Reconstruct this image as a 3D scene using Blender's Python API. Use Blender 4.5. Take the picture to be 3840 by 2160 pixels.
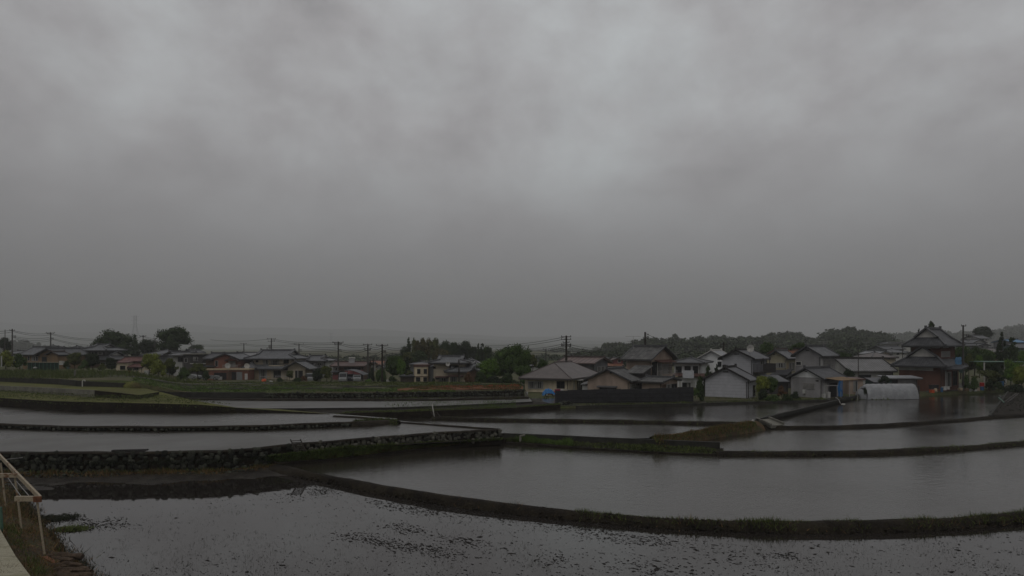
import bpy, math, random
import numpy as np
from mathutils import Vector, Matrix
for _o in list(bpy.data.objects): bpy.data.objects.remove(_o)
S = bpy.context.scene
C = S.collection
R = math.radians
random.seed(7)
rng = np.random.default_rng(11)
# ---------------------------------------------------------------- camera, sky, sun, exposure
CH = 8.0                      # eye height above the lowest paddy
F = 2371.0                    # focal length measured in photograph pixels
HY, HX = 1300.0, 1920.0
cam = bpy.data.cameras.new('camera'); co = bpy.data.objects.new('camera', cam); C.objects.link(co)
cam.sensor_width = 36.0; cam.lens = 36.0 * F / 3840.0; cam.shift_y = 220.0 / 3840.0
cam.clip_start = 0.1; cam.clip_end = 9000
co.location = (0, 0, CH); co.rotation_euler = (R(90), 0, 0)
S.camera = co
S.view_settings.view_transform = 'Standard'; S.view_settings.look = 'None'
S.view_settings.exposure = 0.0; S.view_settings.gamma = 1.0; S.view_settings.use_curve_mapping = False
S.cycles.max_bounces = 6; S.cycles.volume_bounces = 1; S.cycles.diffuse_bounces = 3
S.cycles.transparent_max_bounces = 8
SUN_EL, SUN_RO = R(58), R(20)
w = bpy.data.worlds.new('World'); S.world = w; w.use_nodes = True
nt = w.node_tree; nt.nodes.clear()
def nn(t, typ, **kw):
    n = t.nodes.new(typ)
    for k, v in kw.items(): setattr(n, k, v)
    return n
wo = nn(nt, 'ShaderNodeOutputWorld'); bg = nn(nt, 'ShaderNodeBackground')
sky = nn(nt, 'ShaderNodeTexSky', sky_type='NISHITA', sun_disc=False, sun_elevation=SUN_EL, sun_rotation=SUN_RO)
tc = nn(nt, 'ShaderNodeTexCoord'); L = nt.links.new
mp = nn(nt, 'ShaderNodeMapping'); mp.inputs['Scale'].default_value = (1.0, 1.0, 1.5); mp.inputs['Rotation'].default_value = (.2, .25, .6); L(tc.outputs['Generated'], mp.inputs[0])
n1 = nn(nt, 'ShaderNodeTexNoise'); n1.inputs['Scale'].default_value = 4.2; n1.inputs['Detail'].default_value = 9; n1.inputs['Roughness'].default_value = .6
n1.inputs['Distortion'].default_value = .12
L(mp.outputs[0], n1.inputs['Vector'])
sp = nn(nt, 'ShaderNodeSeparateXYZ'); L(tc.outputs['Generated'], sp.inputs[0])
gr = nn(nt, 'ShaderNodeMapRange'); gr.interpolation_type = 'SMOOTHSTEP'; gr.inputs['From Min'].default_value = 0.0; gr.inputs['From Max'].default_value = .35
gr.inputs['To Min'].default_value = .198; gr.inputs['To Max'].default_value = .395; L(sp.outputs['Z'], gr.inputs['Value'])
cr = nn(nt, 'ShaderNodeMapRange'); cr.inputs['From Min'].default_value = .33; cr.inputs['From Max'].default_value = .70
cr.inputs['To Min'].default_value = -.25; cr.inputs['To Max'].default_value = .28; L(n1.outputs['Fac'], cr.inputs['Value'])
amp = nn(nt, 'ShaderNodeMapRange'); amp.interpolation_type = 'SMOOTHSTEP'; amp.inputs['From Min'].default_value = .03; amp.inputs['From Max'].default_value = .36
L(sp.outputs['Z'], amp.inputs['Value'])
m1 = nn(nt, 'ShaderNodeMath', operation='MULTIPLY'); L(cr.outputs[0], m1.inputs[0]); L(amp.outputs[0], m1.inputs[1])
# the brightest break in the cloud, up and slightly right of the view
vd = nn(nt, 'ShaderNodeVectorMath', operation='DISTANCE'); L(tc.outputs['Generated'], vd.inputs[0]); vd.inputs[1].default_value = (.12, .88, .44)
br = nn(nt, 'ShaderNodeMapRange'); br.interpolation_type = 'SMOOTHSTEP'; br.inputs['From Min'].default_value = .40; br.inputs['From Max'].default_value = .0
br.inputs['To Min'].default_value = 0; br.inputs['To Max'].default_value = .20; L(vd.outputs['Value'], br.inputs['Value'])
m1b = nn(nt, 'ShaderNodeMath', operation='ADD'); eg = nn(nt, 'ShaderNodeMapRange'); eg.interpolation_type = 'SMOOTHSTEP'; eg.inputs['From Min'].default_value = .45; eg.inputs['From Max'].default_value = 1.05; eg.inputs['To Min'].default_value = .03; eg.inputs['To Max'].default_value = -.17
L(vd.outputs['Value'], eg.inputs['Value']); m1c = nn(nt, 'ShaderNodeMath', operation='ADD'); L(m1.outputs[0], m1c.inputs[0]); L(eg.outputs[0], m1c.inputs[1])
L(m1c.outputs[0], m1b.inputs[0]); L(br.outputs[0], m1b.inputs[1])
n5 = nn(nt, 'ShaderNodeTexNoise'); n5.inputs['Scale'].default_value = 10; n5.inputs['Detail'].default_value = 7; n5.inputs['Roughness'].default_value = .62; L(mp.outputs[0], n5.inputs['Vector'])
c5 = nn(nt, 'ShaderNodeMapRange'); c5.inputs['From Min'].default_value = .3; c5.inputs['From Max'].default_value = .7; c5.inputs['To Min'].default_value = -.06; c5.inputs['To Max'].default_value = .06; L(n5.outputs['Fac'], c5.inputs['Value'])
m5 = nn(nt, 'ShaderNodeMath', operation='MULTIPLY'); L(c5.outputs[0], m5.inputs[0]); L(amp.outputs[0], m5.inputs[1]); m6 = nn(nt, 'ShaderNodeMath', operation='ADD'); L(m5.outputs[0], m6.inputs[0]); L(m1b.outputs[0], m6.inputs[1])
m2 = nn(nt, 'ShaderNodeMath', operation='ADD'); m2.inputs[1].default_value = 1.0; L(m6.outputs[0], m2.inputs[0])
m3 = nn(nt, 'ShaderNodeMath', operation='MULTIPLY'); L(m2.outputs[0], m3.inputs[0]); L(gr.outputs[0], m3.inputs[1])
m4 = nn(nt, 'ShaderNodeMath', operation='MULTIPLY'); m4.inputs[1].default_value = 10.0; L(m3.outputs[0], m4.inputs[0])
tint = nn(nt, 'ShaderNodeMix', data_type='RGBA'); tint.inputs['A'].default_value = (1.0, .975, .985, 1); tint.inputs['B'].default_value = (.955, 1.0, 1.01, 1)
tf = nn(nt, 'ShaderNodeMapRange'); tf.inputs['From Min'].default_value = -.05; tf.inputs['From Max'].default_value = .4; L(m1b.outputs[0], tf.inputs['Value']); L(tf.outputs[0], tint.inputs['Factor'])
mulc = nn(nt, 'ShaderNodeVectorMath', operation='MULTIPLY'); L(tint.outputs['Result'], mulc.inputs[0]); L(m4.outputs[0], mulc.inputs[1])
mx = nn(nt, 'ShaderNodeMix', data_type='RGBA'); mx.inputs['Factor'].default_value = .97
L(sky.outputs[0], mx.inputs['A']); L(mulc.outputs[0], mx.inputs['B'])
L(mx.outputs['Result'], bg.inputs['Color']); bg.inputs['Strength'].default_value = 0.1
L(bg.outputs[0], wo.inputs[0])
sl = bpy.data.lights.new('sun', 'SUN'); sl.energy = 0.5; sl.angle = R(40); sl.color = (1, .97, .93)
so = bpy.data.objects.new('sun', sl); C.objects.link(so); so.rotation_euler = (R(90) - SUN_EL, 0, R(180) - SUN_RO + R(180)); so.location = (0, 0, 60)

# ---------------------------------------------------------------- coordinates read off the photograph -> places in the world
def N(k, x, y): return (640 * k + x * .24845, 1160 + y * .24845)          # zoomed strips of the horizon
def O(x, y): return (x * 1.49068, y * 1.49068)                             # overview
def W(n, D): return Vector(((n[0] - HX) / F * D, D, CH - (n[1] - HY) / F * D))
def G(x, y, z):                                                            # overview pixel on the level z
    n = O(x, y); D = F * (CH - z) / (n[1] - HY)
    return Vector(((n[0] - HX) / F * D, D, z))
# ---------------------------------------------------------------- materials
MATS = {}
def mat(name, col, rough=.7, var=.25, scale=1.5, bump=0, bscale=20, ior=1.45, spec=.3, coord='Object', kind=None, metal=0, isl=0, p=None):
    if name in MATS: return MATS[name]
    m = bpy.data.materials.new(name); m.use_nodes = True; t = m.node_tree; b = t.nodes['Principled BSDF']; l = t.links.new
    b.inputs['Roughness'].default_value = rough; b.inputs['IOR'].default_value = ior
    b.inputs['Specular IOR Level'].default_value = spec; b.inputs['Metallic'].default_value = metal
    tc = nn(t, 'ShaderNodeTexCoord'); src = tc.outputs[coord]
    no = nn(t, 'ShaderNodeTexNoise'); no.inputs['Scale'].default_value = scale; no.inputs['Detail'].default_value = 6; no.inputs['Roughness'].default_value = .62
    l(src, no.inputs['Vector'])
    mr = nn(t, 'ShaderNodeMapRange'); mr.inputs['From Min'].default_value = .3; mr.inputs['From Max'].default_value = .7
    mr.inputs['To Min'].default_value = 1 - var; mr.inputs['To Max'].default_value = 1 + var; l(no.outputs['Fac'], mr.inputs['Value'])
    fac = mr.outputs[0]
    def mul(a, bb):
        n = nn(t, 'ShaderNodeMath', operation='MULTIPLY'); l(a, n.inputs[0]); l(bb, n.inputs[1]); return n.outputs[0]
    hgt = None
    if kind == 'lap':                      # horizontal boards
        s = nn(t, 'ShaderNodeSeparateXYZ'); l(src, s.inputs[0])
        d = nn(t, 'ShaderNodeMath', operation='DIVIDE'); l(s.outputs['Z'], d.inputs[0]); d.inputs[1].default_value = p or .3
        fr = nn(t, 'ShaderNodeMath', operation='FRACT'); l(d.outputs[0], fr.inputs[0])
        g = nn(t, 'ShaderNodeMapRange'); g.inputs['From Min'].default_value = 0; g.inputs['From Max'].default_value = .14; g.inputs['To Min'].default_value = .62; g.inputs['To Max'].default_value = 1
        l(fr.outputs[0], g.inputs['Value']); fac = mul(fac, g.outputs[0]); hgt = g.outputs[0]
    if kind in ('tile', 'seam', 'vert'):
        uvn = nn(t, 'ShaderNodeSeparateXYZ'); l(tc.outputs['UV'], uvn.inputs[0])
        d = nn(t, 'ShaderNodeMath', operation='MULTIPLY'); l(uvn.outputs['X'], d.inputs[0]); d.inputs[1].default_value = 2 * math.pi / (p or .3)
        sn = nn(t, 'ShaderNodeMath', operation='SINE'); l(d.outputs[0], sn.inputs[0])
        g = nn(t, 'ShaderNodeMapRange'); g.inputs['From Min'].default_value = -1; g.inputs['From Max'].default_value = 1; g.inputs['To Min'].default_value = .78 if kind == 'tile' else .7; g.inputs['To Max'].default_value = 1.18
        l(sn.outputs[0], g.inputs['Value']); fac = mul(fac, g.outputs[0]); hgt = g.outputs[0]
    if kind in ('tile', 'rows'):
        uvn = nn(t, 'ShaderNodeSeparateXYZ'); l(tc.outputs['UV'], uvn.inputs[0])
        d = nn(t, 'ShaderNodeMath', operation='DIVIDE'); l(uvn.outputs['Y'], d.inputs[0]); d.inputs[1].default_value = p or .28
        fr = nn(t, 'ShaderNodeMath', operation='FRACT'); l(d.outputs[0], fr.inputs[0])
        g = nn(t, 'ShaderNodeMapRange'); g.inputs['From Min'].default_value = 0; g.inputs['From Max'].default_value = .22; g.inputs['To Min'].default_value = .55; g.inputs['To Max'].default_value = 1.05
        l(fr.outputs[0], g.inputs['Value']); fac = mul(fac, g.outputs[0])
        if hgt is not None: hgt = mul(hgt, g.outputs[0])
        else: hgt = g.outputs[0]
        if kind == 'tile':                 # single weathered tiles
            br = nn(t, 'ShaderNodeTexWhiteNoise', noise_dimensions='2D')
            fl = nn(t, 'ShaderNodeVectorMath', operation='SNAP'); l(tc.outputs['UV'], fl.inputs[0]); fl.inputs[1].default_value = (p or .3, p or .3, 1)
            l(fl.outputs[0], br.inputs['Vector'])
            g = nn(t, 'ShaderNodeMapRange'); g.inputs['To Min'].default_value = .72; g.inputs['To Max'].default_value = 1.35; l(br.outputs['Value'], g.inputs['Value']); fac = mul(fac, g.outputs[0])
    if kind == 'streak':                   # weather stains running down a wall
        mp = nn(t, 'ShaderNodeMapping'); mp.inputs['Scale'].default_value = (.75, .75, .2); l(src, mp.inputs[0])
        n2 = nn(t, 'ShaderNodeTexNoise'); n2.inputs['Scale'].default_value = 1.0; n2.inputs['Detail'].default_value = 5; l(mp.outputs[0], n2.inputs['Vector'])
        g = nn(t, 'ShaderNodeMapRange'); g.inputs['From Min'].default_value = .42; g.inputs['From Max'].default_value = .68; g.inputs['To Min'].default_value = 1.04; g.inputs['To Max'].default_value = .72
        l(n2.outputs['Fac'], g.inputs['Value']); fac = mul(fac, g.outputs[0])
    if isl:
        ge = nn(t, 'ShaderNodeNewGeometry'); g = nn(t, 'ShaderNodeMapRange'); g.inputs['To Min'].default_value = 1 - isl; g.inputs['To Max'].default_value = 1 + isl
        l(ge.outputs['Random Per Island'], g.inputs['Value']); fac = mul(fac, g.outputs[0])
    vm = nn(t, 'ShaderNodeVectorMath', operation='SCALE'); vm.inputs[0].default_value = col; l(fac, vm.inputs['Scale'])
    l(vm.outputs[0], b.inputs['Base Color'])
    if bump or hgt is not None:
        bn = nn(t, 'ShaderNodeBump')
        if hgt is not None: l(hgt, bn.inputs['Height']); bn.inputs['Strength'].default_value = bump or .5; bn.inputs['Distance'].default_value = .05
        else:
            n3 = nn(t, 'ShaderNodeTexNoise'); n3.inputs['Scale'].default_value = bscale; n3.inputs['Detail'].default_value = 4; l(src, n3.inputs['Vector'])
            l(n3.outputs['Fac'], bn.inputs['Height']); bn.inputs['Strength'].default_value = bump; bn.inputs['Distance'].default_value = .08
        l(bn.outputs[0], b.inputs['Normal'])
    MATS[name] = m; return m
def two_tone(name, c1, c2, scale, lo=.42, hi=.58, rough=.9, bump=.6, bscale=6, c3=None, stretch=None):
    m = bpy.data.materials.new(name); m.use_nodes = True; t = m.node_tree; b = t.nodes['Principled BSDF']; l = t.links.new
    b.inputs['Roughness'].default_value = rough; b.inputs['Specular IOR Level'].default_value = .25
    tc = nn(t, 'ShaderNodeTexCoord'); src = tc.outputs['Object']
    if stretch:
        mp = nn(t, 'ShaderNodeMapping'); mp.inputs['Scale'].default_value = stretch; l(src, mp.inputs[0]); src = mp.outputs[0]
    def noise(s, d=7):
        n = nn(t, 'ShaderNodeTexNoise'); n.inputs['Scale'].default_value = s; n.inputs['Detail'].default_value = d; n.inputs['Roughness'].default_value = .65; l(src, n.inputs['Vector']); return n.outputs['Fac']
    def mix(f, a, b2, lo, hi):
        g = nn(t, 'ShaderNodeMapRange'); g.inputs['From Min'].default_value = lo; g.inputs['From Max'].default_value = hi; l(f, g.inputs['Value'])
        x = nn(t, 'ShaderNodeMix', data_type='RGBA'); l(g.outputs[0], x.inputs['Factor'])
        for s, v in (('A', a), ('B', b2)):
            if isinstance(v, tuple): x.inputs[s].default_value = v + (1,)
            else: l(v, x.inputs[s])
        return x.outputs['Result']
    c = mix(noise(scale), c1, c2, lo, hi)
    if c3: c = mix(noise(scale * .37 + .01), c, c3, .52, .66)
    f = noise(scale * 9)
    g = nn(t, 'ShaderNodeMapRange'); g.inputs['From Min'].default_value = .3; g.inputs['From Max'].default_value = .7; g.inputs['To Min'].default_value = .55; g.inputs['To Max'].default_value = 1.4; l(f, g.inputs['Value'])
    vm = nn(t, 'ShaderNodeVectorMath', operation='SCALE'); l(c, vm.inputs[0]); l(g.outputs[0], vm.inputs['Scale']); l(vm.outputs[0], b.inputs['Base Color'])
    bn = nn(t, 'ShaderNodeBump'); bn.inputs['Strength'].default_value = bump; bn.inputs['Distance'].default_value = .1; l(noise(bscale), bn.inputs['Height']); l(bn.outputs[0], b.inputs['Normal'])
    MATS[name] = m; return m
def water_mat(name, base, bump, rough=.07, ior=1.5):
    m = bpy.data.materials.new(name); m.use_nodes = True; t = m.node_tree; b = t.nodes['Principled BSDF']; l = t.links.new
    b.inputs['IOR'].default_value = ior; b.inputs['Specular IOR Level'].default_value = .5; b.inputs['Specular Tint'].default_value = (1, .97, .90, 1)
    tc = nn(t, 'ShaderNodeTexCoord')
    n0 = nn(t, 'ShaderNodeTexNoise'); n0.inputs['Scale'].default_value = .09; n0.inputs['Detail'].default_value = 4; l(tc.outputs['Object'], n0.inputs['Vector'])
    g = nn(t, 'ShaderNodeMapRange'); g.inputs['From Min'].default_value = .3; g.inputs['From Max'].default_value = .7; g.inputs['To Min'].default_value = rough * .5; g.inputs['To Max'].default_value = rough * 1.6
    l(n0.outputs['Fac'], g.inputs['Value']); l(g.outputs[0], b.inputs['Roughness'])
    x = nn(t, 'ShaderNodeMix', data_type='RGBA'); x.inputs['A'].default_value = tuple(c * .8 for c in base) + (1,); x.inputs['B'].default_value = tuple(c * 1.2 for c in base) + (1,)
    l(n0.outputs['Fac'], x.inputs['Factor']); l(x.outputs['Result'], b.inputs['Base Color'])
    mp = nn(t, 'ShaderNodeMapping'); mp.inputs['Scale'].default_value = (1, 1.8, 1); mp.inputs['Rotation'].default_value = (0, 0, .5); l(tc.outputs['Object'], mp.inputs[0])
    n2 = nn(t, 'ShaderNodeTexNoise'); n2.inputs['Scale'].default_value = 2.4; n2.inputs['Detail'].default_value = 3; l(mp.outputs[0], n2.inputs['Vector'])
    bn = nn(t, 'ShaderNodeBump'); bn.inputs['Strength'].default_value = bump; bn.inputs['Distance'].default_value = .02; l(n2.outputs['Fac'], bn.inputs['Height']); l(bn.outputs[0], b.inputs['Normal'])
    MATS[name] = m; return m
water_mat('water', (.026, .023, .017), .75, .14, 1.60)
water_mat('water_wind', (.026, .023, .017), 1.0, .30, 1.66)
water_mat('water_still', (.022, .019, .017), .05, .03, 1.58)
two_tone('earth', (.012, .009, .006), (.024, .019, .011), 1.2, bump=.9)
two_tone('mud', (.017, .014, .011), (.04, .035, .027), 1.3, rough=.5, bump=.8)
two_tone('turf', (.115, .122, .026), (.065, .068, .02), .8, c3=(.10, .08, .035), stretch=(.45, 2.2, 1))
two_tone('field', (.06, .075, .024), (.065, .055, .03), .35, c3=(.10, .09, .04), stretch=(.25, 1.6, 1))
two_tone('dry_bank', (.09, .055, .028), (.035, .04, .015), 1.6, c3=(.045, .028, .02))
two_tone('path_pale', (.33, .31, .23), (.07, .06, .045), 5.5, lo=.60, hi=.66, bump=.3, bscale=14, c3=(.24, .23, .15), stretch=(.5, 1.6, 1))
two_tone('steel_rusty', (.33, .28, .20), (.16, .08, .04), 3.5, lo=.55, hi=.64, rough=.6, bump=.2, bscale=20)
two_tone('yard', (.11, .105, .095), (.06, .06, .05), .5, c3=(.045, .055, .025))
mat('stone', (.075, .073, .058), .85, .45, 3, .8, 8, isl=.55)
mat('stone_dark', (.04, .042, .032), .9, .5, 3, .8, 8, isl=.6)
mat('concrete', (.16, .155, .13), .85, .35, 1.2, .3, 12, kind='streak')
mat('concrete_pale', (.33, .31, .23), .8, .3, 2.2, .3, 14)
mat('concrete_dark', (.032, .031, .026), .85, .4, 1.2, .3, 12)
mat('steel_white', (.42, .36, .27), .55, .35, 5, .1)
mat('rust', (.14, .06, .03), .8, .4, 9, .3)
mat('pole_grey', (.07, .065, .06), .8, .2, 3)
mat('pole_wood', (.03, .025, .02), .9, .3, 3)
mat('wire', (.012, .012, .012), .6, 0)
mat('pylon_steel', (.06, .065, .07), .5, .1)
mat('transformer', (.2, .2, .19), .6, .1)
for n_, c_ in {'cream': (.56, .49, .36), 'cream_dull': (.40, .35, .265), 'tan': (.22, .15, .085), 'brown': (.10, .065, .045), 'brick_brown': (.19, .085, .06),
               'white_wall': (.68, .69, .69), 'grey_wall': (.27, .265, .265), 'dark_wall': (.065, .062, .06), 'pink': (.335, .265, .215), 'rose': (.22, .085, .085),
               'beige': (.33, .305, .215), 'slate_wall': (.17, .175, .18), 'dirty_white': (.42, .42, .40), 'tile_brick': (.12, .058, .040), 'teal_wall': (.06, .10, .09)}.items():
    mat(n_, c_, .85, .12, .9, .15, 30, kind='streak')
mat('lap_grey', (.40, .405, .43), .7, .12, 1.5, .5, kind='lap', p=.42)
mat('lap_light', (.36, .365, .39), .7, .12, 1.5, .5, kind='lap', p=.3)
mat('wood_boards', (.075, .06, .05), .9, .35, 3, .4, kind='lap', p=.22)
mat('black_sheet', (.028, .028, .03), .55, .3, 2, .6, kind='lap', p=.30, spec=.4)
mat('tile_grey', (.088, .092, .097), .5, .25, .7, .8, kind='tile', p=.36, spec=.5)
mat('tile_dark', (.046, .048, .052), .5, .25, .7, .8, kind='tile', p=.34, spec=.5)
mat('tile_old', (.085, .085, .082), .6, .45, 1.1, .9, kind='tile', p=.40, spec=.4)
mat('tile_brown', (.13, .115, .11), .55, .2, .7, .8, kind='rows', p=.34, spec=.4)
mat('tile_red', (.12, .055, .048), .6, .25, .8, .6, kind='tile', p=.36)
mat('tile_orange', (.19, .085, .05), .6, .25, .8, .6, kind='tile', p=.36)
mat('tile_striped', (.16, .12, .11), .5, .2, .8, .9, kind='seam', p=.95)
mat('sheet_dark', (.05, .052, .058), .45, .2, .8, .6, kind='rows', p=.8, spec=.5)
mat('sheet_grey', (.17, .17, .17), .5, .25, .8, .9, kind='seam', p=.42)
mat('sheet_light', (.25, .26, .27), .45, .15, .8, .5, kind='seam', p=.5)
mat('sheet_brown', (.10, .055, .045), .5, .2, .8, .5, kind='seam', p=.5)
mat('ridge', (.085, .087, .09), .5, .3, 2, .4, 9)
mat('ridge_brown', (.08, .065, .06), .5, .3, 2, .4, 9)
mat('trim_white', (.46, .45, .42), .6, .12, 2)
mat('trim_beige', (.42, .33, .22), .6, .12, 2)
mat('trim_dark', (.035, .032, .03), .6, .2, 2)
mat('alu', (.30, .29, .28), .45, .1, 2)
mat('glass', (.02, .022, .024), .08, .2, .6, ior=1.5, spec=.5)
mat('curtain', (.20, .20, .185), .35, .3, 2.5)
mat('shutter', (.34, .27, .18), .6, .1, 2, .3, kind='lap', p=.12)
mat('shutter_grey', (.20, .21, .21), .6, .1, 2, .3, kind='lap', p=.12)
mat('door_dark', (.02, .02, .02), .6, .2, 2)
mat('blue_tarp', (.03, .15, .36), .45, .25, 2.5, .7, 5)
mat('blue_pale', (.10, .22, .36), .5, .2, 2.5, .5, 5)
mat('red_paint', (.35, .03, .025), .5, .2, 3)
mat('orange_tarp', (.50, .09, .03), .5, .25, 3, .5, 7)
mat('magenta', (.20, .02, .05), .6, .2, 3)
mat('plastic_white', (.42, .42, .40), .5, .15, 3)
mat('rubber', (.02, .02, .02), .8, .2, 3)
mat('car_white', (.20, .21, .21), .3, .05, 1, spec=.5)
mat('car_dark', (.03, .032, .04), .3, .05, 1, spec=.5)
mat('barrel_blue', (.03, .10, .20), .5, .2, 3)
mat('film', (.27, .28, .29), .4, .2, 1.3, .4, 3.5)
mat('green_paint', (.07, .14, .10), .5, .2, 2)
mat('net_green', (.012, .03, .022), .8, .2, 3)
mat('bark', (.045, .035, .025), .95, .3, 6, .6)
mat('log_bark', (.07, .05, .035), .95, .5, 4, 1.0, 9)
mat('straw', (.16, .11, .05), .9, .4, 5, isl=.4)
mat('blade_green', (.068, .088, .022), .8, .3, 1.2, isl=.45)
mat('blade_bright', (.075, .12, .026), .8, .3, 1.2, isl=.45)
mat('blade_dry', (.13, .08, .035), .85, .4, 1.2, isl=.5)
mat('blade_dark', (.02, .024, .012), .85, .4, 1.2, isl=.5)
mat('scrap', (.018, .016, .014), .85, .4, 2, isl=.5)
mat('red_soil', (.17, .065, .03), .9, .5, 2.0, .5, 5)
mat('flower_red', (.35, .06, .04), .8, .3, 2, isl=.4)
LEAF = {}
for n_, c_ in {'dark': (.034, .054, .018), 'deep': (.024, .036, .016), 'mid': (.052, .088, .022), 'yellow': (.15, .175, .030), 'bright': (.08, .145, .022),
               'olive': (.075, .088, .024), 'rust': (.11, .06, .03), 'autumn': (.075, .068, .024), 'forest': (.044, .058, .030)}.items():
    LEAF[n_] = mat('leaf_' + n_, c_, .75, .45, .8, isl=.5, spec=.2)
# ---------------------------------------------------------------- mesh helpers
def tag(o, label=None, cat=None, group=None, kind=None):
    if label: o['label'] = label
    if cat: o['category'] = cat
    if group: o['group'] = group
    if kind: o['kind'] = kind
    return o
def empty(name, loc, rz=0, label=None, cat=None, group=None):
    o = bpy.data.objects.new(name, None); C.objects.link(o); o.location = loc; o.rotation_euler = (0, 0, rz); o.empty_display_size = .5
    return tag(o, label, cat, group)
def np_mesh(name, V, Fc):
    V = np.asarray(V, np.float32); Fc = np.asarray(Fc, np.int32); m = bpy.data.meshes.new(name)
    m.vertices.add(len(V)); m.vertices.foreach_set('co', V.ravel())
    k = Fc.shape[1]; m.loops.add(Fc.size); m.loops.foreach_set('vertex_index', Fc.ravel())
    m.polygons.add(len(Fc)); m.polygons.foreach_set('loop_start', np.arange(0, Fc.size, k, dtype=np.int32)); m.polygons.foreach_set('loop_total', np.full(len(Fc), k, np.int32))
    m.update(calc_edges=True); m.validate(); return m
def obj(name, mesh, material, parent=None, loc=(0, 0, 0)):
    o = bpy.data.objects.new(name, mesh); C.objects.link(o); o.parent = parent; o.location = loc
    if material is not None and not mesh.materials: mesh.materials.append(MATS[material] if isinstance(material, str) else material)
    return o
class MB:
    def __init__(s): s.v = []; s.f = []; s.uv = []
    def poly(s, vs, uv=None):
        b = len(s.v); s.v += [tuple(v) for v in vs]; s.f.append(tuple(range(b, b + len(vs)))); s.uv += list(uv) if uv else [(0, 0)] * len(vs)
    def hexa(s, p):      # 8 corners: bottom 0-3 ccw, top 4-7
        for q in ((3, 2, 1, 0), (4, 5, 6, 7), (0, 1, 5, 4), (1, 2, 6, 5), (2, 3, 7, 6), (3, 0, 4, 7)): s.poly([p[i] for i in q])
    def box(s, x0, x1, y0, y1, z0, z1):
        s.hexa([(x0, y0, z0), (x1, y0, z0), (x1, y1, z0), (x0, y1, z0), (x0, y0, z1), (x1, y0, z1), (x1, y1, z1), (x0, y1, z1)])
    def beam(s, p, q, w, h):
        p = Vector(p); q = Vector(q); d = (q - p).normalized(); sd = d.cross(Vector((0, 0, 1)))
        if sd.length < .05: sd = Vector((1, 0, 0))
        sd.normalize(); up = sd.cross(d).normalized(); a = sd * w / 2; b = up * h / 2
        s.hexa([p - a - b, p + a - b, q + a - b, q - a - b, p - a + b, p + a + b, q + a + b, q - a + b])
    def cyl(s, p, q, r0, r1=None, n=8, caps=True):
        r1 = r0 if r1 is None else r1; p = Vector(p); q = Vector(q); d = (q - p).normalized()
        a = d.cross(Vector((0, 0, 1)));
        if a.length < .05: a = Vector((1, 0, 0))
        a.normalize(); b = d.cross(a)
        c0 = [p + (a * math.cos(2 * math.pi * i / n) + b * math.sin(2 * math.pi * i / n)) * r0 for i in range(n)]
        c1 = [q + (a * math.cos(2 * math.pi * i / n) + b * math.sin(2 * math.pi * i / n)) * r1 for i in range(n)]
        for i in range(n): j = (i + 1) % n; s.poly([c0[j], c0[i], c1[i], c1[j]])
        if caps: s.poly(c0); s.poly(c1[::-1])
    def tube(s, pts, r, n=5):
        for a, b in zip(pts[:-1], pts[1:]): s.cyl(a, b, r, r, n, False)
    def build(s, name, material, parent=None, loc=(0, 0, 0)):
        m = bpy.data.meshes.new(name); m.from_pydata([tuple(v) for v in s.v], [], s.f); l = m.uv_layers.new(name='UVMap')
        l.data.foreach_set('uv', np.array(s.uv, np.float32).ravel()); m.update(); return obj(name, m, material, parent, loc)
def noise2(x, y, sd=0):
    v = 0
    for k, (f, a) in enumerate(((.13, 1), (.31, .5), (.77, .3), (1.9, .15))):
        v += a * math.sin(x * f * 1.3 + sd * 1.7 + k * 2.1 + 1.6 * math.sin(y * f + k + sd)) * math.cos(y * f * 1.1 - sd + k * 1.3 + 1.2 * math.sin(x * f * .9))
    return v / 1.3
# ---------------------------------------------------------------- terraces: slabs of earth with their sheets of water
def pts(l, z=None): return [G(p[0], p[1], p[2] if len(p) > 2 else z) for p in l]
def dens(P, step=1.2, jit=0.0, sd=0):
    out = []
    for a, b in zip(P[:-1], P[1:]):
        n = max(1, int((b - a).length / step))
        for i in range(n):
            p = a.lerp(b, i / n); out.append(p)
    out.append(P[-1])
    if jit:
        for p in out: p.x += jit * noise2(p.x * 2, p.y * 2, sd); p.y += jit * noise2(p.x * 2 + 9, p.y * 2, sd + 3)
    return out
def slab(name, front, back, material, label=None, depth=.8, water=None, wname='paddy_water', wl='', wm='water'):
    P = list(front) + [Vector(b) for b in back]
    m = MB(); m.poly(P)
    for i in range(len(P)):
        a, b = P[i], P[(i + 1) % len(P)]
        m.poly([(b.x, b.y, b.z), (a.x, a.y, a.z), (a.x, a.y, -depth), (b.x, b.y, -depth)])
    o = m.build(name, material); tag(o, label, 'ground', kind='structure'); o.data.materials.append(MATS['earth'])
    for pl_ in list(o.data.polygons)[1:]: pl_.material_index = 1
    if water is not None:
        m = MB(); m.poly([(p.x, p.y, water) for p in P]); o2 = m.build(wname, wm); tag(o2, wl, 'water', kind='structure')
    return o
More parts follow.
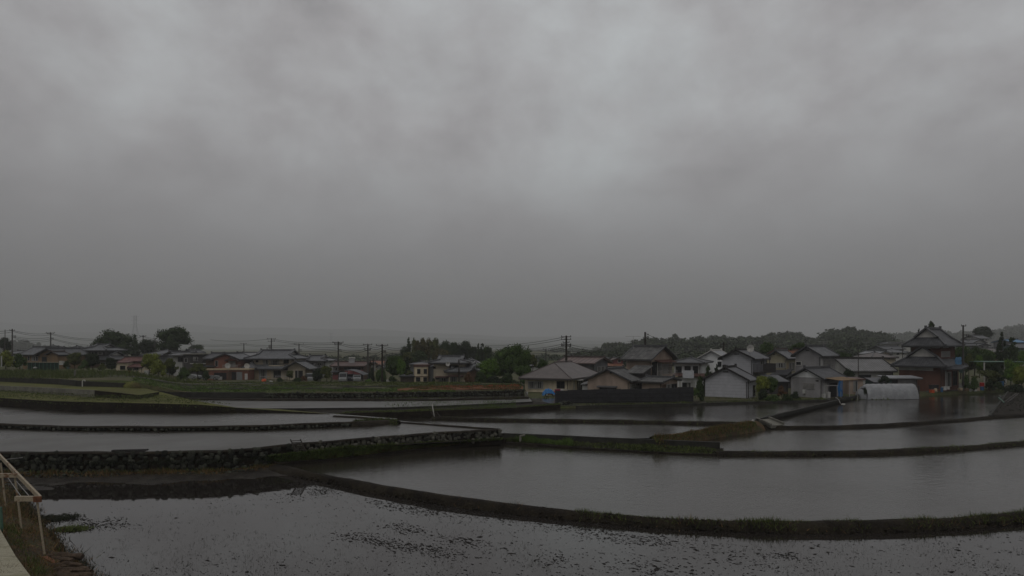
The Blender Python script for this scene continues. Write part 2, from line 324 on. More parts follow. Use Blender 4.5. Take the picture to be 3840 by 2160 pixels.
# base ground
m = MB()
gx = [-7200, -3800, -1500, -600, -200, -80, -40, 0, 40, 80, 200, 600, 1500, 3800, 7200]; gy = [-1500, -200, 0, 20, 60, 90, 200, 600, 1500, 3650, 7200]
for i in range(len(gx) - 1):
    for j in range(len(gy) - 1): m.poly([(gx[i], gy[j], -.45), (gx[i + 1], gy[j], -.45), (gx[i + 1], gy[j + 1], -.45), (gx[i], gy[j + 1], -.45)])
tag(m.build('ground', 'earth'), 'dark wet earth under the flooded paddies and village', 'ground', kind='structure')
m = MB(); m.poly([(-90, 4, 0), (90, 4, 0), (90, 62, 0), (-90, 62, 0)])
tag(m.build('paddy_water', 'water_still'), 'nearest flooded paddy littered with stubble and weed scraps', 'water', kind='structure')
B1 = pts([(680, 1168, .05), (700, 1171, .25), (750, 1181), (830, 1197), (950, 1220), (1100, 1246), (1280, 1268), (1450, 1285), (1650, 1302), (1850, 1311), (2000, 1314), (2200, 1312), (2400, 1305), (2576, 1290), (2760, 1268), (3000, 1232), (3400, 1160)], .36)
slab('paddy_bed', [Vector((p.x, p.y + .25, .14)) for p in B1], [(75, 60, .14), (75, 66, .14), (-8, 57, .14)], 'earth', 'bed of the wide middle paddy', water=.2, wl='wide calm flooded paddy in the middle right')
W1 = pts([(-260, 1141), (0, 1138), (300, 1138), (550, 1135), (660, 1126), (740, 1118), (900, 1104), (1100, 1088), (1258, 1080)], 1.45)
slab('paddy_bed', [Vector((p.x, p.y + .15, 1.22)) for p in W1], [G(1000, 1060, 1.22), G(985, 1054, 1.22), G(500, 1068, 1.22), G(0, 1066, 1.22), G(-260, 1060, 1.22)], 'mud', 'bed of the paddy above the long rubble wall', water=1.3, wl='flooded paddy above the long rubble stone wall at left', wm='water_wind')
W2 = pts([(-260, 1058), (0, 1067), (150, 1072), (400, 1074), (650, 1071), (900, 1061), (990, 1055)], 1.66)
slab('paddy_bed', [Vector((p.x, p.y + .15, 1.47)) for p in W2], [G(1000, 1055, 1.47), G(930, 1050, 1.47), G(840, 1043, 1.47), G(700, 1033, 1.47), G(0, 1012, 1.47), G(-260, 1000, 1.47)], 'mud', 'bed of the upper left paddy', water=1.55, wl='long flooded paddy above the low stone wall at far left', wm='water_wind')
CURB = pts([(1262, 1090), (1400, 1095), (1500, 1100), (1717, 1109), (1811, 1113)], .92)
slab('paddy_bed', [Vector((p.x, p.y + .1, .66)) for p in CURB[:3]] + [G(1640, 1104, .66), G(1790, 1082, .66), G(1905, 1064, .66)], [(24, 67, .66), (-6, 67, .66), G(1000, 1058, .66)], 'mud', 'bed of the small central paddy', water=.74, wl='flooded paddy in the centre behind the dark concrete kerb')
B2 = pts([(1800, 1136), (1830, 1136), (2000, 1137), (2200, 1134), (2400, 1125), (2576, 1111), (2760, 1094), (3100, 1060)], .46)
slab('paddy_bed', [G(1590, 1128, .3)] + [Vector((p.x, p.y + .15, .3)) for p in B2], [(85, 72, .3), (20, 70, .3)], 'mud', 'bed of the right hand paddy', water=.36, wl='curved flooded paddy right of the grassy bank')
B3 = pts([(1895, 1068), (1964, 1071), (2100, 1070), (2217, 1066), (2350, 1058), (2491, 1046), (2700, 1033), (3000, 1012)], .66)
slab('paddy_bed', [Vector((p.x, p.y + .15, .5)) for p in B3], [(120, 114, .5), (40, 112, .5)], 'mud', 'bed of the far right paddy', water=.57, wl='flooded paddy before the greenhouse and the brown tiled house')
LEDGE = pts([(830, 1044, 1.3), (900, 1038), (1000, 1037), (1125, 1032), (1250, 1028), (1372, 1021), (1410, 1018)], 1.4)
B4 = pts([(1085, 1049), (1275, 1053), (1480, 1056), (1717, 1060), (1860, 1063), (1905, 1061)], 1.0)
DW = pts([(1908, 1054), (2180, 989)], 1.12)
slab('paddy_bed', [Vector((p.x, p.y + .15, .8)) for p in B4[:-1]] + [Vector((DW[0].x, DW[0].y, .8)), Vector((DW[1].x, DW[1].y, .8))], [(50, 98, .8), (-8, 90, .8), G(1120, 1040, .8)], 'mud', 'bed of the paddy before the black fence', water=.9, wl='dark flooded paddy reflecting the black metal fence')
slab('ground', LEDGE, [(-1, 84, 1.4), (-34, 84, 1.4), G(600, 1024, 1.4)], 'earth', 'grassy ledge below the seedling paddy')
CB1 = pts([(480, 1008), (593, 1028), (760, 1027), (982, 1025), (1125, 1020), (1302, 1012), (1340, 1010)], 1.62)
slab('paddy_bed', [Vector((p.x, p.y + .12, 1.45)) for p in CB1], [(2, 86, 1.45), (-45, 86, 1.45)], 'mud', 'bed of the seedling paddy', water=1.52, wl='narrow flooded paddy with rows of rice seedlings', wm='water_wind')
CB0 = pts([(400, 992), (493, 1001), (680, 1003), (860, 1003), (1100, 1003), (1330, 998)], 1.76)
slab('paddy_bed', [Vector((p.x, p.y + .12, 1.62)) for p in CB0], [(2, 90, 1.62), (-48, 90, 1.62)], 'mud', 'bed of the narrow strip paddy', water=1.68, wl='thin strip of flooded paddy under the far stone wall')
# grassy terraces on the left
slab('terrace', pts([(-260, 990), (0, 1001), (133, 1009), (333, 1014), (500, 1018, 2.4), (600, 1026, 2.0), (700, 1033, 1.78), (830, 1041, 1.58)], 2.5),
     [G(700, 1029, 1.7), G(593, 1025, 1.78), G(480, 1006, 2.0), G(420, 990, 2.3), G(360, 975, 2.5), G(-260, 955, 2.5)], 'turf', 'mown grass terrace at left with straight edges')
T2 = pts([(-260, 958), (0, 971), (120, 976), (238, 982), (300, 988, 2.75), (352, 994, 2.52)], 3.0)
slab('terrace', T2, [G(400, 986, 2.52), G(335, 968, 2.85), G(200, 955, 3.0), G(-260, 940, 3.0)], 'turf', 'second mown grass terrace above the concrete wall')
RC = [G(2491, 1045, .66), G(2720, 1031, .7), G(3000, 1012, .8), G(3100, 950, 1.7), G(2790, 965, 1.6), G(2541, 980, 1.42)]
slab('bank', RC, [], 'earth', 'dark grassy corner at the right edge')
def sst(a, b, x):
    t = min(1, max(0, (x - a) / (b - a))); return t * t * (3 - 2 * t)
def gz(q, Y):
    lf = 3.65 - .55 * sst(104, 128, Y)
    ce = 2.3 - 1.0 * sst(98, 116, Y) - .55 * sst(118, 140, Y)
    rt = 1.1 - .2 * sst(.35, .5, q) + .3 * sst(.62, .8, q)
    v = lf + (ce - lf) * sst(-.62, -.50, q)
    v = v + (rt - v) * sst(.016, .024, q)
    return v + (.75 - v) * sst(200, 320, Y)
START = [(-700, 125), (-260, 98), (0, 91), (150, 84.5), (195, 81), (330, 81), (400, 80), (430, 78.6), (668, 78.4), (860, 78.4), (1100, 80.3), (1318, 83.6), (1326, 72.6), (1372, 72.5), (1472, 73.6), (1717, 76), (1900, 79), (2084, 82), (2170, 90.5), (2184, 91.8), (2312, 92.2), (2322, 95), (2400, 98), (2535, 103.5), (2560, 92), (2900, 92), (3300, 92)]
def ystart(ox): return float(np.interp(ox, [a for a, b in START], [b for a, b in START]))
cols = sorted(set([a for a, b in START] + list(range(-700, 3301, 25)))); rows = [0, .015, .04, .08, .13, .19, .26, .35, .5, .75, 1.1, 1.7, 2.6, 4, 6.5, 10, 14.5]
V = []; Fc = []
for i, ox in enumerate(cols):
    q = (ox * 1.49068 - HX) / F; ys = ystart(ox)
    V.append((q * ys, ys, -.5))
    for r in rows:
        Y = ys * (1 + r); V.append((q * Y, Y, gz(q, Y) + (.05 * noise2(q * Y, Y) if r else 0)))
nr = len(rows) + 1
for i in range(len(cols) - 1):
    for j in range(nr - 1): Fc.append((i * nr + j, (i + 1) * nr + j, (i + 1) * nr + j + 1, i * nr + j + 1))
fo = obj('ground', np_mesh('ground', V, Fc), 'field'); tag(fo, 'fields and yards the village stands on', 'ground', kind='structure')
def gat(X, Y): return gz(X / Y, Y)
# yard and lane patches laid on the ground
def patch(name, l, material, label, dz=.06, cat='ground', kind='structure'):
    m = MB(); P = []
    for (ox, D) in l:
        q = (ox * 1.49068 - HX) / F; P.append((q * D, D, gz(q, D) + dz))
    m.poly(P); return tag(m.build(name, material), label, cat, kind=kind)
patch('bank', [(1474, 73.9), (1717, 76.3), (1900, 79.3), (2084, 82.3), (2084, 85), (1900, 82.2), (1717, 78.8), (1474, 75.9)], 'earth', 'dark bare soil strip before the black fence', .05)
patch('yard', [(1328, 74.5), (1400, 74.5), (1400, 84), (1328, 84)], 'water', 'wet yard with puddles left of the black fence', .05)
patch('path', [(2330, 96.5), (2420, 99.5), (2470, 102), (2440, 125), (2390, 112), (2330, 100)], 'yard', 'pale gravel yard beside the brown tiled house', .09)
# berms: raised earth rims
def berm(P, wid, lo, up, name, label, material='earth', sd=0, cat='bank', kind='structure', step=.7, rag=.5):
    P = dens(P, step); V = []; Fc = []; prof = [(-1, 0), (-.72, .62), (-.35, .93), (.1, 1.0), (.55, .8), (1, 0)]
    for i, p in enumerate(P):
        a = P[max(0, i - 1)]; b = P[min(len(P) - 1, i + 1)]; t = (b - a); t.z = 0; t.normalize(); nrm = Vector((t.y, -t.x, 0))
        h = up + .045 * rag * 2 * noise2(p.x * 1.7, p.y * 1.7, sd) + .02 * noise2(p.x * 7, p.y * 7, sd); ww = wid * (1 + .3 * noise2(p.x * 2.3, p.y * 2.3, sd + 5))
        for (u, v) in prof:
            c = p - nrm * (u * ww) ; V.append((c.x + .03 * noise2(c.x * 9, c.y * 9, sd), c.y, lo + (p.z + h - lo) * v))
    k = len(prof)
    for i in range(len(P) - 1):
        for j in range(k - 1): Fc.append((i * k + j, i * k + j + 1, (i + 1) * k + j + 1, (i + 1) * k + j))
    o = obj(name, np_mesh(name, V, Fc), material); tag(o, label, cat, kind=kind); return o
berm(B1, .45, -.2, .03, 'bank', 'curved earth bank between the two nearest paddies', sd=1)
berm(B2, .4, .05, .06, 'bank', 'low dark earth bank between the right hand paddies', sd=2)
berm(B3, .3, .25, .0, 'bank', 'thin curved bank before the far right paddy', sd=3)
berm(B4, .35, .6, .02, 'bank', 'thin grassy bank behind the central paddy', sd=4)
berm(pts([(1255, 1079), (1150, 1071), (1000, 1060)], 1.42), .22, 1.1, .02, 'bank', 'thin mud rim at the right end of the walled paddy', sd=5)
berm(pts([(885, 1062, 1.62), (930, 1059, 1.68), (975, 1057, 1.62), (1003, 1059, 1.45)], 1.6), .7, 1.0, .05, 'bank', 'grassy hump closing the right end of the low stone wall', sd=11)
berm(pts([(840, 1046), (900, 1049), (960, 1053), (1000, 1058)], 1.64), .35, 1.1, .03, 'bank', 'thin dark rim at the right tip of the upper left paddy', sd=12)
berm(CB0, .3, 1.4, .0, 'bank', 'dark rim in front of the thin strip paddy', sd=6)
berm(pts([(1645, 1101), (1700, 1096), (1780, 1080), (1850, 1069), (1900, 1062)], 1.0), 1.0, .2, .12, 'bank', 'bushy rust coloured grass bank in the middle right', 'dry_bank', sd=7)
berm(pts([(590, 1166, -.1), (640, 1166, .1), (690, 1170, .28), (730, 1178, .3), (790, 1192, .15)]), 1.0, -.25, .04, 'bank', 'dark muddy hump where the near bank meets the rubble wall', sd=8)
# ledge of soil below the walls
slab('bank', pts([(640, 1172, .2), (700, 1167), (860, 1152), (1073, 1129), (1180, 1119), (1262, 1112), (1280, 1107)], .36), [Vector((W1[-1].x + .3, W1[-1].y + .2, .68)), W1[7] + Vector((0, .2, -.7)), W1[6] + Vector((0, .2, -.54)), W1[5] + Vector((0, .2, -.5)), W1[4] + Vector((0, .2, -.65))], 'earth', 'grassy ledge under the rubble wall')
slab('bank', pts([(1262, 1113), (1476, 1127), (1717, 1141), (1815, 1143)], .30), [CURB[-1] + Vector((.3, .1, -.45)), CURB[0] + Vector((0, .2, -.38))], 'earth', 'weedy ledge under the concrete kerb')
# mud flats along the foot of the long wall
V = []; Fc = []; nx_, ny_ = 150, 60
for i in range(nx_):
    for j in range(ny_):
        ox = -200 + i * 960 / (nx_ - 1); q = (ox * 1.49068 - HX) / F
        yw = float(np.interp(ox, [-260, 550, 660, 760], [39.1, 39.6, 40.9, 42.3])); t = j / (ny_ - 1)
        Y = yw + .3 - t * 11.0; X = q * (yw - 4 * t)
        rise = .34 * max(0, 1 - t * 4.2) ** 1.3
        z = rise * .8 + .085 * noise2(X * .9, Y * 2.6, 2) + .05 * noise2(X * 2.6, Y * 6, 4) + .012 * noise2(X * 9, Y * 14, 1) - .01 - .40 * max(0, t - .34)
        V.append((X, Y, z))
for i in range(nx_ - 1):
    for j in range(ny_ - 1): Fc.append((i * ny_ + j, i * ny_ + j + 1, (i + 1) * ny_ + j + 1, (i + 1) * ny_ + j))
o = obj('mud_flat', np_mesh('mud_flat', V, Fc), 'mud'); tag(o, 'wet mud flat breaking the water at the foot of the rubble wall', 'mud', kind='structure')
# left hand bank with dry grass
lb = [(40, 1235), (66, 1259), (110, 1313), (160, 1366), (213, 1419), (247, 1449), (300, 1500), (370, 1580)]
V = []; Fc = []
E = dens(pts(lb, -.05), .35)
for i, p in enumerate(E):
    for j in range(9):
        t = j / 8; q = p.lerp(Vector((p.x - 4.2, p.y + .5, .95)), t)
        V.append((q.x + .18 * noise2(p.x * 4, p.y * 4, 1) * (1 - t), q.y, -.1 + 1.05 * math.sin(t * math.pi / 2) ** .8 + .07 * noise2(q.x * 4, q.y * 4, 3)))
for i in range(len(E) - 1):
    for j in range(8): Fc.append((i * 9 + j, i * 9 + j + 1, (i + 1) * 9 + j + 1, (i + 1) * 9 + j))
LBV = V
o = obj('bank', np_mesh('bank', V, Fc), 'dry_bank'); tag(o, 'bank of dry brown grass at the lower left corner', 'bank', kind='structure')
m = MB()
PE = [G(-4, 1323, 1.1), G(12, 1352, 1.1), G(40, 1400, 1.1), G(78, 1451, 1.1), G(160, 1560, 1.1)]
for a, b in zip(PE[:-1], PE[1:]):
    n_ = max(1, int((b - a).length / 1.0))
    for i in range(n_):
        p = a.lerp(b, i / n_ + .006); q = a.lerp(b, (i + 1) / n_ - .006)
        m.hexa([(p.x - 3, p.y + .2, .5), (p.x, p.y, .5), (q.x, q.y, .5), (q.x - 3, q.y + .2, .5)][::-1] + [(p.x - 3, p.y + .2, 1.1), (p.x, p.y, 1.1), (q.x, q.y, 1.1), (q.x - 3, q.y + .2, 1.1)][::-1])
tag(m.build('path', 'path_pale'), 'pale cracked concrete slab path at the lower left corner', 'path', kind='structure')
# ---------------------------------------------------------------- stone walls
def ico():
    t = (1 + 5 ** .5) / 2; v = np.array([(-1, t, 0), (1, t, 0), (-1, -t, 0), (1, -t, 0), (0, -1, t), (0, 1, t), (0, -1, -t), (0, 1, -t), (t, 0, -1), (t, 0, 1), (-t, 0, -1), (-t, 0, 1)], float)
    v /= np.linalg.norm(v[0])
    f = [(0, 11, 5), (0, 5, 1), (0, 1, 7), (0, 7, 10), (0, 10, 11), (1, 5, 9), (5, 11, 4), (11, 10, 2), (10, 7, 6), (7, 1, 8), (3, 9, 4), (3, 4, 2), (3, 2, 6), (3, 6, 8), (3, 8, 9), (4, 9, 5), (2, 4, 11), (6, 2, 10), (8, 6, 7), (9, 8, 1)]
    v = list(map(tuple, v)); cache = {}
    def mid(a, b):
        k = (min(a, b), max(a, b))
        if k not in cache:
            p = np.array(v[a]) + np.array(v[b]); p /= np.linalg.norm(p); v.append(tuple(p)); cache[k] = len(v) - 1
        return cache[k]
    g = []
    for a, b, c in f: ab, bc, ca = mid(a, b), mid(b, c), mid(c, a); g += [(a, ab, ca), (b, bc, ab), (c, ca, bc), (ab, bc, ca)]
    return np.array(v), np.array(g), np.array(f)
IV, IF, IF0 = ico(); IV0 = IV[:12]
def stones(items, fine=True):
    Vs = []; Fs = []; b = 0; v0, f0 = (IV, IF) if fine else (IV0, IF0)
    for (p, sx, sy, sz, rz) in items:
        v = v0 * (1 + rng.normal(0, .13, (len(v0), 1))); v = np.sign(v) * np.abs(v) ** .8; v = v * np.array([sx, sy, sz])
        c, s = math.cos(rz), math.sin(rz); v = np.stack([v[:, 0] * c - v[:, 1] * s, v[:, 0] * s + v[:, 1] * c, v[:, 2]], 1)
        Vs.append(v + np.array(p)); Fs.append(f0 + b); b += len(v0)
    return np.concatenate(Vs), np.concatenate(Fs)
def stone_wall(P, zb, label, size, material='stone', zt=None, cap=True, backmat='earth', skip=0.0):
    root = empty('stone_wall', (P[0].x, P[0].y, 0), 0, label, 'stone wall'); o0 = Vector((P[0].x, P[0].y, 0)); items = []
    P2 = dens(P, size * 1.35)
    for i, p in enumerate(P2[:-1]):
        q = P2[i + 1]; t = q - p; rz = math.atan2(t.y, t.x); zlo = zb(p) if callable(zb) else zb; H_ = p.z - zlo; nr_ = max(1, int(H_ / (size * .95)))
        for r in range(nr_):
            if rng.random() < skip: continue
            s = size * rng.uniform(.42, .74); zz = zlo + H_ * (r + .5 + rng.uniform(-.2, .2)) / nr_
            f_ = rng.uniform(0, 1) + (.5 if r % 2 else 0); c = p.lerp(q, f_)
            items.append(((c.x - o0.x, c.y - o0.y - .05 - .12 * (1 - (zz - zlo) / max(H_, .1)), zz), s * rng.uniform(.9, 1.3), s * .55, s * rng.uniform(.75, 1.5), rz + rng.uniform(-.3, .3)))
    V, Fc = stones(items, size > .22); obj('stones', np_mesh('stones', V, Fc), material, root)
    m = MB()
    for a, b in zip(P[:-1], P[1:]):
        z0a = (zb(a) if callable(zb) else zb) - .3; z0b = (zb(b) if callable(zb) else zb) - .3; A = a - o0; B_ = b - o0
        m.hexa([(A.x, A.y - .12, z0a), (B_.x, B_.y - .12, z0b), (B_.x, B_.y + .35, z0b), (A.x, A.y + .35, z0a), (A.x, A.y, a.z - .07), (B_.x, B_.y, b.z - .07), (B_.x, B_.y + .35, b.z - .07), (A.x, A.y + .35, a.z - .07)])
    m.build('mortar_core', backmat, root)
    if cap:
        PP = dens([p.copy() for p in P], .8); V = []; Fc = []
        for i, p in enumerate(PP):
            h = .035 * noise2(p.x * 3, p.y * 3, 3)
            for (dy, dz) in ((-.16, -.09), (-.12, .0), (.08, .03), (.32, .02), (.42, -.3)): V.append((p.x - o0.x, p.y - o0.y + dy + .04 * noise2(p.x * 5, 1, 2), p.z + dz + h))
        for i in range(len(PP) - 1):
            for j in range(4): Fc.append((i * 5 + j, (i + 1) * 5 + j, (i + 1) * 5 + j + 1, i * 5 + j + 1))
        obj('earth_cap', np_mesh('earth_cap', V, Fc), 'earth', root)
    return root
stone_wall(W1[5:], lambda p: float(np.interp(p.x, [-15, 0], [.35, .62])), 'rubble stone wall of round pale stones, right half ending in a rounded corner', .24)
stone_wall(W1[:6], lambda p: float(np.interp(p.x, [-17, -14], [.12, .35])), 'long dark mossy rubble wall, left half beside the muddy shallows', .26, 'stone_dark', skip=.2)
stone_wall(W2[:6], 1.25, 'low dark stone wall between the two left hand paddies', .22, 'stone_dark')
W3 = [Vector(((ox * 1.49068 - HX) / F * D, D - .1, 2.33)) for ox, D in START if 668 <= ox <= 1318]
stone_wall(W3, 1.62, 'far rubble stone wall below the vegetable fields', .25, 'stone_dark', cap=False)
def rock_pile(k, label, cx, cy, z, rx, ry, rz, n, s0, s1, material='stone_dark', name='rock_pile', cat='rocks'):
    items = []
    for i in range(n):
        a = rng.uniform(0, 6.28); r = math.sqrt(rng.uniform(0, 1)); s = rng.uniform(s0, s1)
        items.append(((r * rx * math.cos(a), r * ry * math.sin(a), (1 - r) * rz * rng.uniform(.4, 1)), s, s * .8, s * .7, a))
    V, Fc = stones(items); o = obj(name, np_mesh(name, V, Fc), material, None, (cx, cy, z)); tag(o, label, cat); return o
p = G(1421, 1022, .95); rock_pile(0, 'heap of dark broken rocks at the foot of the black fence', p.x, p.y, .85, 2.2, .9, .75, 90, .14, .3)
# concrete walls
def cwall(P, zb, th, label, material='concrete_dark', name='concrete_wall', cat='wall'):
    root = empty(name, (P[0].x, P[0].y, 0), 0, label, cat); o0 = Vector((P[0].x, P[0].y, 0)); m = MB(); c = MB()
    for a, b in zip(P[:-1], P[1:]):
        t = (b - a); t.z = 0; t.normalize(); nr_ = Vector((-t.y, t.x, 0)) * th; A = a - o0; B_ = b - o0
        for (mm, z0a, z0b, z1, e) in ((m, zb, zb, -.06, 0), (c, None, None, 0, .02)):
            za = zb if z0a is not None else a.z - .06; zb2 = zb if z0b is not None else b.z - .06
            mm.hexa([(A.x - nr_.x * e, A.y - nr_.y * e, za), (B_.x - nr_.x * e, B_.y - nr_.y * e, zb2), (B_.x + nr_.x, B_.y + nr_.y, zb2), (A.x + nr_.x, A.y + nr_.y, za),
                     (A.x - nr_.x * e, A.y - nr_.y * e, a.z + z1), (B_.x - nr_.x * e, B_.y - nr_.y * e, b.z + z1), (B_.x + nr_.x, B_.y + nr_.y, b.z + z1), (A.x + nr_.x, A.y + nr_.y, a.z + z1)])
    m.build('wall_body', material, root); c.build('coping', 'concrete' if material == 'concrete' else 'concrete_dark', root); return root
cwall(CURB, .05, .28, 'long low dark concrete kerb wall across the middle')
cwall([T2[0] + Vector((0, -.05, .02)), T2[1] + Vector((0, -.05, .02)), T2[2] + Vector((0, -.05, .02)), T2[3] + Vector((0, -.05, .02))], 2.2, .2, 'grey concrete retaining wall between the mown terraces at left', 'concrete')
cwall(CB1[1:], 1.1, .16, 'thin concrete kerb in front of the seedling paddy')
cwall(DW, .2, .3, 'diagonal concrete wall running back towards the grey houses', 'concrete_dark')
lw = [Vector(((ox * 1.49068 - HX) / F * D, D - .2, z)) for ox, D, z in ((-260, 98, 3.72), (0, 91, 3.72), (150, 84.5, 3.7), (193, 81.2, 3.68))]
cwall(lw, 2.4, .2, 'dark retaining wall below the tall green grass at far left')
lw = [Vector(((ox * 1.49068 - HX) / F * D, D - .2, z)) for ox, D, z in ((195, 80.7, 3.66), (330, 80.8, 3.3))]
cwall(lw, 2.2, .2, 'short black retaining wall above the mown terrace', 'concrete_dark')
lw = [Vector(((ox * 1.49068 - HX) / F * D, D - .15, z)) for ox, D, z in ((400, 80, 2.45), (430, 78.6, 2.36), (668, 78.4, 2.34))]
cwall(lw, 1.3, .2, 'dark earth and concrete wall left of the far stone wall')
lw = [Vector(((ox * 1.49068 - HX) / F * D, D - .1, z)) for ox, D, z in ((1400, 73.0, 1.15), (1717, 76, 1.15), (1900, 79, 1.13), (2084, 82, 1.12), (2170, 91.5, 1.05))]
cwall(lw, .3, .2, 'low mossy retaining wall under the black fence and grey houses')
cwall([G(2493, 1045, .72), G(2541, 980, 1.48)], .2, .22, 'sloping dark concrete coping at the right edge')
# sluice slab and its white pipe
m = MB(); a, b, c, d = [Vector(x) for x in (G(1905, 1056, 1.0), G(1935, 1053, 1.0), G(1972, 1068, .7), G(1940, 1071, .7))]
m.hexa([(p.x, p.y, p.z - .25) for p in (d, c, b, a)] + [tuple(p) for p in (d, c, b, a)])
m.beam(a + Vector((0, 0, .1)), d + Vector((0, 0, .1)), .15, .2); m.beam(b + Vector((0, 0, .1)), c + Vector((0, 0, .1)), .15, .2)
tag(m.build('sluice_slab', 'concrete'), 'sloping concrete sluice slab at the end of the diagonal wall', 'sluice')
m = MB(); m.beam(G(1893, 1057, 1.25), G(1908, 1074, .6), .14, .14); tag(m.build('drain_plank', 'trim_white'), 'white plank leaning beside the concrete sluice slab', 'plank')
# ---------------------------------------------------------------- black sheet fence
FB = [Vector(((ox * 1.49068 - HX) / F * D, D, 0)) for ox, D in ((1397, 76.0), (1560, 77.2), (1745, 78.8))]
FT = [2.72, 2.82, 2.95]
root = empty('metal_fence', FB[0], 0, 'black corrugated metal fence along the far side of the dark paddy', 'fence')
for i in range(2):
    a = FB[i] - FB[0]; b = FB[i + 1] - FB[0]; n_ = 5
    for j in range(n_):
        p = a.lerp(b, j / n_ + .003); q = a.lerp(b, (j + 1) / n_ - .003); z0 = FT[i] + (FT[i + 1] - FT[i]) * j / n_; z1 = FT[i] + (FT[i + 1] - FT[i]) * (j + 1) / n_
        m = MB(); dz = rng.uniform(-.03, .03)
        m.hexa([(p.x, p.y, 1.0), (q.x, q.y, 1.0), (q.x, q.y + .05, 1.0), (p.x, p.y + .05, 1.0), (p.x, p.y, z0 + dz), (q.x, q.y, z1 + dz), (q.x, q.y + .05, z1 + dz), (p.x, p.y + .05, z0 + dz)])
        for zz in (1.35, 1.85, 2.35): m.beam((p.x, p.y - .03, zz), (q.x, q.y - .03, zz), .05, .06)
        m.build('sheet_panel', 'black_sheet', root)
        m = MB(); m.box(p.x - .05, p.x + .05, p.y + .06, p.y + .16, .8, z0 + .05); m.build('fence_post', 'trim_dark', root)
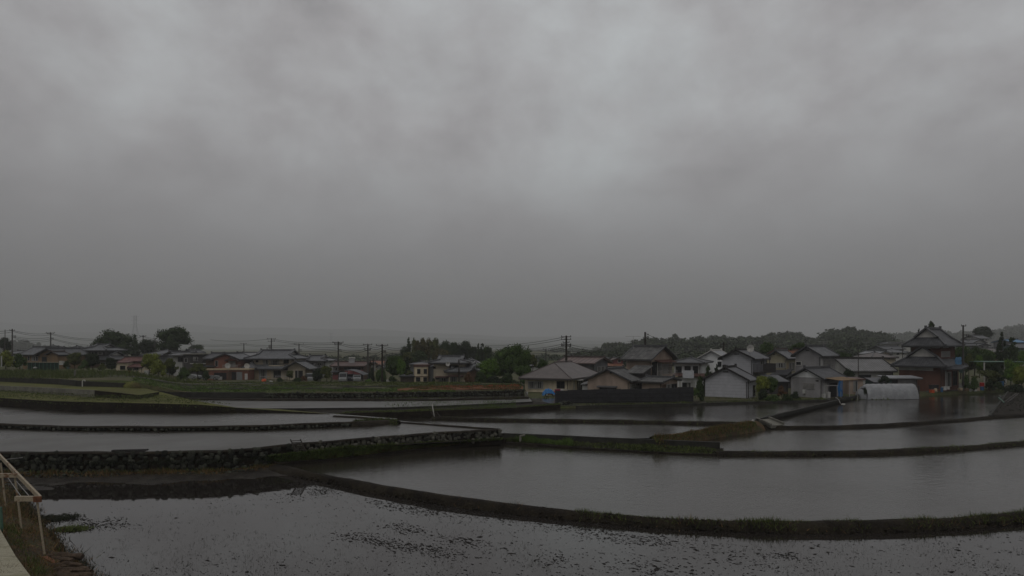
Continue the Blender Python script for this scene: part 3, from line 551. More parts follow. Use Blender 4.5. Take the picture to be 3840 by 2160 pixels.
# ---------------------------------------------------------------- houses
class House:
    def __init__(s, label, k, D, xa, yb, rot=0, name='house', cat='house', group=None):
        s.k = k; s.D = D; s.rot = (R(rot) - math.atan((N(k, xa, 0)[0] - HX) / F)) if rot else 0.0; s.A = W(N(k, xa, yb), D); s.c = math.cos(s.rot); s.s = math.sin(s.rot)
        s.e = empty(name, s.A, s.rot, label, cat, group)
    def q(s, px): return (N(s.k, px, 0)[0] - HX) / F
    def u(s, px, y0):
        q = s.q(px); return (q * (s.A.y + y0 * s.c) - s.A.x + y0 * s.s) / (s.c - q * s.s)
    def yr(s, px, u1):
        q = s.q(px); return (s.A.x + u1 * s.c - q * (s.A.y + u1 * s.s)) / (q * s.c + s.s)
    def z(s, py, u, y): return CH - (N(0, 0, py)[1] - HY) / F * (s.A.y + u * s.s + y * s.c) - s.A.z
    def block(s, x0, x1, ye, yr, y0=0, dep=7, xe=None, roof='gable', ax='x', wm='cream', rm='tile_grey', oh=.6, yb=None, wins=(), rwins=(), gf=.5, cap='ridge', gm='trim_white', capw=.34, t=.14):
        u0, u1 = s.u(x0, y0), s.u(x1, y0)
        if xe is not None: dep = s.yr(xe, u1) - y0
        um = (u0 + u1) / 2; ym = y0 + dep / 2; ze = s.z(ye, um, y0 - oh * .5); y1 = y0 + dep
        zr = s.z(yr, um, ym if roof in ('gable', 'hip', 'irimoya') and ax == 'x' else y0 + .3)
        zb = -1.3 if yb is None else s.z(yb, um, y0)
        lenx, leny = u1 - u0, dep; hl, hv = (lenx / 2, leny / 2) if ax == 'x' else (leny / 2, lenx / 2)
        h = zr - ze; U, V = hl + oh, hv + oh
        def T(a, b, z): return (um + a, ym + b, z) if ax == 'x' else (um - b, ym + a, z)
        zw = ze + h * oh / V - t - .02 if roof == 'gable' else ze - .03
        m = MB()
        if roof == 'gable':
            for sg in (-1, 1):
                P = [T(sg * hl, -hv, zb), T(sg * hl, hv, zb), T(sg * hl, hv, zw), T(sg * hl, 0, zr - t - .02), T(sg * hl, -hv, zw)]
                m.poly(P if sg > 0 else P[::-1])
            m.poly([T(-hl, -hv, zb), T(hl, -hv, zb), T(hl, -hv, zw), T(-hl, -hv, zw)]); m.poly([T(hl, hv, zb), T(-hl, hv, zb), T(-hl, hv, zw), T(hl, hv, zw)])
        elif roof == 'shed': m.hexa([(u0, y0, zb), (u1, y0, zb), (u1, y1, zb), (u0, y1, zb), (u0, y0, ze - .05), (u1, y0, ze - .05), (u1, y1, zr - .05), (u0, y1, zr - .05)])
        else: m.box(u0, u1, y0, y1, zb, zw)
        m.build('wall', wm, s.e)
        r = MB(); caps = MB(); hipl = []
        sl = math.hypot(V, h) if roof != 'flat' else 1
        if roof == 'gable':
            for sg in (-1, 1):
                a = [T(-U, sg * V, ze), T(U, sg * V, ze), T(U, 0, zr), T(-U, 0, zr)]; b = [(x, y, z - t) for x, y, z in a]; uv = [(-U, 0), (U, 0), (U, sl), (-U, sl)]
                r.poly(a, uv); r.poly(b[::-1], uv[::-1])
                for i in range(4): j = (i + 1) % 4; r.poly([a[i], b[i], b[j], a[j]])
                # barge boards
                for e in (-U, U): caps.beam(T(e * .995, sg * V, ze + .05), T(e * .995, 0, zr + .05), .16, .12)
            caps.beam(T(-U - .1, 0, zr + .1), T(U + .1, 0, zr + .1), capw, .3)
            for e in (-U - .12, U + .12): caps.beam(T(e, -.0, zr + .0), T(e, 0, zr + .42), .3, .14)
        elif roof in ('hip', 'irimoya'):
            if roof == 'hip': rr = max(.15, U - V * gf * 2 if gf != .5 else U - V * .95); hg = h; b_ = 0
            else: hg = h * gf; b_ = V * (1 - gf); rr = max(.5, U - (V - b_) * .95)
            for sg in (-1, 1):
                P = [T(-sg * U, -sg * V, ze), T(sg * U, -sg * V, ze), T(sg * rr, -sg * b_, ze + hg)]; uv = [(-U, 0), (U, 0), (rr, sl * hg / h)]
                if roof == 'irimoya': P += [T(sg * rr, 0, zr), T(-sg * rr, 0, zr)]; uv += [(rr, sl), (-rr, sl)]
                P += [T(-sg * rr, -sg * b_, ze + hg)]; uv += [(-rr, sl * hg / h)]; r.poly(P, uv)
                e2 = [T(sg * U, -V, ze), T(sg * U, V, ze)] + ([T(sg * rr, b_, ze + hg), T(sg * rr, -b_, ze + hg)] if roof == 'irimoya' else [T(sg * rr, 0, zr)])
                uv = [(-V, 0), (V, 0)] + ([(b_, hg * 1.3), (-b_, hg * 1.3)] if roof == 'irimoya' else [(0, V * 1.2)])
                if sg < 0: e2 = e2[::-1]; uv = uv[::-1]
                r.poly(e2, uv)
                if roof == 'irimoya':
                    g = MB(); e = sg * (rr + .02); tri = [T(e, -b_ * .93, ze + hg + .03), T(e, b_ * .93, ze + hg + .03), T(e, 0, zr - .12)]; tri2 = [T(sg * (rr - .3), -b_ * .93, ze + hg + .03), T(sg * (rr - .3), b_ * .93, ze + hg + .03), T(sg * (rr - .3), 0, zr - .12)]
                    g.poly(tri if sg > 0 else tri[::-1]); [g.poly([tri[i], tri2[i], tri2[(i + 1) % 3], tri[(i + 1) % 3]]) for i in range(3)]; g.build('gable_panel', gm, s.e)
                    for q_ in (-1, 1):
                        caps.beam(T(sg * (rr + .25), q_ * (b_ + .05), ze + hg + .1), T(sg * (rr + .25), 0, zr + .12), .62, .2)
                        caps.beam(T(sg * rr, q_ * b_, ze + hg + .08), T(sg * U, q_ * V, ze + .1), .3, .22)
                else:
                    for q_ in (-1, 1): caps.beam(T(sg * rr, 0, zr + .02), T(sg * U, q_ * V, ze + .05), .24 if capw > .3 else .14, .16 if capw > .3 else .08)
            for (a, b) in ((T(-U, -V, 0), T(U, -V, 0)), (T(U, -V, 0), T(U, V, 0)), (T(U, V, 0), T(-U, V, 0)), (T(-U, V, 0), T(-U, -V, 0))):
                r.poly([(a[0], a[1], ze), (a[0], a[1], ze - t * 1.3), (b[0], b[1], ze - t * 1.3), (b[0], b[1], ze)])
            r.poly([T(-U, -V, ze - t * 1.3), T(-U, V, ze - t * 1.3), T(U, V, ze - t * 1.3), T(U, -V, ze - t * 1.3)])
            caps.beam(T(-rr - (.3 if roof == 'irimoya' else 0), 0, zr + .12), T(rr + (.3 if roof == 'irimoya' else 0), 0, zr + .12), capw, .36 if capw > .3 else .14)
            if roof == 'irimoya':
                for sg in (-1, 1): caps.beam(T(sg * (rr + .42), 0, zr), T(sg * (rr + .42), 0, zr + .5), .36, .16)
        elif roof == 'shed':
            a = [(u0 - oh, y0 - oh, ze), (u1 + oh, y0 - oh, ze), (u1 + oh, y1 + oh * .3, zr), (u0 - oh, y1 + oh * .3, zr)]; b = [(x, y, z - t) for x, y, z in a]; w_ = u1 - u0
            r.poly(a, [(0, 0), (w_, 0), (w_, dep), (0, dep)]); r.poly(b[::-1]); [r.poly([a[i], b[i], b[(i + 1) % 4], a[(i + 1) % 4]]) for i in range(4)]
        elif roof == 'flat':
            r.box(u0 - oh, u1 + oh, y0 - oh, y1 + oh, ze, max(zr, ze + .12))
        if roof != 'flat' and abs(u1 - u0) > 2.2 and s.D < 170:
            for b6 in ([(e_ - .06, e_ + .06, y0 - oh, y1 + oh, ze - t - .1, ze - t + .02) for e_ in (u0 - oh, u1 + oh)] if roof == 'gable' and ax == 'y' else [(u0 - oh, u1 + oh, y0 - oh - .07, y0 - oh + .05, ze - t * 1.3 - .1, ze - t * 1.3 + .02)]):
                g_ = MB(); g_.box(*b6); g_.build('gutter', 'trim_dark', s.e)
            if yb is None: g_ = MB(); g_.cyl((u1 - .12, y0 - .06, zb + .2), (u1 - .12, y0 - .06, ze - .2), .045, None, 5); g_.build('downpipe', 'trim_dark', s.e)
        ro = r.build('roof', rm, s.e)
        if caps.v: caps.build('ridge_cap', cap, ro)
        for wd in wins: s.win(wd, 'F', y0, u1)
        for wd in rwins: s.win(wd, 'R', y0, u1)
        return dict(u0=u0, u1=u1, y0=y0, y1=y1, ze=ze, zr=zr)
    def win(s, wd, face, y0, u1):
        x0, x1, ya, yb = wd[:4]; st = wd[4] if len(wd) > 4 else 'glass'
        if face == 'F': a, b = s.u(x0, y0), s.u(x1, y0); um = (a + b) / 2; zt, zb = s.z(ya, um, y0), s.z(yb, um, y0); X = lambda a_, o_, z_: (a_, y0 - o_, z_)
        else: a, b = s.yr(x0, u1), s.yr(x1, u1); zt, zb = s.z(ya, u1, (a + b) / 2), s.z(yb, u1, (a + b) / 2); X = lambda a_, o_, z_: (u1 + o_, a_, z_)
        if a > b: a, b = b, a
        def bx(m, a0, a1, z0, z1, o0, o1):
            P = [X(a0, o1, z0), X(a1, o1, z0), X(a1, o0, z0), X(a0, o0, z0), X(a0, o1, z1), X(a1, o1, z1), X(a1, o0, z1), X(a0, o0, z1)]; m.hexa(P)
        if st in ('shutter', 'shutter_grey', 'plastic_white', 'teal_wall', 'brown'):
            m = MB(); bx(m, a, b, zb, zt, -.02, .06); m.build('shutter', st, s.e); return
        if st == 'vent':
            m = MB(); bx(m, a, b, zb, zt, -.02, .05); m.build('vent', 'trim_dark', s.e); return
        if st == 'door':
            m = MB(); bx(m, a, b, zb, zt, -.02, .04); d = m.build('door', 'door_dark', s.e); return
        fm = {'glass': 'alu', 'curtain': 'alu', 'dark': 'trim_dark', 'white': 'trim_white', 'lattice': 'alu'}[st]; fw = .07
        m = MB(); bx(m, a - fw, b + fw, zt, zt + fw, -.02, .09); bx(m, a - fw, b + fw, zb - fw, zb, -.02, .11); bx(m, a - fw, a, zb, zt, -.02, .09); bx(m, b, b + fw, zb, zt, -.02, .09)
        n_ = 2 if (b - a) > 1.0 else 1; n_ = 4 if (b - a) > 2.6 else n_
        for i in range(1, n_): c = a + (b - a) * i / n_; bx(m, c - .03, c + .03, zb, zt, .0, .07)
        if st == 'lattice':
            for i in range(1, 9): c = a + (b - a) * i / 9; bx(m, c - .02, c + .02, zb, zt, .12, .15)
            for i in range(1, 4): c = zb + (zt - zb) * i / 4; bx(m, a, b, c - .02, c + .02, .12, .15)
        f = m.build('window', fm, s.e)
        m = MB(); bx(m, a, b, zb, zt, -.02, .03); m.build('pane', 'curtain' if st in ('curtain', 'lattice') else 'glass', f)
        if st == 'curtain':
            for i in range(n_):
                m = MB(); c = a + (b - a) * (i + (.62 if i % 2 == 0 else .1)) / n_; bx(m, c, c + (b - a) * .28 / n_, zb + .03, zt - .03, .0, .036)
                m.build('sash', 'glass', f)
    def part(s, name, material, fn):
        m = MB(); fn(m); return m.build(name, material, s.e)
    def balcony(s, x0, x1, yt, yb, y0, out, material='trim_dark', rail=True, slab='trim_beige'):
        a, b = s.u(x0, y0 - out), s.u(x1, y0 - out); um = (a + b) / 2; zt, zb = s.z(yt, um, y0 - out), s.z(yb, um, y0 - out)
        m = MB(); m.box(a, b, y0 - out, y0, zb - .14, zb); m.build('balcony_floor', slab, s.e)
        if rail:
            m = MB(); m.box(a, b, y0 - out, y0 - out + .05, zt - .05, zt); n_ = max(4, int((b - a) / .14))
            for i in range(n_ + 1): c = a + (b - a - .03) * i / n_; m.box(c, c + .03, y0 - out, y0 - out + .04, zb, zt)
            for c in (a, b - .05): m.box(c, c + .05, y0 - out, y0, zt - .05, zt); m.box(c, c + .04, y0 - out, y0, zb, zb + .05)
            m.build('railing', material, s.e)
def dish(k, x, y, D, r, label, parent=None):
    p = W(N(k, x, y), D); e = empty('satellite_dish', p, 0, label, 'satellite dish'); m = MB(); n = 12; c = Vector((0, .06, 0))
    ring = [Vector((r * math.cos(a * 6.2832 / n), -.08 - .03 * math.sin(a * 6.2832 / n), r * math.sin(a * 6.2832 / n))) for a in range(n)]
    for i in range(n): m.poly([c, ring[i], ring[(i + 1) % n]]); m.poly([c + Vector((0, .03, 0)), ring[(i + 1) % n] + Vector((0, .03, 0)), ring[i] + Vector((0, .03, 0))])
    m.build('reflector', 'trim_white', e); m = MB(); m.cyl((0, .08, 0), (0, .3, -r - .5), .03); m.cyl((0, 0, -r), (0, -.45, -.05), .015); m.build('mount', 'alu', e)
# --- region 0, far left
h = House('low tan house with a double front gable behind green netting at far left', 0, 140, 620, 900)
h.block(345, 640, 682, 572, dep=8, wm='tan', rm='tile_grey', wins=[(425, 445, 712, 770), (487, 532, 715, 775, 'curtain'), (545, 572, 715, 775)])
h.block(600, 878, 690, 592, y0=-1.2, dep=9, ax='y', wm='tan', rm='tile_dark', oh=.8, wins=[(765, 790, 735, 805, 'white'), (640, 700, 720, 790, 'dark')])
h.block(722, 868, 686, 640, y0=-2.2, dep=3, ax='y', wm='tan', rm='tile_dark', oh=.5, cap='ridge_brown')
h = House('dark hip roofed two storey house behind the low tan house', 0, 156, 1000, 880)
h.block(850, 1140, 642, 556, dep=8, roof='hip', wm='brown', rm='tile_dark', wins=[(888, 945, 646, 692, 'curtain'), (960, 985, 655, 690)])
h.block(780, 900, 610, 570, y0=3, dep=6, roof='hip', wm='brown', rm='tile_dark')
h = House('large traditional house with tiled hip and gable roof behind garden trees at left', 0, 148, 1400, 900)
h.block(1275, 1585, 616, 534, y0=1.6, dep=6.5, roof='irimoya', wm='dark_wall', rm='tile_grey', oh=.9, gf=.55, wins=[(1310, 1370, 650, 680, 'curtain'), (1385, 1420, 650, 680, 'white'), (1480, 1545, 650, 680, 'curtain')])
h.block(1000, 1680, 755, 645, y0=0, dep=9, roof='irimoya', wm='brown', rm='tile_dark', oh=.8, gf=.5, wins=[(1520, 1660, 800, 835, 'white'), (1060, 1180, 800, 870, 'dark')])
h.block(1160, 1300, 620, 560, y0=4, dep=7, roof='hip', wm='dark_wall', rm='tile_grey')
h = House('small cream cottage with red brown roofs beside the yellow green tree', 0, 128, 1900, 955)
h.block(1750, 1912, 800, 765, dep=5, roof='shed', wm='cream', rm='tile_red', oh=.3, wins=[(1820, 1888, 855, 905, 'dark')])
h.block(1925, 2150, 866, 782, y0=.4, dep=4, roof='shed', wm='cream', rm='tile_red', oh=.3, wins=[(1925, 1990, 895, 958, 'door'), (2025, 2085, 875, 912, 'dark'), (2010, 2022, 900, 950, 'white'), (2060, 2075, 915, 955, 'white')])
h.block(1822, 2130, 780, 722, y0=2.4, dep=4, roof='gable', wm='cream_dull', rm='tile_red', oh=.3, cap='ridge_brown')
h = House('wide grey hip roofed house behind the yellow green tree', 0, 165, 2400, 880)
h.block(2160, 2600, 690, 612, dep=9, roof='hip', wm='slate_wall', rm='tile_grey', wins=[(2220, 2290, 715, 770), (2420, 2480, 720, 780, 'curtain')])
h.block(2420, 2760, 690, 630, y0=-3, dep=8, roof='hip', wm='slate_wall', rm='tile_grey', wins=[(2540, 2600, 730, 790, 'curtain')])
# --- region 1
h = House('pale grey house with white wall left of the dark flat roofed block', 1, 148, 120, 980)
h.block(45, 190, 690, 652, dep=8, roof='gable', wm='dirty_white', rm='tile_grey', oh=.9, wins=[(115, 185, 727, 788, 'dark')])
h.block(-60, 60, 690, 640, y0=2, dep=8, roof='gable', ax='y', wm='slate_wall', rm='tile_grey')
h.block(195, 330, 655, 618, y0=8, dep=5, roof='gable', ax='y', wm='dirty_white', rm='tile_dark')
h = House('dark brown flat roofed block with a white edged balcony', 1, 144, 350, 1020)
h.block(192, 480, 682, 670, dep=8, roof='flat', wm='dark_wall', rm='concrete', oh=.5, wins=[(345, 408, 722, 775, 'curtain'), (215, 250, 740, 800)])
h.balcony(290, 522, 755, 815, 0, 1.4, 'trim_dark', slab='trim_white')
h.block(470, 530, 715, 706, y0=2, dep=5, roof='flat', wm='brown', rm='concrete')
h = House('brown brick two storey house with beige edged garage roof', 1, 138, 850, 1065)
h.block(530, 850, 742, 662, y0=1.5, dep=8, roof='gable', wm='brown', rm='tile_dark', oh=.5, wins=[(678, 715, 778, 855)])
h.block(650, 1012, 752, 668, y0=0, dep=8, ax='y', roof='gable', wm='brick_brown', rm='tile_grey', oh=.5, wins=[(675, 712, 778, 858), (880, 925, 775, 868, 'lattice'), (930, 975, 775, 868, 'lattice'), (885, 915, 700, 712, 'vent')])
h.block(828, 1003, 770, 740, y0=-.9, dep=1, ax='y', roof='gable', wm='brick_brown', rm='tile_red', oh=.15, yb=775, cap='ridge_brown')
h.block(520, 640, 860, 840, y0=-.5, dep=5, roof='shed', wm='brown', rm='tile_dark', oh=.4)
h.block(530, 1170, 918, 894, y0=-2.2, dep=3.2, roof='flat', wm='brick_brown', rm='trim_beige', oh=.2, wins=[(655, 845, 955, 1062, 'door'), (855, 910, 945, 1062, 'brown'), (918, 988, 945, 1065, 'door'), (995, 1080, 945, 1065, 'shutter_grey'), (1120, 1162, 970, 1060, 'plastic_white')])
h.balcony(780, 1010, 838, 888, -.02, 1.7, 'alu', slab='trim_beige')
dish(1, 863, 850, 134.5, .62, 'white round satellite dish on the brick house balcony')
h = House('low barn with long sloping roof behind the cream villa', 1, 162, 1100, 1000)
h.block(930, 1240, 700, 655, dep=9, roof='gable', wm='dark_wall', rm='sheet_grey')
h = House('big cream villa with grey tiled hip and gable roof and front porch gable', 1, 140, 1500, 1062)
h.block(1195, 1842, 742, 622, y0=1.5, dep=8, roof='irimoya', wm='cream_dull', rm='tile_grey', oh=1.0, gf=.5,
        wins=[(1402, 1468, 762, 828, 'curtain'), (1515, 1635, 770, 838, 'curtain'), (1708, 1780, 762, 815, 'dark'), (1205, 1240, 770, 795, 'dark'), (1290, 1320, 770, 795, 'dark')])
h.balcony(1480, 1708, 815, 846, 1.5, 1.1, 'trim_dark', slab='cream')
h.block(1215, 1835, 892, 815, y0=-.6, dep=3, roof='shed', wm='cream_dull', rm='tile_grey', oh=.7, t=.2,
        wins=[(1268, 1330, 920, 1055, 'shutter'), (1338, 1448, 915, 1050, 'curtain'), (1455, 1520, 920, 1055, 'shutter'), (1560, 1660, 930, 1025, 'dark')])
h.block(1130, 1262, 885, 812, y0=-.4, dep=6, roof='hip', ax='y', wm='slate_wall', rm='tile_grey', oh=.9)
h.block(1770, 2040, 900, 790, y0=-2.6, dep=4.5, ax='y', roof='gable', wm='cream_dull', rm='tile_grey', oh=1.0, wins=[(1885, 1925, 930, 1050, 'dark'), (1935, 1995, 925, 1050, 'door')])
dish(1, 1152, 855, 137, .6, 'white round satellite dish on the cream villa roof')
h = House('white walled house with tiled roof right of the cream villa', 1, 150, 2180, 1065)
h.block(1955, 2330, 775, 702, dep=8, roof='irimoya', wm='dirty_white', rm='tile_grey', oh=.8, gf=.5, wins=[(1985, 2035, 812, 855, 'dark'), (2105, 2155, 812, 840, 'dark'), (2195, 2300, 812, 845, 'curtain')])
h.block(2110, 2275, 906, 858, y0=-2.5, dep=3.5, ax='y', roof='gable', wm='dirty_white', rm='tile_dark', oh=.5, wins=[(2145, 2205, 925, 965, 'dark')])
h.block(2040, 2120, 880, 850, y0=-1, dep=3, roof='shed', wm='white_wall', rm='tile_dark', oh=.4)
h = House('small grey roofed house half hidden behind the utility pole', 1, 168, 2430, 960)
h.block(2370, 2490, 815, 792, dep=7, roof='gable', wm='slate_wall', rm='tile_grey')
h.block(2400, 2480, 860, 838, y0=-3, dep=3, roof='shed', wm='dirty_white', rm='tile_grey')
# --- region 2
h = House('brown roofed house with red walls behind the arched carport', 2, 140, 150, 1085)
h.block(-125, 330, 852, 792, dep=8, roof='gable', wm='brown', rm='sheet_brown', oh=.6, cap='ridge_brown', wins=[(45, 150, 880, 912, 'dark'), (160, 290, 880, 912, 'dark'), (-120, -60, 880, 925, 'curtain')])
h.balcony(42, 328, 918, 975, 0, 1.2, 'rose', rail=False, slab='rose')
h.part('balcony_wall', 'rose', lambda m: m.box(h.u(42, -1.2), h.u(328, -1.2), -1.25, -1.15, h.z(978, 0, -1.2), h.z(916, 0, -1.2)))
h.block(-130, 10, 945, 925, y0=-1.5, dep=2, roof='shed', wm='rose', rm='sheet_dark')
e = empty('solar_water_heater', W(N(2, 150, 806), 141), 0, 'silver solar water heater on the brown roof', 'solar heater')
s_ = 141 / F * .24845
m = MB(); m.hexa([(-30 * s_, -.6, 0), (58 * s_, -.6, 0), (58 * s_, -.5, 0), (-30 * s_, -.5, 0), (-50 * s_, .8, 58 * s_), (38 * s_, .8, 58 * s_), (38 * s_, .9, 58 * s_), (-50 * s_, .9, 58 * s_)]); m.build('collector', 'sheet_grey', e)
m = MB(); m.cyl((-52 * s_, .9, 70 * s_), (42 * s_, .9, 70 * s_), 12 * s_, None, 10); m.build('tank', 'trim_white', e)
h = House('cream house with orange tiled roof far behind the poles', 2, 205, 560, 960)
h.block(430, 610, 832, 776, dep=9, roof='gable', wm='cream_dull', rm='tile_orange', cap='ridge_brown', wins=[(530, 560, 850, 880, 'dark')])
h.block(540, 620, 880, 845, y0=-3, dep=4, ax='y', roof='gable', wm='dirty_white', rm='tile_dark')
h = House('low pale house with teal wall between the two tall poles', 2, 185, 400, 980)
h.block(330, 440, 835, 808, dep=7, roof='gable', wm='dirty_white', rm='tile_grey', wins=[(345, 385, 870, 900)])
h.block(350, 405, 950, 940, y0=-3, dep=3, roof='shed', wm='teal_wall', rm='sheet_grey')
h = House('small white house with grey roof right of the orange roof', 2, 210, 640, 960)
h.block(600, 690, 830, 806, dep=7, roof='hip', wm='dirty_white', rm='tile_grey')
h = House('cream two storey flats with brown parapet and four small windows', 2, 120, 1200, 1118)
b_ = h.block(1098, 1306, 868, 832, dep=7, roof='flat', wm='cream', rm='sheet_brown', oh=.12,
        wins=[(1150, 1190, 905, 968, 'dark'), (1248, 1288, 905, 968, 'dark'), (1132, 1187, 1030, 1083, 'dark'), (1243, 1300, 1030, 1083, 'dark')])
h.part('pilaster', 'trim_beige', lambda m: [m.box(h.u(x, 0) - .07, h.u(x, 0) + .07, -.06, .02, -.2, b_['ze'] - .02) for x in (1106, 1216, 1300)])
h.part('string_course', 'brown', lambda m: m.box(b_['u0'] - .05, b_['u1'] + .05, -.1, .02, h.z(1018, 0, 0), h.z(1008, 0, 0)))
h.block(1306, 1392, 862, 850, y0=1.0, dep=5, roof='shed', wm='slate_wall', rm='sheet_dark', oh=.1)
h = House('cream traditional house with stacked hip and gable roofs in the centre', 2, 116, 1600, 1120)
h.block(1392, 1880, 802, 712, y0=2, dep=7.5, roof='irimoya', wm='cream_dull', rm='tile_grey', oh=.9, gf=.45, wins=[(1392, 1420, 868, 892, 'dark'), (1640, 1760, 850, 900, 'dark'), (1425, 1475, 1028, 1050, 'dark'), (1482, 1605, 1030, 1078, 'curtain')])
h.block(1622, 2040, 936, 838, y0=0, dep=6.5, roof='irimoya', wm='cream', rm='tile_grey', oh=.8, gf=.42, wins=[(1645, 1740, 1022, 1095, 'curtain')])
h.block(1618, 1830, 1000, 990, y0=-.8, dep=.8, roof='shed', wm='cream', rm='sheet_brown', oh=.15, yb=1003)
h.block(1940, 2070, 955, 892, y0=-1.4, dep=2.5, ax='y', roof='gable', wm='brown', rm='tile_grey', oh=.4)
h.block(1420, 1615, 1018, 1008, y0=1.2, dep=.8, roof='shed', wm='cream_dull', rm='sheet_brown', oh=.1, yb=1022)
dish(2, 1608, 824, 117, .42, 'white round satellite dish under the central tiled roof')
h = House('wide grey roofed hall behind the central cream house', 2, 132, 1900, 1080)
h.block(1790, 2080, 838, 746, dep=9, roof='hip', wm='slate_wall', rm='sheet_grey')
h = House('low house with green grey roof behind the cream flats', 2, 150, 1180, 1000)
h.block(1040, 1330, 825, 795, dep=8, roof='hip', wm='slate_wall', rm='tile_grey')
h = House('weathered wooden shed left of the cream flats', 2, 120, 1000, 1115, name='shed', cat='shed')
h.block(892, 1092, 1004, 992, dep=4, roof='shed', wm='wood_boards', rm='sheet_dark', oh=.25)
# --- region 3
h = House('cream bungalow with wide brown hip roof above the blue tarp', 3, 94, 850, 1275, rot=-20)
h.block(195, 850, 1038, 812, xe=1290, roof='hip', ax='y', wm='cream', rm='tile_brown', oh=.75, gf=.47, cap='ridge_brown', capw=.2,
        wins=[(252, 352, 1092, 1190, 'curtain'), (360, 468, 1092, 1190, 'curtain'), (682, 790, 1092, 1186, 'dark')],
        rwins=[(985, 1055, 1088, 1222, 'dark'), (930, 940, 1075, 1225, 'plastic_white'), (1068, 1090, 1095, 1215, 'plastic_white')])
h.part('base_course', 'concrete_dark', lambda m: m.box(h.u(195, 0) - .04, h.u(850, 0) + .04, -.05, .3, -.9, h.z(1268, 0, 0)))
h.part('porch_canopy', 'trim_white', lambda m: m.box(h.u(850, 0), h.u(850, 0) + 1.1, h.yr(930, h.u(850, 0)), h.yr(1160, h.u(850, 0)), h.z(1075, 0, 2), h.z(1066, 0, 2)))
h = House('grey house with striped tile roof and front gable behind the bungalow', 3, 112, 1240, 1150, rot=-30)
h.block(740, 1238, 806, 722, xe=1445, roof='gable', wm='slate_wall', rm='tile_striped', oh=.7, cap='ridge_brown', rwins=[(1285, 1400, 868, 930, 'curtain'), (1275, 1420, 855, 866, 'shutter_grey')])
h = House('pink stucco cottage with old tiled gable roof behind the black fence', 3, 85, 1770, 1300, rot=-17)
h.block(1142, 1768, 1075, 905, xe=1965, ax='y', roof='gable', wm='pink', rm='tile_old', oh=.45, wins=[(1320, 1575, 1182, 1240, 'door'), (1476, 1505, 945, 968, 'vent')], rwins=[(1785, 1955, 1120, 1160, 'curtain'), (1782, 1960, 1168, 1225, 'shutter_grey')])
h.part('canopy', 'ridge', lambda m: m.hexa([(h.u(1292, 0), -.7, h.z(1186, 0, 0) ), (h.u(1590, 0), -.7, h.z(1186, 0, 0)), (h.u(1590, 0), 0, h.z(1180, 0, 0)), (h.u(1292, 0), 0, h.z(1180, 0, 0)), (h.u(1292, 0), -.7, h.z(1180, 0, 0)), (h.u(1590, 0), -.7, h.z(1180, 0, 0)), (h.u(1590, 0), 0, h.z(1163, 0, 0)), (h.u(1292, 0), 0, h.z(1163, 0, 0))]))
h.block(1060, 1160, 1130, 1085, y0=.5, dep=3, roof='shed', wm='dirty_white', rm='tile_old', oh=.2)
h = House('tall pink stucco house with black tiled gable roof and railed balcony', 3, 92, 2100, 1300, rot=-36)
b_ = h.block(1725, 2100, 752, 560, xe=2418, roof='gable', wm='pink', rm='tile_old', oh=.6, capw=.4,
        rwins=[(2112, 2178, 800, 1010, 'dark'), (2185, 2258, 820, 1010, 'curtain'), (2278, 2395, 835, 968, 'lattice'), (2360, 2412, 835, 975, 'brown')])
h.part('awning', 'sheet_brown', lambda m: m.hexa([(b_['u1'], h.yr(2150, b_['u1']), h.z(772, b_['u1'], 2)), (b_['u1'] + .9, h.yr(2170, b_['u1']), h.z(800, b_['u1'], 2)), (b_['u1'] + .9, h.yr(2410, b_['u1']), h.z(798, b_['u1'], 4)), (b_['u1'], h.yr(2410, b_['u1']), h.z(765, b_['u1'], 4)),
      (b_['u1'], h.yr(2150, b_['u1']), h.z(768, b_['u1'], 2) + .05), (b_['u1'] + .9, h.yr(2170, b_['u1']), h.z(796, b_['u1'], 2) + .05), (b_['u1'] + .9, h.yr(2410, b_['u1']), h.z(794, b_['u1'], 4) + .05), (b_['u1'], h.yr(2410, b_['u1']), h.z(761, b_['u1'], 4) + .05)]))
def rail(m):
    u1 = b_['u1'] + .9; y0_, y1_ = h.yr(2115, u1 - .9), h.yr(2415, u1 - .9); zt = h.z(930, u1, y0_); zb = h.z(1012, u1, y0_)
    m.box(u1, u1 + .04, y0_, y1_, zt - .04, zt)
    for i in range(22): y = y0_ + (y1_ - y0_) * i / 21; m.box(u1, u1 + .03, y, y + .03, zb, zt)
h.part('railing', 'alu', rail)
h.part('balcony_floor', 'trim_beige', lambda m: m.box(b_['u1'], b_['u1'] + 1, h.yr(2105, b_['u1']), h.yr(2418, b_['u1']), h.z(1018, b_['u1'], 0) - .12, h.z(1018, b_['u1'], 0)))
h = House('low pink annex with dark lean to roof right of the stucco cottage', 3, 84, 2260, 1300, rot=-24, name='annex', cat='annex')
h.block(1965, 2262, 1088, 1028, xe=2500, roof='gable', wm='pink', rm='tile_old', oh=.45, rwins=[(2270, 2320, 1135, 1225, 'brown'), (2330, 2395, 1135, 1225, 'curtain'), (2405, 2480, 1130, 1225, 'dark')])
h.block(1750, 1960, 960, 850, y0=3.0, dep=3, roof='shed', wm='dark_wall', rm='tile_old', oh=.3)
h = House('small faded pink house seen between the grey and the tall pink houses', 3, 160, 1560, 1000)
h.block(1450, 1660, 850, 818, y0=0, dep=4, roof='shed', wm='cream_dull', rm='tile_orange')
h.block(1510, 1680, 780, 735, y0=3, dep=6, ax='y', roof='gable', wm='rose', rm='sheet_brown', wins=[(1600, 1640, 760, 800, 'white')])
h.block(1430, 1520, 770, 742, y0=8, dep=6, ax='y', roof='gable', wm='dirty_white', rm='sheet_light')
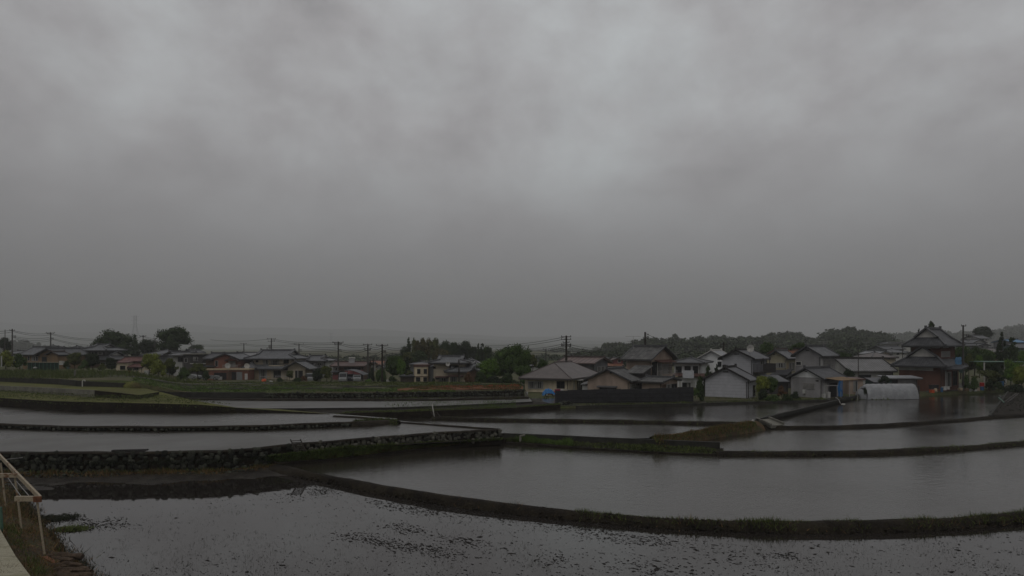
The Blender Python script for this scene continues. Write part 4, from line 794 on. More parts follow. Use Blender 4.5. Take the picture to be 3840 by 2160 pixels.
# --- region 3/4 white walled house
h = House('white walled two storey house with flat brown eaves right of the tall pink house', 4, 110, 60, 1250, rot=-12)
h.block(-125, 270, 802, 732, y0=0, dep=7, roof='hip', wm='white_wall', rm='tile_dark', oh=.8, wins=[(-100, -20, 865, 950, 'dark'), (35, 115, 862, 935, 'dark'), (160, 228, 862, 975, 'dark'), (232, 262, 870, 975, 'plastic_white')])
h.block(-160, 300, 1000, 970, y0=-2.2, dep=2.2, roof='shed', wm='white_wall', rm='sheet_brown', oh=.4, wins=[(-60, -20, 1060, 1200, 'plastic_white'), (0, 60, 1110, 1200, 'dark'), (70, 120, 1110, 1200, 'curtain'), (130, 190, 1090, 1205, 'plastic_white')])
h.part('roof_apron', 'sheet_light', lambda m: m.hexa([(h.u(0, -3.4), -3.4, h.z(1040, 0, -3.4)), (h.u(170, -3.4), -3.4, h.z(1040, 0, -3.4)), (h.u(170, -2.5), -2.5, h.z(930, 0, -2.5)), (h.u(0, -2.5), -2.5, h.z(930, 0, -2.5)),
      (h.u(0, -3.4), -3.4, h.z(1035, 0, -3.4)), (h.u(170, -3.4), -3.4, h.z(1035, 0, -3.4)), (h.u(170, -2.5), -2.5, h.z(920, 0, -2.5)), (h.u(0, -2.5), -2.5, h.z(920, 0, -2.5))]))
h = House('white gabled house with pale roof edge behind the grey board houses', 4, 116, 640, 1200, rot=-18)
h.block(250, 640, 752, 622, xe=760, ax='y', roof='gable', wm='white_wall', rm='sheet_light', oh=.5, cap='trim_white', capw=.2, wins=[(318, 400, 835, 885, 'curtain'), (535, 580, 795, 860, 'dark')])
h = House('grey clapboard gable house standing at the water behind a dark rim', 4, 84.5, 978, 1392, rot=-14)
h.block(340, 978, 1066, 878, xe=1098, ax='y', roof='gable', wm='lap_grey', rm='sheet_dark', oh=.42, cap='trim_dark', capw=.25, wins=[(612, 690, 935, 950, 'vent')], rwins=[(1060, 1085, 1150, 1300, 'dark')])
h.part('downpipe', 'trim_dark', lambda m: [m.cyl((h.u(985, 0) + .05, -.06, -.2), (h.u(985, 0) + .05, -.06, h.z(1075, 3, 0)), .05), m.cyl((h.u(335, 0), -.06, -.2), (h.u(335, 0), -.06, h.z(1080, -3, 0)), .05)])
h = House('two storey grey clapboard house with black balcony', 4, 98, 1052, 1300, rot=-18)
b_ = h.block(600, 1052, 745, 612, xe=1262, ax='y', roof='gable', wm='lap_light', rm='sheet_dark', oh=.55, cap='trim_dark', capw=.3, wins=[(608, 680, 845, 905, 'dark'), (780, 850, 668, 682, 'vent')], rwins=[(1170, 1225, 785, 830, 'white')])
h.part('balcony', 'trim_dark', lambda m: [m.box(b_['u1'], b_['u1'] + 1.6, .2, b_['y1'] - .3, h.z(958, 3, 0) - .15, h.z(958, 3, 0)), m.box(b_['u1'] + 1.55, b_['u1'] + 1.6, .2, b_['y1'] - .3, h.z(958, 3, 0), h.z(830, 3, 0))] + [m.box(b_['u1'], b_['u1'] + 1.6, y, y + .05, h.z(958, 3, 0), h.z(830, 3, 0)) for y in (b_['y1'] - .35,)] + [m.box(b_['u1'] + x, b_['u1'] + x + .05, .2, .25, h.z(958, 3, 0), h.z(830, 3, 0)) for x in (.1, .3, .5, .7, .9, 1.1, 1.3, 1.5)] + [m.box(b_['u1'] + 1.5, b_['u1'] + 1.6, y, y + .1, h.z(830, 3, 0), h.z(735, 3, 0)) for y in (.2, 3.4)])
dish(4, 1020, 590, 99, .58, 'white round satellite dish on the grey clapboard roof ridge')
h = House('beige two storey house with white gable and green grey roof', 4, 108, 1560, 1250, rot=-17)
h.block(1275, 1560, 740, 625, xe=1700, ax='y', roof='gable', wm='beige', rm='tile_grey', oh=.45, capw=.25, wins=[(1415, 1548, 812, 878, 'curtain'), (1365, 1392, 672, 686, 'vent')], rwins=[(1575, 1592, 810, 935, 'shutter'), (1602, 1688, 810, 925, 'curtain')])
h.block(1345, 1560, 985, 905, y0=-2.5, dep=3, roof='shed', wm='dark_wall', rm='sheet_dark', oh=.2)
h = House('house with orange brown tiled roof behind the beige house', 4, 122, 1700, 1150)
h.block(1560, 1820, 672, 602, dep=7, roof='gable', wm='cream_dull', rm='tile_orange', cap='ridge_brown')
h = House('grey two storey house with white gable and large side window', 4, 97, 2080, 1330, rot=-24)
h.block(1702, 2080, 700, 560, xe=2300, ax='y', roof='gable', wm='grey_wall', rm='tile_grey', oh=.5, capw=.3, wins=[(1715, 1788, 792, 840, 'white'), (1862, 1905, 612, 626, 'vent')], rwins=[(2118, 2275, 762, 905, 'lattice'), (2085, 2108, 720, 915, 'plastic_white')])
h = House('grey stucco bungalow with white gable, barred window and brown awning', 4, 87, 2105, 1352, rot=-26)
b_ = h.block(1636, 2105, 1040, 888, xe=2420, ax='y', roof='gable', wm='grey_wall', rm='tile_dark', oh=.42, cap='ridge', wins=[(1822, 1992, 1118, 1188, 'lattice'), (2010, 2050, 1070, 1090, 'vent'), (1842, 1885, 932, 944, 'vent')],
        rwins=[(2125, 2175, 1110, 1330, 'plastic_white'), (2215, 2330, 1110, 1320, 'door')])
h.part('white_gable', 'white_wall', lambda m: m.poly([(b_['u0'] + .35, -.03, b_['ze'] + .12), (b_['u1'] - .35, -.03, b_['ze'] + .12), ((b_['u0'] + b_['u1']) / 2, -.03, b_['ze'] + (b_['zr'] - b_['ze']) * .34), ][0:3]) or m.poly([(b_['u0'] + .1, -.03, b_['ze'] + .02), ((b_['u0'] + b_['u1']) / 2, -.03, b_['ze'] + (b_['zr'] - b_['ze']) * .3), ((b_['u0'] + b_['u1']) / 2, -.03, b_['zr'] - .25)]) or m.poly([((b_['u0'] + b_['u1']) / 2, -.03, b_['ze'] + (b_['zr'] - b_['ze']) * .3), (b_['u1'] - .1, -.03, b_['ze'] + .02), ((b_['u0'] + b_['u1']) / 2, -.03, b_['zr'] - .25)]))
h.part('awning', 'tan', lambda m: m.hexa([(b_['u1'], .4, h.z(1052, 3, 0)), (b_['u1'] + 2.4, .4, h.z(1085, 3, 0)), (b_['u1'] + 2.4, 5.5, h.z(1085, 3, 0)), (b_['u1'], 5.5, h.z(1052, 3, 0)), (b_['u1'], .4, h.z(1052, 3, 0) + .06), (b_['u1'] + 2.4, .4, h.z(1085, 3, 0) + .06), (b_['u1'] + 2.4, 5.5, h.z(1085, 3, 0) + .06), (b_['u1'], 5.5, h.z(1052, 3, 0) + .06)]))
h.part('awning_post', 'alu', lambda m: [m.cyl((b_['u1'] + 2.3, y, -.3), (b_['u1'] + 2.3, y, h.z(1086, 3, 0)), .05) for y in (.5, 3, 5.4)])
h.part('water_heater', 'plastic_white', lambda m: m.box(h.u(1822, 0), h.u(1862, 0), -.3, -.02, h.z(1285, 0, 0), h.z(1225, 0, 0)))
h = House('low tiled shed roofs tucked between the bush and the grey bungalow', 4, 93, 1480, 1330, name='shed', cat='shed')
h.block(1340, 1590, 1090, 1005, dep=4, roof='shed', wm='dark_wall', rm='sheet_dark', oh=.2)
# --- region 5
h = House('long low barn with ribbed grey roof and whitewashed wall', 5, 106, 300, 1165, name='barn', cat='barn')
h.block(-60, 600, 925, 742, dep=8, roof='gable', wm='dirty_white', rm='sheet_grey', oh=.5, cap='trim_dark', wins=[(90, 258, 992, 1062, 'dark')])
h = House('big brown tiled traditional house with two stacked black roofs', 5, 98, 1340, 1275, rot=-20)
b_ = h.block(690, 1340, 852, 570, xe=1590, ax='y', roof='irimoya', wm='tile_brick', rm='tile_dark', oh=.9, gf=.48, capw=.42, rwins=[(1385, 1400, 930, 1180, 'plastic_white'), (1410, 1470, 950, 1160, 'curtain'), (1500, 1560, 930, 1140, 'dark')])
h.part('white_band', 'dirty_white', lambda m: m.box(b_['u0'] - .02, b_['u0'] + (b_['u1'] - b_['u0']) * .8, -.04, .0, b_['ze'] - .75, b_['ze'] - .06))
c_ = h.block(875, 1320, 548, 292, y0=1.2, xe=1532, ax='y', roof='irimoya', wm='tile_brick', rm='tile_dark', oh=1.05, gf=.48, capw=.42, yb=900, rwins=[(1328, 1450, 640, 715, 'lattice'), (1350, 1430, 560, 582, 'plastic_white')], wins=[(1080, 1165, 572, 595, 'plastic_white'), (1180, 1305, 560, 588, 'plastic_white')])
h.block(1360, 1600, 900, 850, y0=-.6, dep=3, roof='shed', wm='dark_wall', rm='tile_dark', oh=.25, yb=905)
h = House('lean to shed with teal door and pale roof against the brown tiled house', 5, 95.5, 700, 1290, name='shed', cat='shed')
h.block(545, 965, 1032, 1005, dep=2.2, roof='shed', wm='grey_wall', rm='sheet_light', oh=.5, wins=[(525, 580, 1045, 1110, 'teal_wall'), (585, 658, 1065, 1112, 'dark')])
h.block(320, 520, 1100, 1040, y0=.3, dep=2.5, roof='shed', wm='teal_wall', rm='sheet_dark', oh=.15)
h = House('small pinkish garden hut with flat brown roof left of the greenhouse', 5, 94, 70, 1275, name='hut', cat='hut')
h.block(-70, 148, 1050, 1030, dep=2.5, roof='shed', wm='pink', rm='sheet_brown', oh=.25, wins=[(5, 55, 1085, 1240, 'curtain')])
far = [('grey roofed house on the slope behind the long barn', 5, 150, 290, 640, 722, 650, 'hip', 'cream_dull', 'tile_brown', 'x'), ('small gabled house rising above the barn ridge', 5, 155, 400, 545, 672, 632, 'gable', 'cream_dull', 'sheet_light', 'y'),
       ('white house with two storeys far behind the barn', 5, 175, 600, 820, 650, 600, 'hip', 'dirty_white', 'tile_grey', 'x'), ('little white tower house on the far slope', 5, 230, 590, 665, 515, 492, 'hip', 'dirty_white', 'tile_grey', 'x'),
       ('long dark roofed house on the far slope left of the tiled house', 5, 200, 480, 760, 600, 555, 'gable', 'slate_wall', 'tile_dark', 'x'), ('pale flat house touching the tiled roof on the far slope', 5, 215, 765, 860, 525, 490, 'flat', 'dirty_white', 'sheet_grey', 'x'),
       ('grey two storey house on the right hillside', 5, 225, 1905, 2050, 440, 396, 'gable', 'dirty_white', 'tile_grey', 'x'), ('stepped lower wing house on the right hillside', 5, 218, 1820, 1990, 505, 455, 'gable', 'dirty_white', 'tile_grey', 'y'),
       ('low house half hidden by trees on the right hillside', 5, 212, 1900, 2040, 548, 515, 'gable', 'slate_wall', 'tile_dark', 'y'), ('blue roofed house at the right edge', 5, 205, 2400, 2600, 495, 455, 'gable', 'slate_wall', 'blue_pale', 'x'),
       ('green walled house at the right edge', 5, 190, 2480, 2700, 580, 520, 'gable', 'teal_wall', 'tile_grey', 'x'), ('tan house behind the dark conifer at right', 5, 180, 2100, 2230, 640, 590, 'gable', 'tan', 'tile_brown', 'x'),
       ('grey house roof peeping right of the cypress row', 0, 190, 560, 760, 590, 545, 'hip', 'slate_wall', 'tile_dark', 'x'), ('low pale house at the left edge behind shrubs', 0, 160, 120, 260, 665, 630, 'gable', 'dirty_white', 'tile_grey', 'x'),
       ('grey industrial block far behind the central pole', 3, 260, 860, 960, 665, 655, 'flat', 'slate_wall', 'sheet_grey', 'x'), ('low white warehouse behind the central tree', 3, 170, 190, 460, 850, 832, 'gable', 'dirty_white', 'tile_grey', 'x')]
for (lb_, k, D, x0, x1, ye, yr, rf, wm, rm, ax) in far:
    h = House(lb_, k, D, (x0 + x1) / 2, ye + 160 * 100 / D); h.block(x0, x1, ye, yr, dep=8, roof=rf, wm=wm, rm=rm, ax=ax, oh=.5, wins=[(x0 + (x1 - x0) * .25, x0 + (x1 - x0) * .4, ye + 12, ye + 32, 'dark'), (x0 + (x1 - x0) * .6, x0 + (x1 - x0) * .75, ye + 12, ye + 32, 'curtain')])
# open carports
def carport(label, k, D, x0, x1, yt, yb, dep, arch, rm, pm, posts=3, name='carport'):
    a = W(N(k, x0, yb), D); b = W(N(k, x1, yb), D); e = empty(name, a, 0, label, 'carport'); w_ = b.x - a.x; zt = (yb - yt) * .24845 / F * D; m = MB(); n = 10
    for i in range(n):
        t0, t1 = i / n, (i + 1) / n; z0, z1 = zt + arch * math.sin(math.pi * t0), zt + arch * math.sin(math.pi * t1)
        m.hexa([(w_ * t0, 0, z0 - .08), (w_ * t1, 0, z1 - .08), (w_ * t1, dep, z1 - .08), (w_ * t0, dep, z0 - .08), (w_ * t0, 0, z0), (w_ * t1, 0, z1), (w_ * t1, dep, z1), (w_ * t0, dep, z0)])
    m.build('canopy', rm, e)
    for i in range(posts):
        for y in (0.1, dep - .1):
            m = MB(); x = .1 + (w_ - .2) * i / (posts - 1); m.box(x - .06, x + .06, y - .06, y + .06, -1, zt + arch * math.sin(math.pi * i / (posts - 1)) - .08); m.build('post', pm, e)
    return e
carport('arched dark carport sheltering three parked cars', 2, 129, -150, 330, 990, 1095, 5, 1.0, 'sheet_dark', 'trim_dark')
carport('flat green edged carport at the right edge', 5, 104, 1975, 2640, 790, 1060, 5, 0.0, 'green_paint', 'trim_white', 3)
# greenhouse
a = W(N(5, 205, 1352), 88.6); b = W(N(5, 985, 1330), 89.4); a.z = .60; b.z = .64
e = empty('greenhouse', a, math.atan2(b.y - a.y, b.x - a.x), 'low plastic tunnel greenhouse on the edge of the far right paddy', 'greenhouse'); Lg = (b - a).length; V = []; Fc = []; n = 14; ns = 22
for i in range(ns + 1):
    for j in range(n + 1):
        t = math.pi * j / n; k_ = i / ns; sc = 1 - .30 * max(0, 1 - k_ * 6) ** 2 + .015 * math.sin(k_ * 60)
        V.append((Lg * k_ + (.35 * math.sin(t) if i == 0 else 0), 1.3 - 1.35 * math.cos(t) * (1 + .02 * math.sin(i * 2.1 + j)), 2.1 * math.sin(t) ** .8 * sc))
for i in range(ns):
    for j in range(n): Fc.append((i * (n + 1) + j, (i + 1) * (n + 1) + j, (i + 1) * (n + 1) + j + 1, i * (n + 1) + j + 1))
o = obj('film', np_mesh('film', V, Fc), 'film', e)
for i in range(0, ns + 1, 2):
    m = MB(); P = [(V[i * (n + 1) + j][0], 1.3 + (V[i * (n + 1) + j][1] - 1.3) * 1.012, V[i * (n + 1) + j][2] * 1.012) for j in range(n + 1)]; m.tube(P, .01, 4); m.build('hoop', 'alu', e)
V2 = [(0, 1.3 - 1.3 * math.cos(math.pi * j / 12), 1.95 * math.sin(math.pi * j / 12) ** .8 * .72) for j in range(13)]; m = MB()
for j in range(12): m.poly([V2[j], (-.45, 1.3 + (V2[j][1] - 1.3) * .5, V2[j][2] * .5), (-.45, 1.3 + (V2[j + 1][1] - 1.3) * .5, V2[j + 1][2] * .5), V2[j + 1]])
m.poly([(-.45, 1.3 + (v[1] - 1.3) * .5, v[2] * .5) for v in V2]); m.build('end_film', 'film', e)
m = MB(); m.poly([(Lg, 1.3 - 1.3 * math.cos(math.pi * j / n), 2.05 * math.sin(math.pi * j / n) ** .8) for j in range(n + 1)]); m.box(Lg + .01, Lg + .08, .0, 2.6, -.3, .1); m.box(Lg + .01, Lg + .1, -.05, .1, -.3, 1.9)
m.build('end_wall', 'trim_dark', e)
# ---------------------------------------------------------------- poles and cables
def pole(k, x, yt, yb, D, label, arms=((6, 1.0),), r=.16, material='pole_grey', trans=False, low=()):
    b = W(N(k, x, yb), D); t = W(N(k, x, yt), D); H = t.z - b.z; e = empty('utility_pole', b, rng.uniform(-.5, .5), label, 'utility pole')
    m = MB(); m.cyl((0, 0, -1), (0, 0, H), r * 1.15, r * .8, 8); m.build('shaft', material, e); s = D / F * .24845
    for (dy, hw) in arms:
        m = MB(); z = H - dy * s; m.box(-hw, hw, -.18, -.08, z - .05, z + .05)
        for i in range(3 if hw > .7 else 2):
            xx = -hw * .9 + 1.8 * hw * i / (2 if hw > .7 else 1); m.cyl((xx, -.13, z + .05), (xx, -.13, z + .26), .05, .04, 6)
        m.build('crossarm', 'pole_wood', e)
    for dy in low:
        m = MB(); z = H - dy * s; m.box(-.1, .75, -.1, -.04, z - .03, z + .03); m.cyl((.7, -.1, z - .03), (.7, -.1, z - .18), .05, .04, 6); m.cyl((.4, -.1, z - .03), (.4, -.1, z - .18), .05, .04, 6); m.build('bracket', 'pole_wood', e)
    if trans:
        m = MB(); m.cyl((-.45, -.1, H - 2.6), (-.45, -.1, H - 1.7), .28, .28, 10); m.box(-.6, .1, -.15, -.05, H - 2.7, H - 2.6); m.build('transformer', 'transformer', e)
    return e
pole(0, 185, 295, 720, 150, 'utility pole with short arms at the far left edge', ((25, .5),), low=(100, 115, 130))
pole(0, 76, 305, 700, 175, 'thin bare pole at the very left edge', (), .11)
pole(0, 765, 350, 640, 165, 'pole with double crossarm above the tan house', ((6, 1.1), (22, .8)), low=(80, 95, 175))
pole(0, 2160, 390, 720, 200, 'pole in front of the dark trees by the faint pylon', ((12, 1.4), (22, 1.0)))
pole(0, 2340, 435, 700, 195, 'short pole close to the big round tree', ((8, .6),))
pole(1, 318, 520, 680, 230, 'small pole above the dark flat roofed block', ((6, 1.6),))
pole(1, 1105, 515, 760, 195, 'pole standing behind the brick house and barn', ((6, 1.2),))
pole(1, 1520, 440, 700, 168, 'pole with pale transformer behind the cream villa ridge', ((6, 1.1), (42, .9)), trans=True)
pole(1, 1455, 578, 700, 175, 'stub of a dark post on the cream villa ridge', (), .14)
pole(1, 1937, 520, 800, 165, 'pole between the cream villa and the white walled house', ((6, 1.3),), low=(85, 105))
pole(1, 2530, 488, 1060, 139, 'tall pole with many arms beside the brown roofed house', ((10, 1.3), (30, .9), (50, .8)), low=(120, 140, 200, 225), r=.19)
pole(2, 400, 528, 1060, 138, 'tall pole right of the solar water heater', ((6, 1.1), (66, .9), (90, .7)), .2, low=(75, 130, 190))
pole(2, 617, 527, 1108, 120, 'tall black pole right of the carport and nearest of the row', ((16, 1.2),), .18, 'pole_wood', low=(90, 105, 120))
pole(2, 482, 740, 1085, 128, 'short wooden post between the two tall poles', (), .16, 'pole_wood')
pole(2, 350, 715, 900, 160, 'thin lamp pole behind the carport', ((4, .5), (20, .5)), .08)
pole(2, 655, 700, 900, 175, 'thin bare mast right of the tall black pole', (), .1)
pole(2, 1775, 756, 1130, 106, 'slim dark wooden pole before the central cream house', (), .13, 'pole_wood')
pole(3, 820, 398, 790, 109, 'pole with many crossarms above the brown hip roof', ((16, .9), (56, .9), (100, .6), (130, .9), (145, .9), (160, .9)), .19, 'pole_wood', low=(235, 250), trans=False)
pole(3, 2010, 342, 600, 118, 'dark pole top behind the tall pink house', ((90, .6),), .2, 'pole_wood', low=(30, 60, 85))
pole(3, 512, 592, 830, 165, 'pale lamp pole above the central tree', ((8, 1.0),), .12)
pole(3, 1195, 655, 740, 150, 'small pole with a lamp behind the striped roof', ((4, .5),), .1)
pole(4, 620, 490, 660, 150, 'pole with stacked insulators behind the white gabled house', ((20, .9), (45, .9), (70, .9), (95, .9)), .2, 'pole_wood')
pole(5, 1658, 238, 1060, 101, 'tall bare pole right of the brown tiled house', ((14, .35),), .15, 'pole_grey', low=(140, 155))
pole(5, 75, 590, 1045, 96, 'thin grey mast standing before the long barn', (), .07)
pole(5, 742, 560, 740, 130, 'thin post left of the tiled house gable', (), .08)
def cable(k1, x1, y1, D1, k2, x2, y2, D2, label, n=2, sag=.5, dz=.35, r=.045):
    a = W(N(k1, x1, y1), D1); b = W(N(k2, x2, y2), D2); m = MB()
    for i in range(n):
        o_ = Vector((0, .6 * i - .3 * (n - 1), -dz * i)); P = []
        for j in range(15): t = j / 14; p = a.lerp(b, t) + o_ - a; p.z -= sag * 4 * t * (1 - t) * (1 + .15 * i); P.append(p)
        m.tube(P, r, 3)
    o = m.build('power_cable', 'wire', None, a); tag(o, label, 'cable'); return o
cb = [(0, -300, 290, 150, 0, 190, 312, 150, 'cables leaving the far left pole towards the edge', 2), (0, 190, 312, 150, 0, 765, 362, 165, 'upper cables between the two far left poles', 2), (0, 200, 400, 150, 0, 765, 425, 165, 'lower bundle between the two far left poles', 3),
      (0, 765, 362, 165, 0, 1560, 450, 200, 'cables from the double crossarm pole to the dark round tree', 2), (0, 765, 430, 165, 0, 1600, 560, 200, 'sloping lower wires right of the double crossarm pole', 2),
      (0, 1900, 430, 200, 0, 2160, 402, 200, 'short wires left of the pole by the faint pylon', 1), (0, 2160, 402, 200, 0, 2560, 440, 205, 'wires from the pole by the pylon to the big round tree', 2),
      (1, 240, 515, 230, 1, 1105, 520, 195, 'thin wires over the dark flat roofed block', 2), (1, 1105, 520, 195, 1, 1937, 525, 165, 'wires sagging over the cream villa', 2), (1, 600, 460, 190, 1, 1520, 445, 168, 'faint high wire left of the transformer pole', 1),
      (1, 1520, 445, 168, 1, 2530, 500, 139, 'long thick cable from the transformer pole to the tall pole', 2), (1, 1937, 527, 165, 1, 2530, 565, 139, 'wires from the villa pole to the tall many armed pole', 2), (1, 1540, 600, 168, 1, 2520, 615, 139, 'low faint cable behind the villa roof', 2),
      (1, 2530, 498, 139, 2, 400, 532, 138, 'heavy cables from the many armed pole to the next tall pole', 2), (2, -46, 600, 139, 2, 400, 590, 138, 'lower cables above the solar heater', 2), (2, 400, 532, 138, 2, 617, 545, 120, 'short heavy span between the two nearest tall poles', 2),
      (2, 617, 545, 120, 2, 1000, 560, 150, 'cables from the black pole into the grove', 2), (2, 617, 615, 120, 2, 900, 640, 150, 'lower wires from the black pole towards the grove', 3), (2, 400, 640, 138, 2, 617, 625, 120, 'lower wires between the two nearest tall poles', 2),
      (2, 2180, 545, 170, 3, 820, 412, 109, 'long wires rising from the grove to the central pole', 2), (3, 240, 590, 150, 3, 820, 505, 109, 'middle wires left of the central pole', 4), (3, 250, 605, 160, 3, 1840, 605, 110, 'cable passing behind the central pole', 1),
      (3, 820, 520, 109, 3, 1500, 580, 170, 'faint wires right of the central pole', 2), (3, 2015, 370, 118, 3, 2260, 440, 175, 'four wires descending right of the dark pole top', 4), (5, 1658, 385, 101, 5, 1800, 395, 130, 'short wires right of the bare pole', 3),
      (3, 820, 652, 109, 3, 1150, 668, 150, 'low wire above the striped roof', 1)]
for c in cb: cable(*c[:9], n=c[9], sag=.5 if c[9] < 4 else .3)
# television aerials
def aerial(k, x, yt, yb, D, label, w_=.8):
    b = W(N(k, x, yb), D); H = (yb - yt) * .24845 / F * D; e = empty('tv_aerial', b, rng.uniform(-.4, .4), label, 'aerial'); m = MB(); m.cyl((0, 0, 0), (0, 0, H), .025, None, 5); m.build('mast', 'alu', e); m = MB()
    for z, l_ in ((H - .05, w_), (H - .75 if H > 1.5 else H - .3, w_ * .8)):
        m.cyl((-l_, 0, z), (l_, 0, z), .02, None, 4)
        for i in range(7): xx = -l_ + 2 * l_ * i / 6; m.cyl((xx, -.35, z), (xx, .35, z), .015, None, 4)
    m.build('antenna', 'alu', e)
aerial(3, 1830, 405, 600, 94, 'tall television aerial left of the pink house ridge', 1.1); aerial(3, 2485, 640, 740, 108, 'television aerial right of the tall pink house')
aerial(4, 345, 590, 680, 118, 'television aerial on the white gabled house'); aerial(4, 1030, 530, 600, 100, 'small aerial above the satellite dish'); aerial(4, 2130, 480, 560, 99, 'aerial on the grey two storey ridge')
aerial(2, 1255, 765, 800, 150, 'aerial behind the cream flats'); aerial(0, 1035, 525, 560, 156, 'aerial on the dark hip roof at left'); aerial(1, 2330, 710, 760, 152, 'aerial right of the white walled house'); aerial(5, 195, 500, 700, 150, 'aerial mast before the wooded hill at right')
# pylons in the mist
def pylon(k, x, yt, yb, D, w0, label):
    b = W(N(k, x, yb), D); H = (yb - yt) * .24845 / F * D; e = empty('electricity_pylon', b, .3, label, 'pylon'); m = MB(); lv = [0, .22, .42, .58, .72, .84, .93, 1]
    wd = [w0 * (1 - .82 * min(1, l_ / .72) ** .8) for l_ in lv]
    for i in range(len(lv) - 1):
        for a in range(4):
            c = [(-1, -1), (1, -1), (1, 1), (-1, 1)]; p, q = c[a], c[(a + 1) % 4]; z0, z1 = H * lv[i], H * lv[i + 1]; A, B_ = wd[i] / 2, wd[i + 1] / 2
            m.beam((p[0] * A, p[1] * A, z0), (p[0] * B_, p[1] * B_, z1), .9, .9); m.beam((p[0] * A, p[1] * A, z0), (q[0] * B_, q[1] * B_, z1), .18, .18); m.beam((q[0] * A, q[1] * A, z0), (p[0] * B_, p[1] * B_, z1), .18, .18); m.beam((p[0] * B_, p[1] * B_, z1), (q[0] * B_, q[1] * B_, z1), .18, .18)
    m.build('lattice_tower', 'pylon_steel', e)
    for l_ in (.74, .86, .97):
        m = MB(); m.beam((-w0 * .34, 0, H * l_), (w0 * .34, 0, H * l_), .35, .35); m.beam((-w0 * .34, 0, H * l_), (0, 0, H * (l_ + .03)), .2, .2); m.beam((w0 * .34, 0, H * l_), (0, 0, H * (l_ + .03)), .2, .2); m.build('arm', 'pylon_steel', e)
pylon(0, 2040, 95, 620, 2300, 42, 'tall lattice pylon fading into mist behind the dark trees'); pylon(1, 2422, 355, 760, 2900, 42, 'fainter lattice pylon in the mist right of the villa')
# ---------------------------------------------------------------- vehicles and clutter
def car(k, x, yb, D, rot, col, label, L_=3.6, H_=1.5, van=False):
    e = empty('parked_car', W(N(k, x, yb), D), R(rot), label, 'car'); w_ = .75; m = MB()
    pr = [(-L_ / 2, .3), (L_ / 2, .3), (L_ / 2, .75), (L_ / 2 * .92, .9), (L_ / 2 * (.7 if van else .45), .95), (L_ / 2 * (.55 if van else .2), H_), (-L_ / 2 * .8, H_), (-L_ / 2 * .97, .95)]
    m.poly([(a, -w_, z) for a, z in pr]); m.poly([(a, w_, z) for a, z in pr][::-1])
    for i in range(len(pr)): a, b = pr[i], pr[(i + 1) % len(pr)]; m.poly([(b[0], -w_, b[1]), (a[0], -w_, a[1]), (a[0], w_, a[1]), (b[0], w_, b[1])])
    bd = m.build('body', col, e)
    m = MB(); g = pr[4:8]
    for sg in (-1, 1):
        P = [(g[0][0] - .1, sg * (w_ + .01), 1.0), (g[1][0] - .05, sg * (w_ + .01), H_ - .1), (g[2][0] + .1, sg * (w_ + .01), H_ - .1), (g[3][0] + .15, sg * (w_ + .01), 1.0)]; m.poly(P if sg > 0 else P[::-1])
    m.build('side_window', 'glass', e)
    for i, nm in ((0, 'windscreen'), (2, 'rear_window')):
        a, b = Vector((g[i][0], 0, g[i][1])), Vector((g[i + 1][0], 0, g[i + 1][1])); o_ = .015 * (1 if i == 0 else -1); m = MB()
        a, b = a.lerp(b, .12), a.lerp(b, .88); m.poly([(a.x + o_, -w_ * .86, a.z), (a.x + o_, w_ * .86, a.z), (b.x + o_, w_ * .86, b.z), (b.x + o_, -w_ * .86, b.z)]); m.build(nm, 'glass', e)
    for sx in (-1, 1):
        for sy in (-1, 1):
            m = MB(); m.cyl((sx * L_ * .31, sy * (w_ - .16), .3), (sx * L_ * .31, sy * (w_ + .02), .3), .3, None, 12); o = m.build('wheel', 'rubber', e)
            m = MB(); m.cyl((sx * L_ * .31, sy * (w_ + .02), .3), (sx * L_ * .31, sy * (w_ + .035), .3), .16, None, 10); m.build('rim', 'alu', o)
    for sy in (-1, 1): m = MB(); m.box(L_ / 2 - .02, L_ / 2 + .02, sy * .55 - .12, sy * .55 + .12, .62, .75); m.build('headlight', 'trim_white', e)
    return e
car(2, 30, 1096, 127, -80, 'car_white', 'white van under the left side of the arched carport', 3.4, 1.85, True); car(2, 130, 1090, 130, -80, 'car_dark', 'dark car in the middle of the arched carport', 4, 1.5)
car(2, 235, 1093, 128, -75, 'car_white', 'white car under the right side of the arched carport', 3.6, 1.35); car(1, 2100, 1088, 134, -70, 'car_white', 'white car parked right of the villa porch', 3.6, 1.7, True)
car(1, 345, 1062, 131, -20, 'car_white', 'white car half hidden behind the dark shrubs', 3.0, 1.1); car(1, 605, 1068, 131, 10, 'car_white', 'low white car left of the brick garage', 3.2, 1.0)
rock_pile(0, 'low heap under white sheets left of the white tank', *W(N(1, -30, 1058), 121)[:2], 1.0, 2.6, .6, .6, 16, .25, .5, 'plastic_white', 'covered_heap', 'heap')
